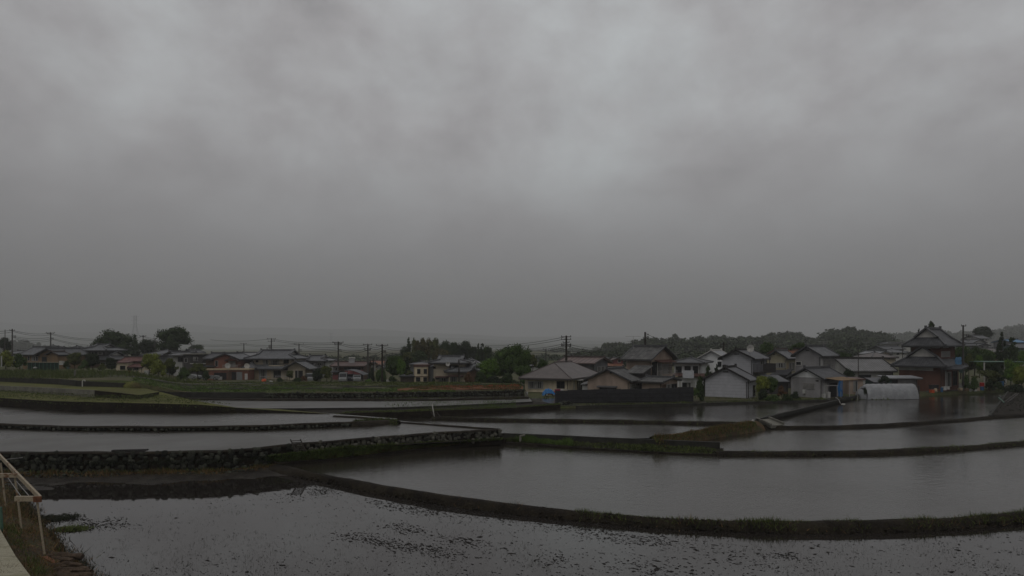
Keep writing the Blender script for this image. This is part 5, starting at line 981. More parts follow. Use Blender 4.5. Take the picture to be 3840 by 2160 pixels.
# tractor under the blue tarp
e = empty('garden_tractor', W(N(3, 565, 1312), 88), R(8), 'small red garden tractor with white wheels under a blue tarp', 'tractor'); e.location.z = 1.14; e.scale = (.58, .58, .62)
m = MB(); m.box(-.5, 1.5, -.35, .35, .35, .9); m.box(.9, 1.65, -.3, .3, .25, 1.05); m.box(-1.35, -.4, -.28, .28, .3, .75); m.box(1.5, 1.72, -.4, .4, .3, .6); m.build('chassis', 'red_paint', e)
for (x, r_) in ((-.72, .32), (.98, .42)):
    for y in (-.45, .45): m = MB(); m.cyl((x, y - .1, r_), (x, y + .1, r_), r_, None, 14); o = m.build('wheel', 'rubber', e); m = MB(); m.cyl((x, y - .13, r_), (x, y + .13, r_), r_ * .66, None, 12); m.build('rim', 'trim_white', o)
V = []; Fc = []; n = 18
for i in range(n + 1):
    for j in range(9):
        u_ = i / n; v_ = j / 8 * 2 - 1; top = .9 + .75 * math.sin(math.pi * min(1, u_ * 1.15)) ** .6 + .08 * math.sin(i * 1.7); d = abs(v_) ** 2.5
        V.append((-1.75 + 3.2 * u_, v_ * .78 + .05 * math.sin(i * 2.3 + j), top * (1 - .62 * d) + .05 * math.sin(i * 3.1 + j * 1.9) - (.5 * max(0, .25 - u_) * 4 * .8)))
for i in range(n):
    for j in range(8): Fc.append((i * 9 + j, (i + 1) * 9 + j, (i + 1) * 9 + j + 1, i * 9 + j + 1))
o = obj('tarp', np_mesh('tarp', V, Fc), 'blue_tarp', None, e.location); o.rotation_euler = e.rotation_euler; o.scale = e.scale; tag(o, 'bright blue tarp draped over the small red tractor', 'tarp')
def crate(k, x0, x1, yt, yb, D, material, label, name='box', cat='box', dep=.6, kind='box'):
    a = W(N(k, x0, yb), D); b = W(N(k, x1, yt), D); w_ = b.x - a.x; H_ = b.z - a.z; e = empty(name, a, rng.uniform(-.15, .15), label, cat); m = MB()
    if kind == 'drum':
        r_ = w_ / 2; pr = [(0, .86), (.05, 1), (.33, 1), (.35, 1.04), (.37, 1), (.63, 1), (.65, 1.04), (.67, 1), (.95, 1), (1, .86)]
        for (z0, r0), (z1, r1) in zip(pr[:-1], pr[1:]): m.cyl((r_, 0, z0 * H_), (r_, 0, z1 * H_), r0 * r_, r1 * r_, 14, False)
        m.cyl((r_, 0, H_ * .98), (r_, 0, H_), r_ * .86, r_ * .8, 14); m.build('drum_body', material, e); m = MB(); m.cyl((r_ * 1.4, 0, H_), (r_ * 1.4, 0, H_ + .04), .04, .04, 8); m.build('cap', 'trim_dark', e)
    elif kind == 'sack':
        V, Fc = stones([((w_ * .5, .2, H_ * .5), w_ * .55, .3, H_ * .55, 0), ((w_ * .35, .1, H_ * .3), w_ * .4, .3, H_ * .35, .4)]); obj('sack_body', np_mesh('sack_body', V, Fc), material, e)
    else:
        t = .05 * min(w_, H_); m.box(0, w_, 0, dep, 0, H_ * .94); m.build('case', material, e); m = MB(); m.box(-t, w_ + t, -t, dep + t, H_ * .82, H_); m.build('lid', material, e)
    return e
cl = [(5, 1180, 1225, 1218, 1262, 96.3, 'orange_tarp', 'orange crate by the tiled house wall', 'crate', 'crate', 'box'), (5, 1178, 1290, 1142, 1200, 96.9, 'door_dark', 'dark cabinet against the tiled house wall', 'cabinet', 'cabinet', 'box'), (5, 1232, 1268, 1195, 1255, 96.3, 'shutter', 'beige sack slumped beside the orange crate', 'sack', 'sack', 'sack'),
      (5, 1316, 1350, 1180, 1250, 96.3, 'barrel_blue', 'blue drum between the sack and the washing machine', 'drum', 'drum', 'drum'), (5, 1366, 1404, 1170, 1220, 96.9, 'plastic_white', 'white washing machine in the yard of the tiled house', 'washing_machine', 'washing machine', 'box'),
      (5, 1412, 1455, 1165, 1210, 97, 'plastic_white', 'white bin right of the washing machine', 'bin', 'bin', 'box'), (5, 1910, 1972, 1105, 1165, 99, 'red_paint', 'bright red drum standing on a blue tub at right', 'drum', 'drum', 'drum'), (5, 1918, 1968, 1165, 1222, 98.6, 'barrel_blue', 'blue tub under the bright red drum', 'tub', 'tub', 'drum'),
      (5, 1820, 1865, 1172, 1235, 98, 'plastic_white', 'white stack of boxes left of the blue tub', 'box', 'box', 'box'), (5, 1868, 1908, 1185, 1230, 98, 'pink', 'pink box beside the blue tub', 'box', 'box', 'box'), (5, 1720, 1745, 1195, 1235, 98, 'tan', 'tan flower pot box in the far yard', 'box', 'box', 'box'),
      (5, 1755, 1782, 1200, 1240, 98, 'dirty_white', 'pale bucket in the far yard', 'bucket', 'bucket', 'drum'), (5, 1600, 1660, 1185, 1232, 99, 'shutter', 'pile of pale sacks beside the gravel yard', 'sack', 'sack', 'sack'), (5, 2238, 2275, 1088, 1170, 101, 'barrel_blue', 'blue tank under the green carport', 'tank', 'tank', 'box'),
      (4, 2130, 2160, 1280, 1345, 86.3, 'plastic_white', 'white air conditioner unit left of the doorway boxes', 'air_conditioner', 'air conditioner', 'box'), (4, 2195, 2232, 1250, 1340, 86.3, 'plastic_white', 'tall white fridge beside the grey bungalow', 'fridge', 'fridge', 'box'),
      (4, 1660, 1682, 1355, 1378, 84, 'plastic_white', 'small white box on the low wall before the grey bungalow', 'box', 'box', 'box'), (4, 1020, 1042, 1352, 1372, 83.5, 'plastic_white', 'tiny white box by the clapboard house corner', 'box', 'box', 'box'),
      (3, 182, 240, 1250, 1298, 91, 'dirty_white', 'air conditioner unit at the left corner of the cream bungalow', 'air_conditioner', 'air conditioner', 'box'), (3, 655, 732, 1208, 1240, 84, 'magenta', 'dark red box above the end of the black fence', 'box', 'box', 'box'), (3, 738, 780, 1208, 1238, 84.5, 'dirty_white', 'pale box right of the dark red box', 'box', 'box', 'box'),
      (1, 1375, 1435, 1052, 1095, 125, 'orange_tarp', 'orange covered machine before the cream villa', 'covered_machine', 'machine', 'sack'), (1, 75, 118, 905, 970, 132, 'plastic_white', 'white tank at the left hedge', 'tank', 'tank', 'drum'), (0, 2178, 2226, 925, 1025, 108, 'dirty_white', 'pale upright locker beside the yellow green tree', 'locker', 'locker', 'box'),
      (1, 690, 760, 1020, 1062, 134, 'dirty_white', 'pale bench box in the brick garage', 'bench', 'bench', 'box'), (0, 895, 940, 780, 840, 126, 'plastic_white', 'red and white box hung on the green netting', 'box', 'box', 'box'), (1, 1480, 1535, 1080, 1100, 124, 'dirty_white', 'row of pale pots before the villa', 'pots', 'pots', 'sack'),
      (0, 1925, 1955, 932, 962, 122, 'orange_tarp', 'orange crate by the cream cottage door', 'crate', 'crate', 'box'), (0, 500, 540, 870, 890, 118, 'plastic_white', 'white bundle in the weeds before the tan house', 'bundle', 'bundle', 'sack'), (0, 1010, 1045, 870, 905, 118, 'teal_wall', 'teal drum in the garden at left', 'drum', 'drum', 'drum'),
      (2, 680, 735, 1065, 1092, 118, 'dirty_white', 'pale cart under the tree right of the black pole', 'cart', 'cart', 'box'), (1, 815, 852, 1095, 1135, 110, 'barrel_blue', 'blue tub in the vegetable field', 'tub', 'tub', 'drum')]
for (k, x0, x1, yt, yb, D, mt, lb_, nm, ct, kd) in cl: crate(k, x0, x1, yt, yb, D, mt, lb_, nm, ct, kind=kd)
# hanging tarps and banners
def sheet(k, x0, x1, yt, yb, D, material, label, name='tarp', cat='tarp'):
    a = W(N(k, x0, yb), D); b = W(N(k, x1, yt), D); V = []; Fc = []
    for i in range(9):
        for j in range(9):
            for s_ in (0, 1): V.append(((b.x - a.x) * i / 8 + .05 * math.sin(j), .12 * math.sin(i * 1.9 + j * .5) + s_ * .02, (b.z - a.z) * j / 8 + .04 * math.sin(i * 1.3)))
    for i in range(8):
        for j in range(8):
            for s_ in (0, 1): q_ = [(i * 9 + j) * 2 + s_, ((i + 1) * 9 + j) * 2 + s_, ((i + 1) * 9 + j + 1) * 2 + s_, (i * 9 + j + 1) * 2 + s_]; Fc.append(tuple(q_ if s_ == 0 else q_[::-1]))
    o = obj(name, np_mesh(name, V, Fc), material, None, a); tag(o, label, cat)
sheet(4, 2350, 2408, 1075, 1318, 85.5, 'blue_tarp', 'bright blue tarp hanging under the brown awning'); sheet(5, 1540, 1628, 722, 832, 99, 'blue_pale', 'pale blue sheet hung beside the tiled house'); sheet(5, 1600, 1655, 890, 960, 99, 'teal_wall', 'teal sheet hanging at the tiled house corner')
# green net fence at far left, clothes rails, small posts
e = empty('net_fence', W(N(0, 420, 900), 120), 0, 'dark green netting fence in front of the tan house', 'fence')
s_ = 120 / F * .24845
for i in range(9): m = MB(); x = i * 58 * s_; m.cyl((x, 0, -.8), (x, 0, 105 * s_), .05, None, 6); m.build('fence_post', 'green_paint', e)
m = MB(); m.box(0, 464 * s_, .05, .08, -.5, 98 * s_); m.build('net', 'net_green', e); m = MB(); m.cyl((0, 0, 104 * s_), (510 * s_, 0, 100 * s_), .05, None, 6); m.build('top_rail', 'steel_white', e)
def rack(k, x0, x1, yt, yb, D, label, material='alu'):
    a = W(N(k, x0, yb), D); b = W(N(k, x1, yt), D); e = empty('clothes_rail', a, 0, label, 'clothes rail'); w_ = b.x - a.x; H_ = b.z - a.z
    for x in (0, w_): m = MB(); m.cyl((x, 0, -.5), (x, 0, H_), .03, None, 6); m.build('upright', material, e)
    m = MB(); m.cyl((-.2, 0, H_), (w_ + .2, 0, H_ - .05), .025, None, 6); m.cyl((-.2, .3, H_ - .1), (w_ + .2, .3, H_ - .1), .025, None, 6); m.build('rail', material, e)
rack(1, 1582, 1738, 1005, 1090, 126, 'metal clothes rail before the cream villa'); rack(1, 1340, 1480, 1012, 1060, 134, 'thin clothes rail before the villa windows'); rack(3, 760, 842, 1208, 1270, 91, 'clothes rail at the corner of the cream bungalow'); rack(4, 2185, 2330, 1145, 1330, 85, 'white clothes rail at the grey bungalow')
def post(name, label, k, x, yt, yb, D, r, material, cat='post', hook=False):
    b = W(N(k, x, yb), D); H_ = (yb - yt) * .24845 / F * D; m = MB(); m.cyl((0, 0, -.4), (0, 0, H_), r, r, 8)
    if hook: m.tube([(0, 0, H_), (.12, 0, H_ + .1), (.3, 0, H_ + .1), (.34, 0, H_ - .05)], r, 6)
    tag(m.build(name, material, None, b), label, cat)
post('water_pipe', 'white hooked water pipe on the mown terrace', 0, 1243, 1080, 1145, 80, .06, 'trim_white', 'pipe', True)
post('marker_post', 'grey marker post on the lane at left', 0, 1133, 915, 1005, 92, .14, 'concrete')
post('garden_post', 'pale garden post at the far left shrubs', 0, 22, 705, 835, 112, .1, 'dirty_white')
post('garden_pole', 'thin pale pole in front of the villa porch', 1, 1914, 905, 1095, 126, .05, 'alu')
a, b = G(1087, 1017, 1.9), G(1092, 1051, .8)
m = MB(); D_ = F * 7.2 / (1051 * 1.49068 - HY); b = W(O(1093, 1051), D_); a = W(O(1087, 1017), D_); m.beam(b, a, .10, .10)
tag(m.build('white_stake', 'trim_white'), 'white stake standing in the central paddy', 'stake')
def ladder(p, q, w_, label, n=5, name='ladder', material='pole_wood'):
    e = empty(name, p, 0, label, 'ladder'); d = q - p; sd = Vector((d.y, -d.x, 0)); sd = Vector((1, .2, 0)).normalized() * w_ / 2
    for s_ in (-1, 1): m = MB(); m.beam(sd * s_, d + sd * s_, .06, .05); m.build('side_rail', material, e)
    for i in range(n): m = MB(); c = d * ((i + .6) / (n + .4)); m.beam(c - sd, c + sd, .05, .04); m.build('rung', material, e)
Dw = 42.6; ladder(W(O(757, 1135), 41.3), W(O(743, 1105), 41.9), .62, 'old wooden ladder leaning on the rubble wall', 6)
ladder(W(O(1101, 1050), 62), W(O(1091, 1036), 63.5), .6, 'short ladder beside the white stake', 4)
# white bent pipe and plants by the diagonal wall
m = MB(); m.tube([W(N(4, x, y), 78) for x, y in ((2305, 1333), (2335, 1342), (2360, 1370), (2372, 1400), (2380, 1420))], .035, 6); tag(m.build('water_pipe', 'trim_white'), 'white bent outlet pipe over the diagonal wall', 'pipe')
m = MB()
for i in range(26): x, y = rng.normal(0, 5), rng.normal(0, 3); p = W(N(4, 2425 + x * 1.6, 1432 + y), 74); s_ = rng.uniform(.04, .13); m.box(p.x - s_, p.x + s_, p.y - s_, p.y + s_, p.z - s_ * .5, p.z + s_ * .4)
tag(m.build('splashing_water', 'trim_white'), 'white splash where the outlet pipe pours into the paddy', 'water', kind='stuff')
p = W(O(1309, 1103), 50.5); m = MB(); m.cyl(p + Vector((0, 0, -.25)), p + Vector((0, 0, .22)), .09, None, 8); m.cyl(p + Vector((0, .0, .2)), p + Vector((.35, .3, .22)), .08, None, 8); tag(m.build('outlet_pipe', 'concrete'), 'stubby grey outlet pipe at the left end of the kerb wall', 'pipe')
# black drain strip on the wall top
a, b = G(280, 1135, 1.5), G(368, 1133, 1.5); m = MB()
for i in range(24): p = a.lerp(b, i / 24); q = a.lerp(b, (i + .7) / 24); m.hexa([(p.x, p.y, 1.46), (q.x, q.y, 1.46), (q.x, q.y + .3, 1.46), (p.x, p.y + .3, 1.46), (p.x, p.y, 1.56), (q.x, q.y, 1.56), (q.x, q.y + .3, 1.56), (p.x, p.y + .3, 1.56)])
m.box(a.x, b.x, a.y + .1, a.y + .2, 1.45, 1.5); tag(m.build('drain_grate', 'trim_dark'), 'black slatted strip lying on the rubble wall top', 'grate')
# corner frame and poles at right edge
e = empty('pipe_rack', G(2515, 1015, 1.0), 0, 'bundle of grey and green pipes leaning in the right edge corner', 'pipe rack')
for (x0, y0, x1, y1, mt) in ((2512, 1022, 2556, 990, 'pole_grey'), (2520, 1024, 2562, 990, 'pole_grey'), (2526, 1012, 2512, 1000, 'green_paint')):
    m = MB(); m.cyl(W(O(x0, y0), 78) - e.location, W(O(x1, y1), 84) - e.location, .07, None, 6); m.build('pipe', mt, e)
# foreground frame of white steel posts
e = empty('steel_frame', W((175, 2092), 22.2), 0, 'white rusting steel frame on posts at the lower left', 'frame'); o0 = Vector(e.location)
PT = [((175, 2092, 22.2), (139, 1878, 22.2)), ((88, 2001, 25.0), (56, 1790, 25.0)), ((25, 1904, 29.0), (3, 1736, 29.0))]
tops = []
for b_, t_ in PT:
    b = W(b_[:2], b_[2]); t = W(t_[:2], t_[2]); m = MB(); m.cyl(b - o0 + Vector((0, 0, -.4)), t - o0, .036, .036, 10); m.build('post', 'steel_rusty', e); m = MB(); m.cyl(b - o0 + Vector((0, 0, -.1)), b - o0 + Vector((0, 0, .05)), .12, .1, 8); m.build('post_footing', 'concrete_dark', e); tops.append(t - o0)
m = MB(); a = tops[0] + Vector((.12, 0, .09)); b = tops[2] + Vector((-.1, 4, .1)); b = W((-10, 1700), 29.5) - o0; m.beam(a, tops[1] + Vector((.12, 0, .09)), .07, .16); m.beam(tops[1] + Vector((.12, 0, .09)), b, .07, .16); m.build('long_beam', 'steel_rusty', e)
for i, (w0, w1, hh) in enumerate(((-.72, .12, .16), (-.8, .15, .14))):
    m = MB(); p = tops[i] + Vector((0, -.07, .08)); m.box(p.x + w0, p.x + w1, p.y - .03, p.y + .03, p.z - hh / 2, p.z + hh / 2); m.box(p.x + w0, p.x + w1, p.y - .03, p.y + .09, p.z + hh / 2, p.z + hh / 2 + .012); m.build('cross_beam', 'steel_rusty', e)
m = MB(); p = tops[0] + Vector((.13, -.1, .08)); m.box(p.x - .18, p.x + .1, p.y - .02, p.y + .02, p.z - .1, p.z + .1); m.build('rusty_plate', 'rust', e, )
m = MB()
for (x0, y0, d0, x1, y1, d1) in ((18, 1775, 28, 78, 1860, 22.3), (62, 1805, 25, 108, 1858, 22.4), (0, 1725, 28, 85, 1716, 33)): m.cyl(W((x0, y0), d0) - o0, W((x1, y1), d1) - o0, .012, None, 4)
m.build('guy_wire', 'alu', e)
post_ = W((12, 1990), 24); m = MB(); m.cyl(post_ + Vector((0, 0, -.8)), post_ + Vector((-.1, 0, .9)), .05, None, 8); tag(m.build('garden_stake', 'green_paint'), 'dark green stake at the left edge beside the concrete path', 'stake')
# log pile
lp = [(235, 2098, 21.5), (270, 2115, 21.0), (225, 2125, 21.0), (265, 2140, 20.6), (215, 2150, 20.5), (275, 2160, 20.1), (240, 2165, 20.0), (195, 2105, 21.6), (290, 2140, 20.7), (200, 2090, 22.0), (250, 2085, 22.0)]
for i, (x, y, D) in enumerate(lp):
    p = W((x, y), D); m = MB(); ln = rng.uniform(.35, .62); a_ = rng.uniform(-.35, .35) - .1; r_ = rng.uniform(.07, .13); P = []
    V = []; Fc = []; n = 9
    for s_ in range(8):
        t = s_ / 7 * 2 - 1; rr = r_ * (1 + rng.uniform(-.16, .16)) * (1 if 0 < s_ < 7 else .8)
        for j in range(n): an = 6.2832 * j / n; q_ = rr * (1 + rng.uniform(-.15, .15)); V.append((t * ln * math.cos(a_) + math.cos(an) * q_ * -math.sin(a_), t * ln * math.sin(a_) + math.cos(an) * q_ * math.cos(a_), math.sin(an) * q_))
    for s_ in range(7):
        for j in range(n): Fc.append((s_ * n + j, s_ * n + (j + 1) % n, (s_ + 1) * n + (j + 1) % n, (s_ + 1) * n + j))
    b0 = len(V); V += [(-ln * math.cos(a_), -ln * math.sin(a_), 0), (ln * math.cos(a_), ln * math.sin(a_), 0)]
    for j in range(n): Fc.append((b0, (j + 1) % n, j, j)); Fc.append((b0 + 1, 7 * n + j, 7 * n + (j + 1) % n, 7 * n + (j + 1) % n))
    me = bpy.data.meshes.new('log'); me.from_pydata(V, [], [tuple(dict.fromkeys(f)) for f in Fc]); me.update()
    o = obj('log', me, 'log_bark', None, p); tag(o, 'rotting log in the heap on the brown bank at lower left', 'log', 'rotting logs heaped on the brown bank')
m = MB(); m.beam(W((165, 2088), 21.7), W((212, 2112), 21.2), .14, .05); tag(m.build('plank', 'rust'), 'orange brown broken plank on top of the log heap', 'plank')
# ---------------------------------------------------------------- vegetation
def leaves(C_, Nn, size, elong=1.4):
    n = len(C_); t = rng.normal(size=(n, 3)); t -= (t * Nn).sum(1, keepdims=True) * Nn; t /= np.linalg.norm(t, axis=1, keepdims=True) + 1e-9
    b = np.cross(Nn, t); s = size * rng.uniform(.6, 1.35, (n, 1)); a = t * s * elong * .5; c = b * s * .5
    V = np.stack([C_ - a, C_ - c * .9, C_ + a, C_ + c * .9], 1).reshape(-1, 3); return V, np.arange(4 * n).reshape(-1, 4)
def crown(kind, n, size, seed, lobes=None):
    global rng; old = rng; rng = np.random.default_rng(seed); Ls = []
    if kind == 'round':
        Ls.append((np.array((0, 0, .56)), .30))
        for i in range(lobes or 26): d = rng.normal(size=3); d /= np.linalg.norm(d); Ls.append((np.array((0, 0, .56)) + d * np.array((.33, .33, .34)) * rng.uniform(.55, 1), rng.uniform(.10, .19)))
    elif kind == 'spread':
        for i in range(lobes or 22): a = rng.uniform(0, 6.28); r = rng.uniform(.05, .38); z = .42 + .42 * (1 - (r / .4) ** 2) * rng.uniform(.5, 1.05); Ls.append((np.array((r * math.cos(a), r * math.sin(a), z)), rng.uniform(.09, .16)))
    elif kind == 'conifer':
        for i in range(lobes or 36): z = rng.uniform(.12, .97) ** .9; R_ = .42 * (1 - z) ** .75 + .02; a = rng.uniform(0, 6.28); r = R_ * rng.uniform(.25, .95); Ls.append((np.array((r * math.cos(a), r * math.sin(a), z - r * .15)), .045 + .13 * (1 - z)))
    elif kind == 'shrub':
        for i in range(lobes or 18): a = rng.uniform(0, 6.28); r = rng.uniform(0, .36); Ls.append((np.array((r * math.cos(a), r * math.sin(a), .2 + .55 * (1 - (r / .42) ** 2) * rng.uniform(.4, 1.05))), rng.uniform(.13, .2)))
    elif kind == 'bamboo':
        for i in range(lobes or 34): a = rng.uniform(0, 6.28); r = rng.uniform(.05, .40); h_ = rng.uniform(.35, .97); Ls.append((np.array((r * math.cos(a), r * math.sin(a), h_ * (1 - .3 * r))), rng.uniform(.06, .13)))
    Vs = []; Fs = []; b = 0; wts = np.array([l[1] ** 2 for l in Ls]); wts /= wts.sum()
    for (c, r), w_ in zip(Ls, wts):
        k = max(6, int(n * w_)); d = rng.normal(size=(k, 3)); d /= np.linalg.norm(d, axis=1, keepdims=True); d[:, 2] = np.where(d[:, 2] < -.35, -d[:, 2], d[:, 2])
        rr = r * rng.uniform(.72, 1.22, (k, 1)) * (1 + .15 * np.sin(d[:, :1] * 7 + d[:, 1:2] * 5)); P = c + d * rr * np.array((1, 1, .85 if kind != 'bamboo' else 1.5))
        N_ = d + rng.normal(0, .55, (k, 3)); N_ /= np.linalg.norm(N_, axis=1, keepdims=True)
        V, Fc = leaves(P, N_, size, 1.5 if kind != 'bamboo' else 2.6); Vs.append(V); Fs.append(Fc + b); b += len(V)
        cv = IV0 * r * .72 * (1 + rng.normal(0, .1, (12, 1))) * np.array((1, 1, .85)) + c; Vs.append(cv); Fs.append(np.concatenate([IF0, IF0[:, 2:3]], 1) + b); b += 12
    rng = old; V = np.concatenate(Vs); Fc = np.concatenate(Fs)
    V[:, 2] -= max(0, V[:, 2].min()) if kind in ('shrub',) else 0; V[:, :2] /= np.percentile(np.abs(V[:, :2]), 99.2) * 2; V[:, 2] /= np.percentile(V[:, 2], 99.6)
    return V, Fc, Ls
def crown_mesh(V, Fc):
    m = bpy.data.meshes.new('crown'); tri = Fc[:, 2] == Fc[:, 3]; q = Fc[~tri]; t = Fc[tri][:, :3]
    m.vertices.add(len(V)); m.vertices.foreach_set('co', V.astype(np.float32).ravel()); li = np.concatenate([q.ravel(), t.ravel()]).astype(np.int32)
    m.loops.add(len(li)); m.loops.foreach_set('vertex_index', li); m.polygons.add(len(q) + len(t))
    m.polygons.foreach_set('loop_start', np.concatenate([np.arange(len(q)) * 4, len(q) * 4 + np.arange(len(t)) * 3]).astype(np.int32)); m.polygons.foreach_set('loop_total', np.concatenate([np.full(len(q), 4), np.full(len(t), 3)]).astype(np.int32))
    m.update(calc_edges=True); m.validate(); return m
def trunk_mesh(Ls, seed):
    r = random.Random(seed); m = MB(); m.cyl((0, 0, -.12), (.01, 0, .3), .035, .026, 8); m.cyl((.01, 0, .3), (0, .01, .62), .026, .012, 7)
    for (c, rad) in Ls[:9]: z0 = r.uniform(.22, .45); m.cyl((.005, 0, z0), (c[0] * .8, c[1] * .8, max(z0 + .05, c[2] - .02)), .012, .005, 5)
    me = bpy.data.meshes.new('trunk'); me.from_pydata([tuple(v) for v in m.v], [], m.f); me.update(); return me
CR = {}
for kd, cnt, sz, nv in (('round', 5200, .030, 4), ('spread', 3600, .034, 2), ('conifer', 3000, .04, 3), ('shrub', 2200, .05, 3), ('bamboo', 3000, .034, 2)):
    for i in range(nv): V, Fc, Ls = crown(kd, cnt, sz, 100 + i * 7 + len(kd)); CR[(kd, i)] = (crown_mesh(V, Fc), trunk_mesh(Ls, i), V, Fc)
NV = {'round': 4, 'spread': 2, 'conifer': 3, 'shrub': 3, 'bamboo': 2}; cnt_ = [0]
def tree(k, x0, x1, yt, yb, D, kind, pal, label, name=None, cat=None, group=None):
    b = W(N(k, (x0 + x1) / 2, yb), D); s = D / F * .24845; w_ = (x1 - x0) * s; H_ = (yb - yt) * s; cnt_[0] += 1; v = cnt_[0] % NV[kind]; r_ = random.Random(cnt_[0])
    name = name or ('shrub' if kind == 'shrub' else 'conifer_tree' if kind == 'conifer' else 'bamboo_clump' if kind == 'bamboo' else 'broadleaf_tree')
    e = empty(name, b, r_.uniform(0, 6.28), label, cat or ('shrub' if kind == 'shrub' else 'tree'), group); cm, tm, _, _ = CR[(kind, v)]
    o = bpy.data.objects.new('crown', cm); C.objects.link(o); o.parent = e; o.scale = (w_, w_ * .95, H_)
    if not cm.materials: cm.materials.append(LEAF['mid'])
    o.material_slots[0].link = 'OBJECT'; o.material_slots[0].material = LEAF[pal]
    if not tm.materials: tm.materials.append(MATS['bark'])
    o = bpy.data.objects.new('trunk', tm); C.objects.link(o); o.parent = e; o.scale = (min(w_, H_), min(w_, H_), H_); return e
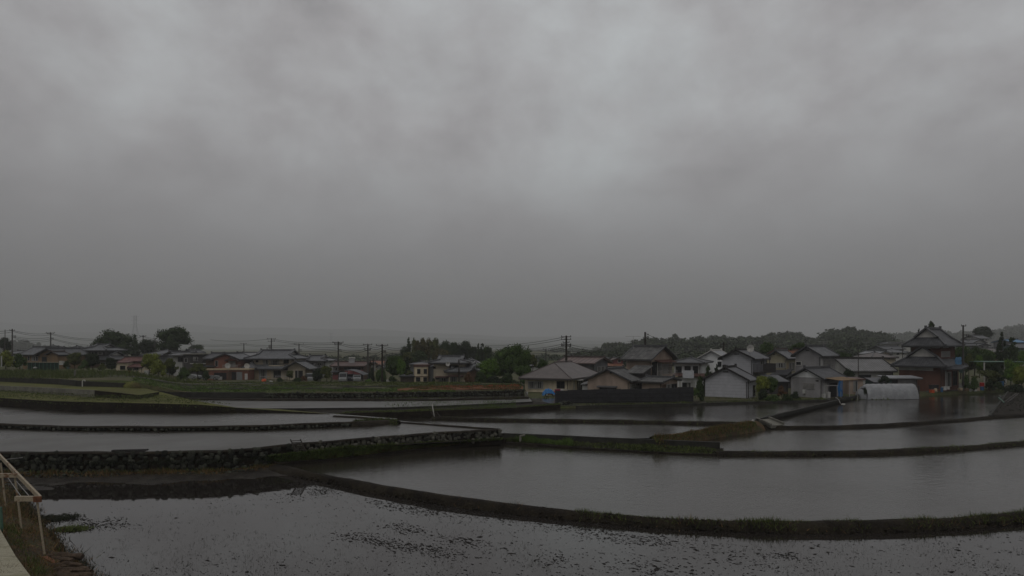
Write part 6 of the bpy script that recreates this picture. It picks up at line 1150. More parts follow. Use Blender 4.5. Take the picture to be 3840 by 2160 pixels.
TR = [(0, 1430, 1975, 315, 790, 190, 'round', 'dark', 'big dark domed tree left of the faint pylon'), (0, 1965, 2110, 385, 740, 186, 'conifer', 'dark', 'slim dark tree right under the faint pylon'), (0, 2365, 2860, 270, 800, 192, 'round', 'dark', 'big round dark tree right of the faint pylon'),
      (0, 2090, 2420, 455, 760, 200, 'round', 'deep', 'low dark tree filling the gap between the two domed trees'), (0, 1700, 2150, 560, 830, 182, 'spread', 'deep', 'low dark tree below the slim pylon tree'), (0, 1500, 1720, 590, 830, 175, 'spread', 'olive', 'olive tree at the left foot of the domed tree'),
      (0, -30, 205, 625, 880, 114, 'shrub', 'yellow', 'yellow green bushy tree at the left edge'), (0, 190, 405, 675, 880, 116, 'shrub', 'mid', 'green bush between the yellow bush and the tan house'), (0, -60, 190, 430, 760, 190, 'spread', 'deep', 'dark hazy tree behind the left edge poles'),
      (0, 1035, 1225, 650, 905, 124, 'round', 'olive', 'small green garden tree left of the dark garden tree'), (0, 1295, 1510, 665, 930, 122, 'round', 'deep', 'dark garden tree in front of the traditional house'), (0, 1200, 1330, 760, 920, 120, 'shrub', 'mid', 'low garden shrub between the two garden trees'),
      (0, 1490, 1600, 820, 930, 118, 'shrub', 'olive', 'olive shrub right of the dark garden tree'), (0, 1600, 1760, 730, 960, 122, 'round', 'deep', 'dark shrub tree left of the cream cottage'), (0, 2125, 2390, 665, 1000, 112, 'round', 'yellow', 'yellow green tree right of the cream cottage'),
      (0, 2280, 2500, 760, 1010, 110, 'shrub', 'yellow', 'lower yellow green shrub beside the pale locker'), (0, 2440, 2680, 740, 1040, 116, 'spread', 'olive', 'dull olive tree left of the white tank'), (0, 960, 1060, 780, 900, 122, 'shrub', 'dark', 'dark shrub right of the tan house'),
      (1, 265, 560, 815, 1075, 127, 'spread', 'olive', 'wide olive tree in front of the dark flat roofed block'), (1, 90, 300, 880, 1080, 124, 'shrub', 'mid', 'green shrub left of the wide olive tree'), (1, 480, 600, 930, 1070, 124, 'shrub', 'dark', 'dark shrub left of the brick house'), (1, 250, 520, 535, 700, 260, 'spread', 'dark', 'hazy trees behind the flat roofed block'),
      (1, 1735, 1855, 925, 1075, 128, 'round', 'olive', 'rounded garden tree before the villa porch'), (1, 1590, 1700, 1035, 1100, 122, 'shrub', 'dark', 'low dark shrub under the metal clothes rail'), (1, 1960, 2060, 1000, 1090, 127, 'shrub', 'rust', 'reddish shrub left of the white car'), (1, 2110, 2320, 900, 1100, 126, 'shrub', 'deep', 'dark shrub right of the white car'),
      (1, 2270, 2445, 855, 1100, 124, 'round', 'olive', 'garden tree left of the arched carport'), (1, 1850, 1980, 1030, 1100, 124, 'shrub', 'dark', 'small dark shrub at the villa porch'), (1, -60, 80, 800, 1060, 124, 'round', 'deep', 'dark tree left of the white tank'), (1, 2030, 2065, 965, 1060, 128, 'conifer', 'deep', 'thin clipped conifer beside the white car'),
      (2, 640, 900, 700, 1100, 128, 'round', 'mid', 'dark green tree right of the tall black pole'), (2, 840, 970, 755, 1100, 124, 'round', 'bright', 'brighter green tree left of the wooden shed'), (2, 930, 1060, 720, 1010, 134, 'conifer', 'deep', 'dark conifer behind the wooden shed'), (2, 520, 680, 890, 1110, 122, 'shrub', 'mid', 'green shrub at the foot of the tall black pole'),
      (2, 410, 500, 880, 1100, 124, 'shrub', 'deep', 'dark shrub between pole and wooden post'), (2, 960, 1090, 920, 1010, 122, 'shrub', 'olive', 'olive shrub over the wooden shed'), (2, 700, 830, 1010, 1110, 117, 'shrub', 'dark', 'dark shrub by the pale cart'), (2, 350, 470, 1050, 1110, 119, 'shrub', 'bright', 'low bright shrub right of the carport'),
      (2, 2280, 2810, 560, 1160, 118, 'round', 'mid', 'large dark tree left of the cream bungalow'), (2, 2090, 2400, 745, 1140, 112, 'round', 'bright', 'bright green tree right of the central cream house'), (2, 1840, 2000, 950, 1140, 107, 'shrub', 'rust', 'brownish shrub before the central cream house'), (2, 1980, 2210, 950, 1150, 106, 'shrub', 'dark', 'dark round shrub right of the brownish shrub'),
      (2, 2180, 2420, 1000, 1160, 105, 'shrub', 'deep', 'dark shrub below the bright green tree'), (2, 2380, 2640, 960, 1165, 103, 'shrub', 'dark', 'dark shrub at the field edge under the large tree'), (2, 1360, 1420, 1040, 1120, 116, 'shrub', 'deep', 'small dark shrub between the flats and the central house'),
      (3, -20, 270, 530, 1160, 112, 'round', 'mid', 'tall dark tree immediately left of the cream bungalow'), (3, 230, 400, 685, 1000, 120, 'spread', 'olive', 'open crowned tree above the white warehouse'), (3, 130, 330, 860, 1160, 104, 'shrub', 'mid', 'green shrub touching the cream bungalow roof'), (3, 380, 540, 750, 980, 122, 'round', 'mid', 'small green tree behind the cream hip roof'), (3, 540, 700, 810, 960, 118, 'shrub', 'bright', 'bright shrub behind the cream hip roof'),
      (4, 1095, 1330, 1010, 1320, 82.5, 'round', 'yellow', 'round yellow green bush before the grey clapboard house'), (4, 1260, 1430, 1015, 1330, 83.5, 'round', 'mid', 'darker bush right of the round yellow green bush'), (4, 1120, 1300, 1190, 1400, 82, 'shrub', 'deep', 'dark low bush under the round yellow green bush'), (4, 1430, 1560, 1155, 1320, 83, 'shrub', 'rust', 'reddish shrub in the garden of the grey bungalow'),
      (4, 1250, 1480, 1290, 1400, 80.6, 'shrub', 'mid', 'low green weeds on the garden edge'), (4, 1480, 1660, 1280, 1400, 80.8, 'shrub', 'dark', 'weedy shrub left of the small white box'), (4, 290, 480, 860, 1300, 89, 'conifer', 'dark', 'loose dark conifer left of the clapboard house'), (4, 430, 600, 830, 1100, 92, 'conifer', 'deep', 'second dark conifer behind the clapboard gable'),
      (4, 190, 345, 1010, 1410, 81, 'shrub', 'dark', 'dark climbing shrub at the left corner of the clapboard house'), (4, 120, 260, 1200, 1330, 80, 'shrub', 'mid', 'leafy shrub spilling over the end of the black fence'), (4, 1155, 1395, 495, 760, 135, 'bamboo', 'mid', 'feathery bamboo clump behind the grey clapboard roof'),
      (4, 1620, 1900, 505, 700, 124, 'spread', 'mid', 'pine crown behind the orange brown roof'), (4, 2320, 2600, 650, 1080, 118, 'round', 'dark', 'dark tree between the grey two storey house and the barn'), (4, 2400, 2600, 900, 1200, 100, 'shrub', 'deep', 'dark shrub left of the garden hut'), (4, 1620, 1770, 1240, 1390, 83, 'shrub', 'deep', 'dark hedge clump under the grey bungalow wall'),
      (5, 1055, 1300, 190, 800, 112, 'conifer', 'dark', 'pine rising behind the tiled house gable'), (5, 920, 1060, 300, 700, 116, 'conifer', 'deep', 'thin pine left of the tiled house gable'), (5, 1480, 1760, 530, 1000, 116, 'round', 'mid', 'green tree right of the tiled house'), (5, 1700, 1960, 560, 1040, 118, 'round', 'dark', 'dark tree beyond the tall bare pole'), (5, 1860, 2150, 600, 1040, 122, 'round', 'mid', 'mid green tree below the hillside houses'),
      (5, 1660, 1830, 670, 1060, 108, 'spread', 'olive', 'olive tree beside the tall bare pole'), (5, 1840, 1970, 690, 1000, 112, 'round', 'bright', 'bright green tree left of the green carport'), (5, 2130, 2360, 355, 960, 121, 'conifer', 'deep', 'tall dark conifer at right'), (5, 2270, 2520, 430, 960, 124, 'conifer', 'dark', 'second tall conifer close to the right edge'), (5, 1600, 1790, 600, 1060, 112, 'round', 'dark', 'dark tree just behind the tall bare pole'), (5, 1930, 2130, 690, 1040, 114, 'round', 'dark', 'dark tree behind the vine canopy'), (5, 2080, 2290, 830, 1190, 103, 'shrub', 'deep', 'dark bush under the left end of the green carport'), (5, 2270, 2480, 760, 1180, 97, 'round', 'bright', 'light green tree before the green carport'),
      (5, 2420, 2660, 860, 1230, 94, 'round', 'yellow', 'yellow green tree at the right edge'), (5, 1640, 1760, 990, 1230, 101, 'shrub', 'mid', 'leafy shrub at the foot of the bare pole'), (5, 1760, 1880, 1030, 1230, 97, 'shrub', 'mid', 'garden shrub before the trellis'), (5, 1830, 2260, 925, 1190, 101, 'spread', 'olive', 'low trained vine canopy before the green carport'), (5, 2000, 2120, 1050, 1210, 98, 'shrub', 'deep', 'dark shrub right of the red drum'),
      (5, 2120, 2280, 1090, 1230, 97, 'shrub', 'dark', 'dark shrub before the blue tank'), (5, 2300, 2600, 1130, 1300, 94, 'shrub', 'deep', 'dark low thicket at the right edge'), (5, 390, 560, 1000, 1110, 93, 'shrub', 'deep', 'dark bush before the long barn'), (5, 1815, 2095, 258, 560, 262, 'round', 'deep', 'big hazy round tree on the right hilltop'), (5, 2460, 2620, 620, 900, 130, 'round', 'bright', 'light green hillside tree at the right edge'), (5, 150, 210, 1180, 1290, 86, 'shrub', 'deep', 'dark weeds between the hut and the greenhouse')]
for t in TR: tree(*t)
# the grove in the centre: trees one can tell apart
gv = [(895, 1050, 560, 'round', 'dark'), (930, 1100, 432, 'conifer', 'dark'), (1040, 1230, 445, 'bamboo', 'olive'), (1120, 1330, 445, 'bamboo', 'autumn'), (1230, 1430, 440, 'bamboo', 'autumn'), (1340, 1530, 442, 'bamboo', 'olive'), (1470, 1680, 480, 'round', 'dark'), (1600, 1780, 500, 'spread', 'dark'), (1720, 1980, 482, 'round', 'deep'), (1900, 2080, 560, 'round', 'deep'), (1990, 2150, 520, 'conifer', 'dark'), (2060, 2200, 518, 'conifer', 'deep'), (2130, 2290, 560, 'round', 'dark'), (900, 1120, 640, 'round', 'olive'), (1380, 1600, 590, 'round', 'autumn'), (1050, 1300, 620, 'round', 'dark')]
ps = ['at the left end of the grove', 'pointed above the left end of the grove', 'feathery, second from the left on the grove skyline', 'feathery and yellowish in the left half of the grove', 'feathery and brownish near the grove middle', 'feathery, at the middle of the grove skyline', 'dark, just right of the grove middle', 'low crowned in the dip of the grove skyline', 'broad dark dome in the right half of the grove', 'low, right of the broad dark dome', 'pointed, left of the twin conifers at the grove right', 'pointed, the last conifer on the grove right', 'sloping down at the right end of the grove', 'olive, in front at the grove left', 'yellowish, in front at the grove middle', 'dark, in front below the feathery crowns']
for (x0, x1, yt, kd, pl), d_ in zip(gv, ps): tree(2, x0 - 15, x1 + 15, yt, 880, 196 + (x0 % 7) * 1.5 - (12 if yt > 585 else 0), kd, pl, 'tree ' + d_, group='trees of the central grove')
# wooded hills
def hill_and_wood(pts_, D, dd, hill_label, wood_label, pal, hs, n, ksz, seed):
    r_ = np.random.default_rng(seed); X = np.array([W(N(k, x, y), D).x for k, x, y in pts_]); Z = np.array([W(N(k, x, y), D).z for k, x, y in pts_])
    V = []; Fc = []; m_ = 60
    for i in range(m_):
        x = X[0] + (X[-1] - X[0]) * i / (m_ - 1); z = max(1.2, np.interp(x, X, Z) - hs * 1.1)
        for j, (dy, f) in enumerate(((-dd, 0), (-dd * .6, .45), (-dd * .25, .85), (0, 1), (dd * .8, .6), (dd * 2, -.05))): V.append((x * (D + dy) / D, D + dy, .3 + (z - .3) * f))
    for i in range(m_ - 1):
        for j in range(5): Fc.append((i * 6 + j, (i + 1) * 6 + j, (i + 1) * 6 + j + 1, i * 6 + j + 1))
    tag(obj('hill', np_mesh('hill', V, Fc), 'turf'), hill_label, 'hill', kind='structure')
    Vs = []; Fs = []; b = 0; protos = []
    for i, kd in enumerate(('round', 'round', 'conifer', 'spread')):
        v, f, _ = crown(kd, 620, .062, 50 + i + seed, 9 if kd != 'conifer' else 16); protos.append((v, f))
    for i in range(n):
        back = i < n * .5; t = (i + r_.uniform(0, 1)) / (n * .5) if back else r_.uniform(0, 1); x = X[0] + (X[-1] - X[0]) * t; dy = r_.uniform(-4, 4) if back else -dd * r_.uniform(.1, .95)
        zt = np.interp(x, X, Z); f_ = 1 if dy > -4.1 else np.interp(-dy / dd, [0, .25, .6, 1], [1, .85, .45, 0]); hh = hs * r_.uniform(.6, 1.5); g_ = .3 + (max(1.2, zt - hs * 1.1) - .3) * f_
        top = zt + r_.uniform(-.25, .10) * hs if back else min(g_ + hh, CH + (zt - CH) * (D + dy) / D - r_.uniform(.1, .35) * hs); base = top - hh * 1.05; pi = r_.choice([0, 1, 2, 3], p=[.4, .25, .15, .2]); v, f = protos[pi]; wd = hh * r_.uniform(.75, 1.25) * (.55 if pi == 2 else 1); a = r_.uniform(0, 6.28); c, s = math.cos(a), math.sin(a)
        vv = np.stack([(v[:, 0] * c - v[:, 1] * s) * wd + x * (D + dy) / D, (v[:, 0] * s + v[:, 1] * c) * wd + D + dy, v[:, 2] * hh * 1.05 + base], 1); Vs.append(vv); Fs.append(f + b); b += len(v)
    o = obj('woodland', crown_mesh(np.concatenate(Vs), np.concatenate(Fs)), LEAF[pal]); tag(o, wood_label, 'woodland', kind='stuff')
hill_and_wood([(3, 1380, 640), (3, 1430, 520), (3, 1600, 505), (3, 1750, 520), (3, 1900, 480), (3, 2100, 440), (3, 2300, 440), (3, 2470, 392), (3, 2576, 430), (4, 300, 425), (4, 500, 415), (4, 730, 395), (4, 850, 425), (4, 990, 405), (4, 1130, 460), (4, 1200, 400), (4, 1400, 365), (4, 1500, 345), (4, 1700, 365), (4, 1800, 425), (4, 2000, 440), (4, 2150, 430), (4, 2300, 330), (4, 2450, 290), (4, 2576, 285), (5, 50, 305), (5, 200, 345), (5, 300, 390), (5, 450, 355), (5, 560, 440), (5, 640, 620)],
              450, 90, 'low hill behind the right hand houses', 'dark wooded ridge behind the right hand houses', 'forest', 14, 420, 1, 3)
hill_and_wood([(3, 160, 720), (3, 400, 660), (3, 640, 590), (3, 740, 600), (3, 960, 585), (3, 1120, 600), (3, 1300, 580), (3, 1500, 590), (3, 1700, 570), (3, 1900, 560), (3, 2200, 540)], 840, 120, 'low rise behind the central pole', 'hazy woodland behind the central pole', 'forest', 17, 110, 1, 5)
hill_and_wood([(5, 300, 400), (5, 500, 370), (5, 900, 345), (5, 1100, 350), (5, 1400, 345), (5, 1700, 350), (5, 1800, 330), (5, 2130, 390), (5, 2170, 330), (5, 2250, 290), (5, 2400, 250), (5, 2576, 235), (5, 2900, 215), (5, 3500, 190), (5, 4200, 230)], 1150, 170, 'misty hill at far right', 'misty wooded hill at far right', 'forest', 28, 240, 1, 9)
hill_and_wood([(0, -400, 400), (0, 0, 435), (0, 200, 450), (0, 400, 480), (0, 600, 520), (0, 800, 560), (0, 1000, 580), (0, 1200, 575), (0, 1500, 585)], 900, 140, 'low hill at far left', 'misty woodland at far left', 'forest', 18, 110, 1, 13)
def ridge(D, zs, label, seed):
    V = []; Fc = []; n = 70; r_ = random.Random(seed)
    for i in range(n):
        t = i / (n - 1); x = (-1.15 + 2.3 * t) * D; z = np.interp(t, [a for a, b in zs], [b for a, b in zs]) * (1 + .06 * math.sin(t * 40 + seed) + .04 * math.sin(t * 97)) + CH
        for (dy, f) in ((-D * .18, 0), (-D * .08, .55), (0, 1), (D * .2, .3)): V.append((x, D + dy, .2 + (z - .2) * f))
    for i in range(n - 1):
        for j in range(3): Fc.append((i * 4 + j, (i + 1) * 4 + j, (i + 1) * 4 + j + 1, i * 4 + j + 1))
    tag(obj('hill', np_mesh('hill', V, Fc), LEAF['forest']), label, 'hill', kind='structure')
hill_and_wood([(1, 300, 700), (1, 900, 700), (1, 1500, 690), (1, 2576, 705), (2, 300, 700), (2, 600, 690), (2, 900, 660), (2, 2300, 640), (3, 160, 700), (3, 600, 680), (3, 900, 670)], 330, 40, 'low ground behind the village', 'dark low line of trees right behind the village', 'forest', 8, 260, 1, 21)
hill_and_wood([(3, 900, 660), (3, 1300, 640), (3, 1900, 620), (4, 200, 600), (4, 1000, 590), (4, 1700, 570), (4, 2576, 520), (5, 500, 560), (5, 900, 600)], 260, 40, 'gentle slope behind the right hand houses', 'nearer dark trees directly behind the right hand roofs', 'forest', 9, 200, 1, 23)
ridge(1400, [(0, 4), (.2, -4), (.35, -8), (.5, -8), (.6, -4), (.8, 6), (1, 12)], 'nearest faint ridge behind the village', 1)
ridge(3000, [(0, 68), (.15, 52), (.3, 26), (.4, 18), (.55, 12), (.7, 24), (1, 80)], 'second faint ridge in the mist', 2)
ridge(4400, [(0, 132), (.2, 104), (.35, 84), (.5, 48), (.62, 36), (.8, 60), (1, 180)], 'third ridge almost lost in the mist', 3)
ridge(6000, [(0, 260), (.2, 220), (.35, 184), (.5, 100), (.62, 72), (.8, 120), (1, 300)], 'farthest ridge dissolving into the cloud', 4)
# ---------------------------------------------------------------- grasses, seedlings, scraps
def blades(P, hmin, hmax, w_, lean=.35, per=1):
    n = len(P); P = np.asarray(P, float); a = rng.uniform(0, 6.28, n); vf = np.sin(P[:, 0] * 1.9 + 1.3 * np.sin(P[:, 1] * 1.1)) * .5 + np.sin(P[:, 0] * 5.3 + P[:, 1] * 3.1) * .3 + np.sin(P[:, 0] * .6 + 2) * .3; h = rng.uniform(hmin, hmax, n) * np.clip(.75 + .5 * vf, .3, 1.4); l_ = rng.normal(0, lean, (n, 2)) * h[:, None]; d = np.stack([np.cos(a), np.sin(a), np.zeros(n)], 1) * (w_ * rng.uniform(.6, 1.4, n))[:, None] * .5
    tip = P + np.concatenate([l_, h[:, None]], 1); V = np.stack([P - d, P + d, tip], 1).reshape(-1, 3); return V, np.arange(3 * n).reshape(-1, 3)
def grass(name, P, hmin, hmax, w_, material, label, lean=.35, cat='grass'):
    V, Fc = blades(P, hmin, hmax, w_, lean); o = obj(name, np_mesh(name, V, Fc), material); tag(o, label, cat, kind='stuff')
def along(P, n, spread, dz=0, clump=.6, off=0.0):
    P = [Vector(p) for p in P]; L_ = [0]
    for a, b in zip(P[:-1], P[1:]): L_.append(L_[-1] + (b - a).length)
    out = []
    while len(out) < n:
        s = rng.uniform(0, L_[-1]); g_ = noise2(s * 1.7, off * 3 + spread * 7, 4) * .5 + .5
        if rng.random() > (1 - clump) + clump * g_: continue
        i = min(len(P) - 2, int(np.searchsorted(L_, s)) - 1 if s > 0 else 0); i = max(i, 0); t = (s - L_[i]) / (L_[i + 1] - L_[i]); p = P[i].lerp(P[i + 1], t); o_ = rng.normal(0, spread); out.append((p.x, p.y + o_ + off, p.z + dz - abs(o_) * .5))
    return out
def area(poly, n, z, clump=.5, sd=1, fs=1.0):
    xs = [p[0] for p in poly]; ys = [p[1] for p in poly]; out = []
    def ins(x, y):
        c = False; j = len(poly) - 1
        for i in range(len(poly)):
            if (poly[i][1] > y) != (poly[j][1] > y) and x < (poly[j][0] - poly[i][0]) * (y - poly[i][1]) / (poly[j][1] - poly[i][1]) + poly[i][0]: c = not c
            j = i
        return c
    while len(out) < n:
        x, y = rng.uniform(min(xs), max(xs)), rng.uniform(min(ys), max(ys))
        if not ins(x, y): continue
        if rng.random() > (1 - clump) + clump * (noise2(x * fs, y * fs, sd) * .6 + .5): continue
        out.append((x, y, z(x, y) if callable(z) else z))
    return out
grass('bank_grass', along(B1[7:15], 2800, .2, .0, .9), .08, .26, .03, 'blade_green', 'short grass on the right half of the near bank', .6)
grass('bank_grass', along(B1[9:15], 2600, .22, .0, .95), .1, .32, .03, 'blade_green', 'taller grass tufts on the right end of the near bank', .5)
grass('bank_grass', along(B1[4:15], 2600, .3, -.1, .8), .05, .3, .03, 'blade_dark', 'dead dark stalks hanging over the near bank', 1.0)
grass('bank_grass', along(B1[5:15], 900, .25, .0, .98), .06, .25, .03, 'blade_dry', 'withered brown tufts on the near bank', .8)
grass('bank_grass', along(B1[:8], 1800, .18, -.02, .7), .04, .16, .03, 'blade_dark', 'short dead stubble on the left part of the near bank')
grass('bank_grass', along(B2[:-1], 3200, .2, .0, .7), .08, .3, .035, 'blade_green', 'grass on the low bank between the right hand paddies')
grass('bank_grass', along(B3, 1200, .15, -.03, .6), .05, .15, .04, 'blade_dark', 'short weeds on the thin curved bank at right')
grass('bank_grass', along(pts([(890, 1061), (930, 1058), (975, 1056), (1000, 1058)], 1.62), 1600, .5, .05, .3), .08, .3, .05, 'blade_green', 'green weeds on the hump at the end of the low stone wall', .7)
grass('bank_grass', along(B4, 1800, .2, .0, .7), .06, .24, .05, 'blade_green', 'weeds on the thin bank behind the central paddy')
grass('bank_grass', along(pts([(1645, 1100), (1700, 1095), (1780, 1080), (1850, 1069), (1895, 1062)], 1.1), 4200, .45, .0, .2), .1, .4, .05, 'blade_dry', 'rust coloured grass on the bushy bank')
grass('bank_grass', along(pts([(1645, 1100), (1700, 1095), (1780, 1080), (1850, 1069), (1900, 1062)], 1.1), 3600, .5, .0, .4), .1, .35, .05, 'blade_green', 'green grass on the bushy bank')
def band(A, B_, n, clump=.4, lift=0.0):
    out = []
    def at(P, t):
        L_ = np.cumsum([0] + [(b - a).length for a, b in zip(P[:-1], P[1:])]); s_ = t * L_[-1]; i = min(len(P) - 2, max(0, int(np.searchsorted(L_, s_)) - 1)); return P[i].lerp(P[i + 1], (s_ - L_[i]) / (L_[i + 1] - L_[i]))
    while len(out) < n:
        t, v = rng.random(), rng.random(); p = at(A, t).lerp(at(B_, t), v)
        if rng.random() < clump * (.5 + .5 * noise2(p.x * 2.2, p.y * 2.2, n % 7)): continue
        out.append((p.x, p.y, p.z + lift))
    return out
la = pts([(655, 1172, .22), (700, 1166), (860, 1151), (1073, 1128), (1180, 1118), (1262, 1111)], .36)
lb_ = [W1[4] + Vector((0, -.25, -.68)), W1[5] + Vector((0, -.25, -.53)), W1[6] + Vector((0, -.25, -.56)), W1[7] + Vector((0, -.25, -.74)), W1[8] + Vector((0, -.25, -.8))]
grass('ledge_weeds', band(la, lb_, 12000), .1, .36, .05, 'blade_green', 'green weeds along the foot of the rubble wall', .8)
grass('ledge_weeds', band(la, lb_, 5000, .9), .1, .34, .06, 'blade_bright', 'brighter weeds among the foot of the rubble wall', .9)
grass('ledge_weeds', band(la, [a.lerp(b, .4) for a, b in zip(la[:5], lb_)], 3500, .7), .05, .22, .05, 'blade_dry', 'dry weeds at the water edge below the rubble wall', .9)
ka = pts([(1270, 1112), (1476, 1126), (1717, 1140), (1811, 1142)], .31); kb = [p + Vector((0, -.15, -.42)) for p in (CURB[0], CURB[2], CURB[3], CURB[4])]
grass('ledge_weeds', band(pts([(1300, 1113), (1440, 1123)], .32), [a.lerp(b, t) + Vector((0, -.2, -.42)) for a, b, t in ((CURB[0], CURB[1], .27), (CURB[1], CURB[2], .4))], 3800, .5), .15, .5, .045, 'blade_bright', 'bright green rice grass at the concrete kerb', .3)
grass('ledge_weeds', band(ka, kb, 6500, .9), .05, .24, .05, 'blade_green', 'weeds along the foot of the concrete kerb', .8)
grass('ledge_weeds', band(ka, kb, 2500, .9), .05, .2, .05, 'blade_dark', 'dark dead weeds along the foot of the concrete kerb', .9)
def clods(P, n, s0, s1, spread, dz, label, material='earth', off=0):
    it = [((x, y, z + rng.uniform(-.03, .02)), q_ := rng.uniform(s0, s1), q_ * rng.uniform(.6, 1), q_ * rng.uniform(.4, .8), rng.uniform(0, 3)) for x, y, z in along(P, n, spread, dz, .5, off)]
    V, Fc = stones(it, False); o = obj('earth_clods', np_mesh('earth_clods', V, Fc), material); tag(o, label, 'clods', kind='stuff')
clods(B1, 2600, .03, .11, .18, -.03, 'clods of mud on the near curved bank'); clods([p + Vector((0, -.4, -.3)) for p in B1], 1400, .03, .12, .12, 0, 'clods of mud at the waterline of the near bank'); clods(B2, 900, .04, .12, .15, -.03, 'clods of mud on the bank between the right hand paddies')
clods([Vector((p.x, p.y - .6, .2)) for p in W1[:6]], 1600, .04, .16, .5, 0, 'fallen stones and clods along the mossy wall foot', 'stone_dark')
clods(pts([(40, 1222), (200, 1226), (420, 1216), (620, 1200), (700, 1188)], .0), 900, .03, .12, .5, 0, 'mud lumps breaking the shallow water', 'mud')
grass('ledge_weeds', along([Vector((p.x, p.y - .5, .25)) for p in W1[:6]], 5000, .35, .0, .5), .1, .4, .04, 'blade_dry', 'dry yellow grass along the mossy wall foot', .5)
grass('ledge_weeds', along([Vector((p.x, p.y - .3, .3)) for p in W1[:6]], 3500, .3, .0, .5), .1, .35, .045, 'blade_green', 'green grass along the mossy wall foot', .5)
grass('ledge_weeds', along([p + Vector((0, -.2, -.6)) for p in W1[:6]], 2600, .12, .0, .5), .1, .3, .05, 'blade_dark', 'moss and creepers hanging on the dark wall', .7)
bp = [(x, y, z) for (x, y, z) in [LBV[int(i)] for i in rng.integers(0, len(LBV), 30000)]]
bp = [(x + rng.normal(0, .25), y + rng.normal(0, .2), z - .03) for x, y, z in bp if z > .02 and y < 36]
grass('bank_grass', bp[:12000], .08, .32, .022, 'blade_dry', 'dry brown grass covering the lower left bank', .8)
grass('bank_grass', bp[12000:15500], .1, .3, .022, 'blade_green', 'green grass tufts on the lower left bank', .6)
pl = [(PE[i].lerp(PE[i + 1], rng.random()) + Vector((rng.uniform(.0, .5), .2, -.1))) for i in (0, 1, 2) for _ in range(200)]
grass('bank_grass', [tuple(p) for p in pl], .1, .32, .02, 'blade_green', 'fresh green weeds beside the concrete path', .4)
pl = [p for p in bp if p[2] < .35][:3500]
grass('bank_grass', pl, .12, .36, .03, 'blade_dark', 'dark reeds at the water edge of the lower left bank', .5)
# left terraces
grass('ledge_weeds', band([p + Vector((0, .1, 0)) for p in LEDGE], [p + Vector((0, 1.4, 0)) for p in LEDGE], 5200, .9), .05, .22, .06, 'blade_green', 'weeds on the ledge below the seedling paddy', .8)
FP = [Vector(((ox * 1.49068 - HX) / F * (D + .15), D + .15, 1.12)) for ox, D in START if 1400 < ox < 2100]
grass('ledge_weeds', band(FP, [p + Vector((0, 1.6, 0)) for p in FP], 3600, 1.0), .05, .3, .06, 'blade_green', 'patchy weeds in front of the black fence and grey houses', .8)
clods(FP, 420, .06, .2, .35, .02, 'pale stones scattered along the foot of the black fence', 'stone', .5)
grass('terrace_grass', along(pts([(-100, 996), (0, 1000), (133, 1008), (333, 1013), (500, 1018, 2.4), (600, 1026, 2.0)], 2.5), 2200, .3, -.03, .5), .05, .2, .07, 'blade_green', 'grass fringe on the first mown terrace edge')
A1 = [tuple(G(*p)[:2]) for p in ((-100, 996, 2.5), (500, 1018, 2.4), (590, 1024, 2.2), (400, 992, 2.5), (238, 985, 2.5), (-100, 965, 2.5))]
grass('terrace_grass', area(A1, 9000, 2.48, .5, 2, .7), .04, .14, .10, 'blade_green', 'short rough grass on the first mown terrace')
tg = [(x, y, z) for x, y, z in area([(-100, 96), (-58, 88), (-47, 104), (-95, 118)], 9000, lambda x, y: gat(x, y), .3)]
grass('tall_grass', tg, .3, .9, .09, 'blade_green', 'tall green grass at far left before the netting')
grass('tall_grass', area([(-100, 93), (-60, 85), (-57, 90), (-97, 98)], 3500, lambda x, y: gat(x, y), .6), .15, .45, .08, 'blade_green', 'lower grass strip at far left above the dark wall')
# vegetable fields in rows
def rows_(x0, x1, y0, y1, n, material, label, hmin, hmax, cl=.5, sd=1):
    P = []
    for (x, y, z) in area([(x0 * y0, y0), (x1 * y0, y0), (x1 * y1, y1), (x0 * y1, y1)], n, lambda x, y: gat(x, y), cl, sd, .25): P.append((x, round(y / 1.1) * 1.1 + rng.normal(0, .22), z))
    grass('crop_rows', P, hmin, hmax, .14, material, label, .5, 'crops')
rows_(-.60, -.30, 79.5, 92, 9000, 'blade_bright', 'green vegetable rows in the left middle field', .08, .22, .5, 1)
rows_(-.55, -.05, 90, 108, 12000, 'blade_green', 'mixed green crops before the village houses', .1, .28, .5, 2)
rows_(-.30, -.09, 80, 86, 5000, 'blade_bright', 'low green crop above the far stone wall', .08, .2, .3, 3)
rows_(-.20, .015, 86, 96, 6000, 'blade_green', 'weedy strip before the cream flats', .08, .28, .6, 4)
rows_(-.16, .012, 84, 90, 7000, 'blade_dry', 'rust brown stubble field above the far wall', .1, .28, .2, 5)
rows_(-.44, .01, 108, 116, 3500, 'blade_dark', 'dark weeds at the foot of the village gardens', .15, .6, .6, 6)
grass('bank_grass', [(p[0], p[1], p[2]) for p in area([(G(2500, 1041, .7).x, 69.5), (G(2720, 1031, .7).x, 73), (G(2790, 965, 1.6).x, 108), (G(2541, 980, 1.42).x, 96)], 2600, lambda x, y: .66 + .03 * (y - 69) * .95, .5)], .08, .35, .07, 'blade_dark', 'dark weeds on the slope at the right edge', .6)
rows_(.02, .6, 83, 84.5, 600, 'blade_green', 'weeds behind the black fence', .1, .4, .6, 7)
def gpatch(name, l, material, label, cat='field'):
    m = MB(); P = [Vector(((ox * 1.49068 - HX) / F * D, D, 0)) for ox, D in l]; n_ = 24
    for i in range(n_):
        a, b = P[0].lerp(P[1], i / n_), P[0].lerp(P[1], (i + 1) / n_); c, d = P[3].lerp(P[2], (i + 1) / n_), P[3].lerp(P[2], i / n_)
        m.poly([(q.x, q.y, gat(q.x, q.y) + .07) for q in (a, b, c, d)])
    tag(m.build(name, material), label, cat, kind='structure')
gpatch('field', [(1000, 81.2), (1315, 85), (1315, 91), (1000, 86)], 'red_soil', 'strip of rusty red soil above the far stone wall')
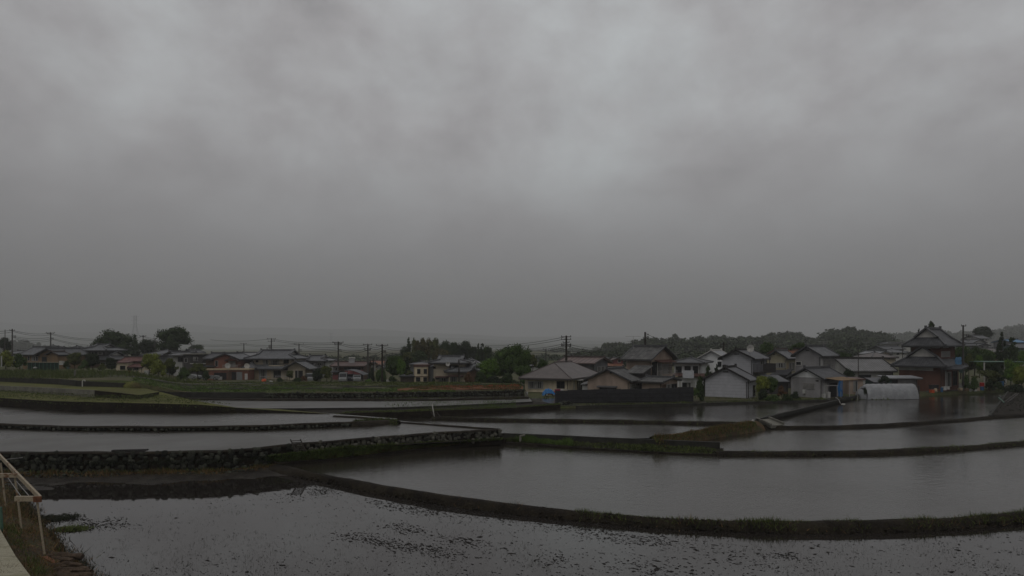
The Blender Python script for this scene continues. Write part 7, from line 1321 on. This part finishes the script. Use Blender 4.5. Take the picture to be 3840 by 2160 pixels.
gpatch('field', [(860, 88), (1315, 95), (1315, 97), (860, 90)], 'earth', 'dark ploughed strip before the cream flats')
gpatch('field', [(450, 84.5), (960, 84.5), (960, 86), (450, 86)], 'earth', 'dark ploughed furrow in the vegetable field')
gpatch('field', [(380, 90), (900, 91), (900, 92.5), (380, 91.5)], 'earth', 'dark furrow in the middle of the vegetable field')
gpatch('path', [(420, 88), (900, 88), (900, 88.6), (420, 88.6)], 'yard', 'pale thin path across the vegetable field', 'path')
gpatch('lane', [(150, 90), (700, 97), (700, 99), (150, 92)], 'yard', 'narrow farm lane at the left of the fields', 'lane')
grass('red_flowers', [(x, y, gat(x, y)) for x, y, z in area([(-.13 * 87, 87), (.012 * 90, 88), (.012 * 94, 93), (-.13 * 90, 90)], 900, 0, .95, 8, .5)], .1, .3, .2, 'flower_red', 'patches of red flowers above the far stone wall', cat='flowers')
for (k, x, y, D, w_, h_, mt, lb_) in ((0, 2035, 1180, 81, 1.5, .75, 'turf', 'dull green mound at the end of the black retaining wall'), (0, 2230, 1320, 76, 1.6, .35, 'dry_bank', 'low rusty heap of straw on the terrace corner')):
    V = IV * (1 + rng.normal(0, .1, (len(IV), 1))) * np.array((w_, w_ * .6, h_)); p = W(N(k, x, y), D); o = obj('straw_heap', np_mesh('straw_heap', V, IF), mt, None, p); tag(o, lb_, 'straw heap')
# rice seedlings
P = []
for r_ in range(16):
    y = 67.0 + r_ * .55
    for x in np.arange(-.20 * y, .006 * y, .2):
        if rng.random() > min(1, .25 + (x / y + .2) * 5): continue
        for _ in range(3): P.append((x + rng.normal(0, .03), y + rng.normal(0, .04), 1.50))
grass('rice_seedlings', P, .1, .24, .05, 'blade_bright', 'rows of young rice seedlings in the narrow paddy', .15, 'seedlings')
P = [(x, 77.2 + j * .5 + rng.normal(0, .05), 1.66) for j in range(3) for x in np.arange(-18, 1, .12)]
grass('rice_seedlings', P, .12, .28, .06, 'blade_green', 'seedlings in the thin strip paddy under the far wall', .15, 'seedlings')
# scraps and stubble floating in the nearest paddy
def scraps():
    Vs = []; Fs = []; b = 0; cl_ = [((1290, 2007), (1712, 2086), 330, .16), ((1400, 1880), (1640, 1925), 260, .2), ((1600, 1890), (1900, 1945), 330, .25), ((2020, 1950), (2300, 2005), 300, .25), ((1110, 1800), (1250, 1850), 260, .22), ((1480, 1970), (1570, 2000), 100, .16), ((1180, 1840), (1230, 1850), 60, .2),
        ((1640, 2015), (1830, 2050), 90, .14), ((2700, 2060), (2820, 2100), 70, .4), ((2600, 2070), (3000, 2110), 70, .8), ((2350, 2120), (2500, 2140), 80, .25), ((280, 1945), (350, 1980), 110, .12), ((355, 1965), (400, 1985), 60, .14), ((415, 1945), (475, 1980), 80, .12), ((930, 1830), (1130, 1870), 90, .3), ((2040, 2090), (2130, 2110), 60, .2), ((2300, 2020), (2530, 2030), 120, .2), ((3650, 2130), (3800, 2150), 30, .3), ((2880, 2085), (3010, 2090), 50, .12)]
    def bit(x, y, s, el):
        nonlocal b
        n = 5; th = rng.normal(-.45, .35); c, sn = math.cos(th), math.sin(th); v = []
        for i in range(n): a = 6.28 * i / n; r = s * rng.uniform(.4, 1.2); px, py = math.cos(a) * r * el, math.sin(a) * r; v.append((x + px * c - py * sn, y + px * sn + py * c, .006))
        v.append((x, y, .006 + s * rng.uniform(.15, .6))); Vs.append(np.array(v)); Fs.append(np.array([(i, (i + 1) % n, n) for i in range(n)]) + b); b += n + 1
    for (p, q, n, sp) in cl_:
        A = W(p, F * CH / (p[1] - HY)); B_ = W(q, F * CH / (q[1] - HY))
        for i in range(int(n * 2.0)):
            t = rng.random(); t = t + .04 * math.sin(t * 40); c = A.lerp(B_, t); lane = rng.integers(-2, 3) * sp * .9; bit(c.x + rng.normal(0, sp * 2.4), c.y + lane * 1.5 + rng.normal(0, sp * .8), rng.uniform(.008, .036) * (1 if rng.random() < .9 else 1.8), rng.uniform(1, 3.4))
    for i in range(4200):
        nx = rng.uniform(380, 3840); ny = rng.uniform(1850, 2160) ; D = F * CH / (ny - HY); x = (nx - HX) / F * D
        edge = float(np.interp(x, [p.x for p in B1], [p.y for p in B1]))
        if D > edge - .9: continue
        if noise2(x * 1.1, D * 1.6, 5) < -.15 and rng.random() < .75: continue
        bit(x, D, rng.uniform(.008, .032) * (1 if rng.random() < .96 else 2.5), rng.uniform(1, 3))
    V = np.concatenate(Vs); Fc = np.concatenate(Fs); o = obj('floating_scraps', np_mesh('floating_scraps', V, Fc), 'scrap'); tag(o, 'dark weed scraps and clods floating in the nearest paddy', 'debris', kind='stuff')
scraps()
P = []
for i in range(9000):
    nx = rng.uniform(330, 3840); ny = rng.uniform(1840, 2165); D = F * CH / (ny - HY); x = (nx - HX) / F * D; edge = float(np.interp(x, [p.x for p in B1], [p.y for p in B1]))
    if D > edge - .7 or noise2(x * .9, D * 1.2, 9) < .12: continue
    for _ in range(2): P.append((x + rng.normal(0, .03), D + rng.normal(0, .03), -.01))
grass('rice_stubble', P, .03, .13, .010, 'blade_dark', 'thin stubble poking out of the nearest paddy', .6, 'stubble')
# weed rafts near the left bank
for (x, y, rx, ry, lb_) in ((205, 1945, 1.0, .75, 'dark raft of weeds in the water beside the steel frame'), (262, 1985, .75, .4, 'smaller raft of pulled weeds on the water right of the posts')):
    D = F * CH / (y - HY); cx_ = (x - HX) / F * D; P = [(cx_ + rng.normal(0, rx * .42), D + rng.normal(0, ry * .42), .0) for _ in range(1800)]
    V, Fc = blades(P, .02, .13, .05, 1.6); o = obj('weed_raft', np_mesh('weed_raft', V, Fc), 'blade_dark' if x < 230 else 'blade_green'); tag(o, lb_, 'weeds', kind='stuff')
# ---------------------------------------------------------------- haze
m = MB(); m.box(-7400, 7400, -1600, 7300, -2.0, 330)
hz = m.build('haze', None); tag(hz, 'grey mist over the whole valley', 'haze', kind='stuff')
hm = bpy.data.materials.new('haze'); hm.use_nodes = True; hn = hm.node_tree; hn.nodes.clear(); ho = nn(hn, 'ShaderNodeOutputMaterial'); hv = nn(hn, 'ShaderNodeVolumePrincipled')
hv.inputs['Color'].default_value = (.80, .81, .82, 1); hv.inputs['Density'].default_value = .00042; hv.inputs['Anisotropy'].default_value = .2
hn.links.new(hv.outputs[0], ho.inputs['Volume']); hz.data.materials.append(hm); hz.display_type = 'WIRE'
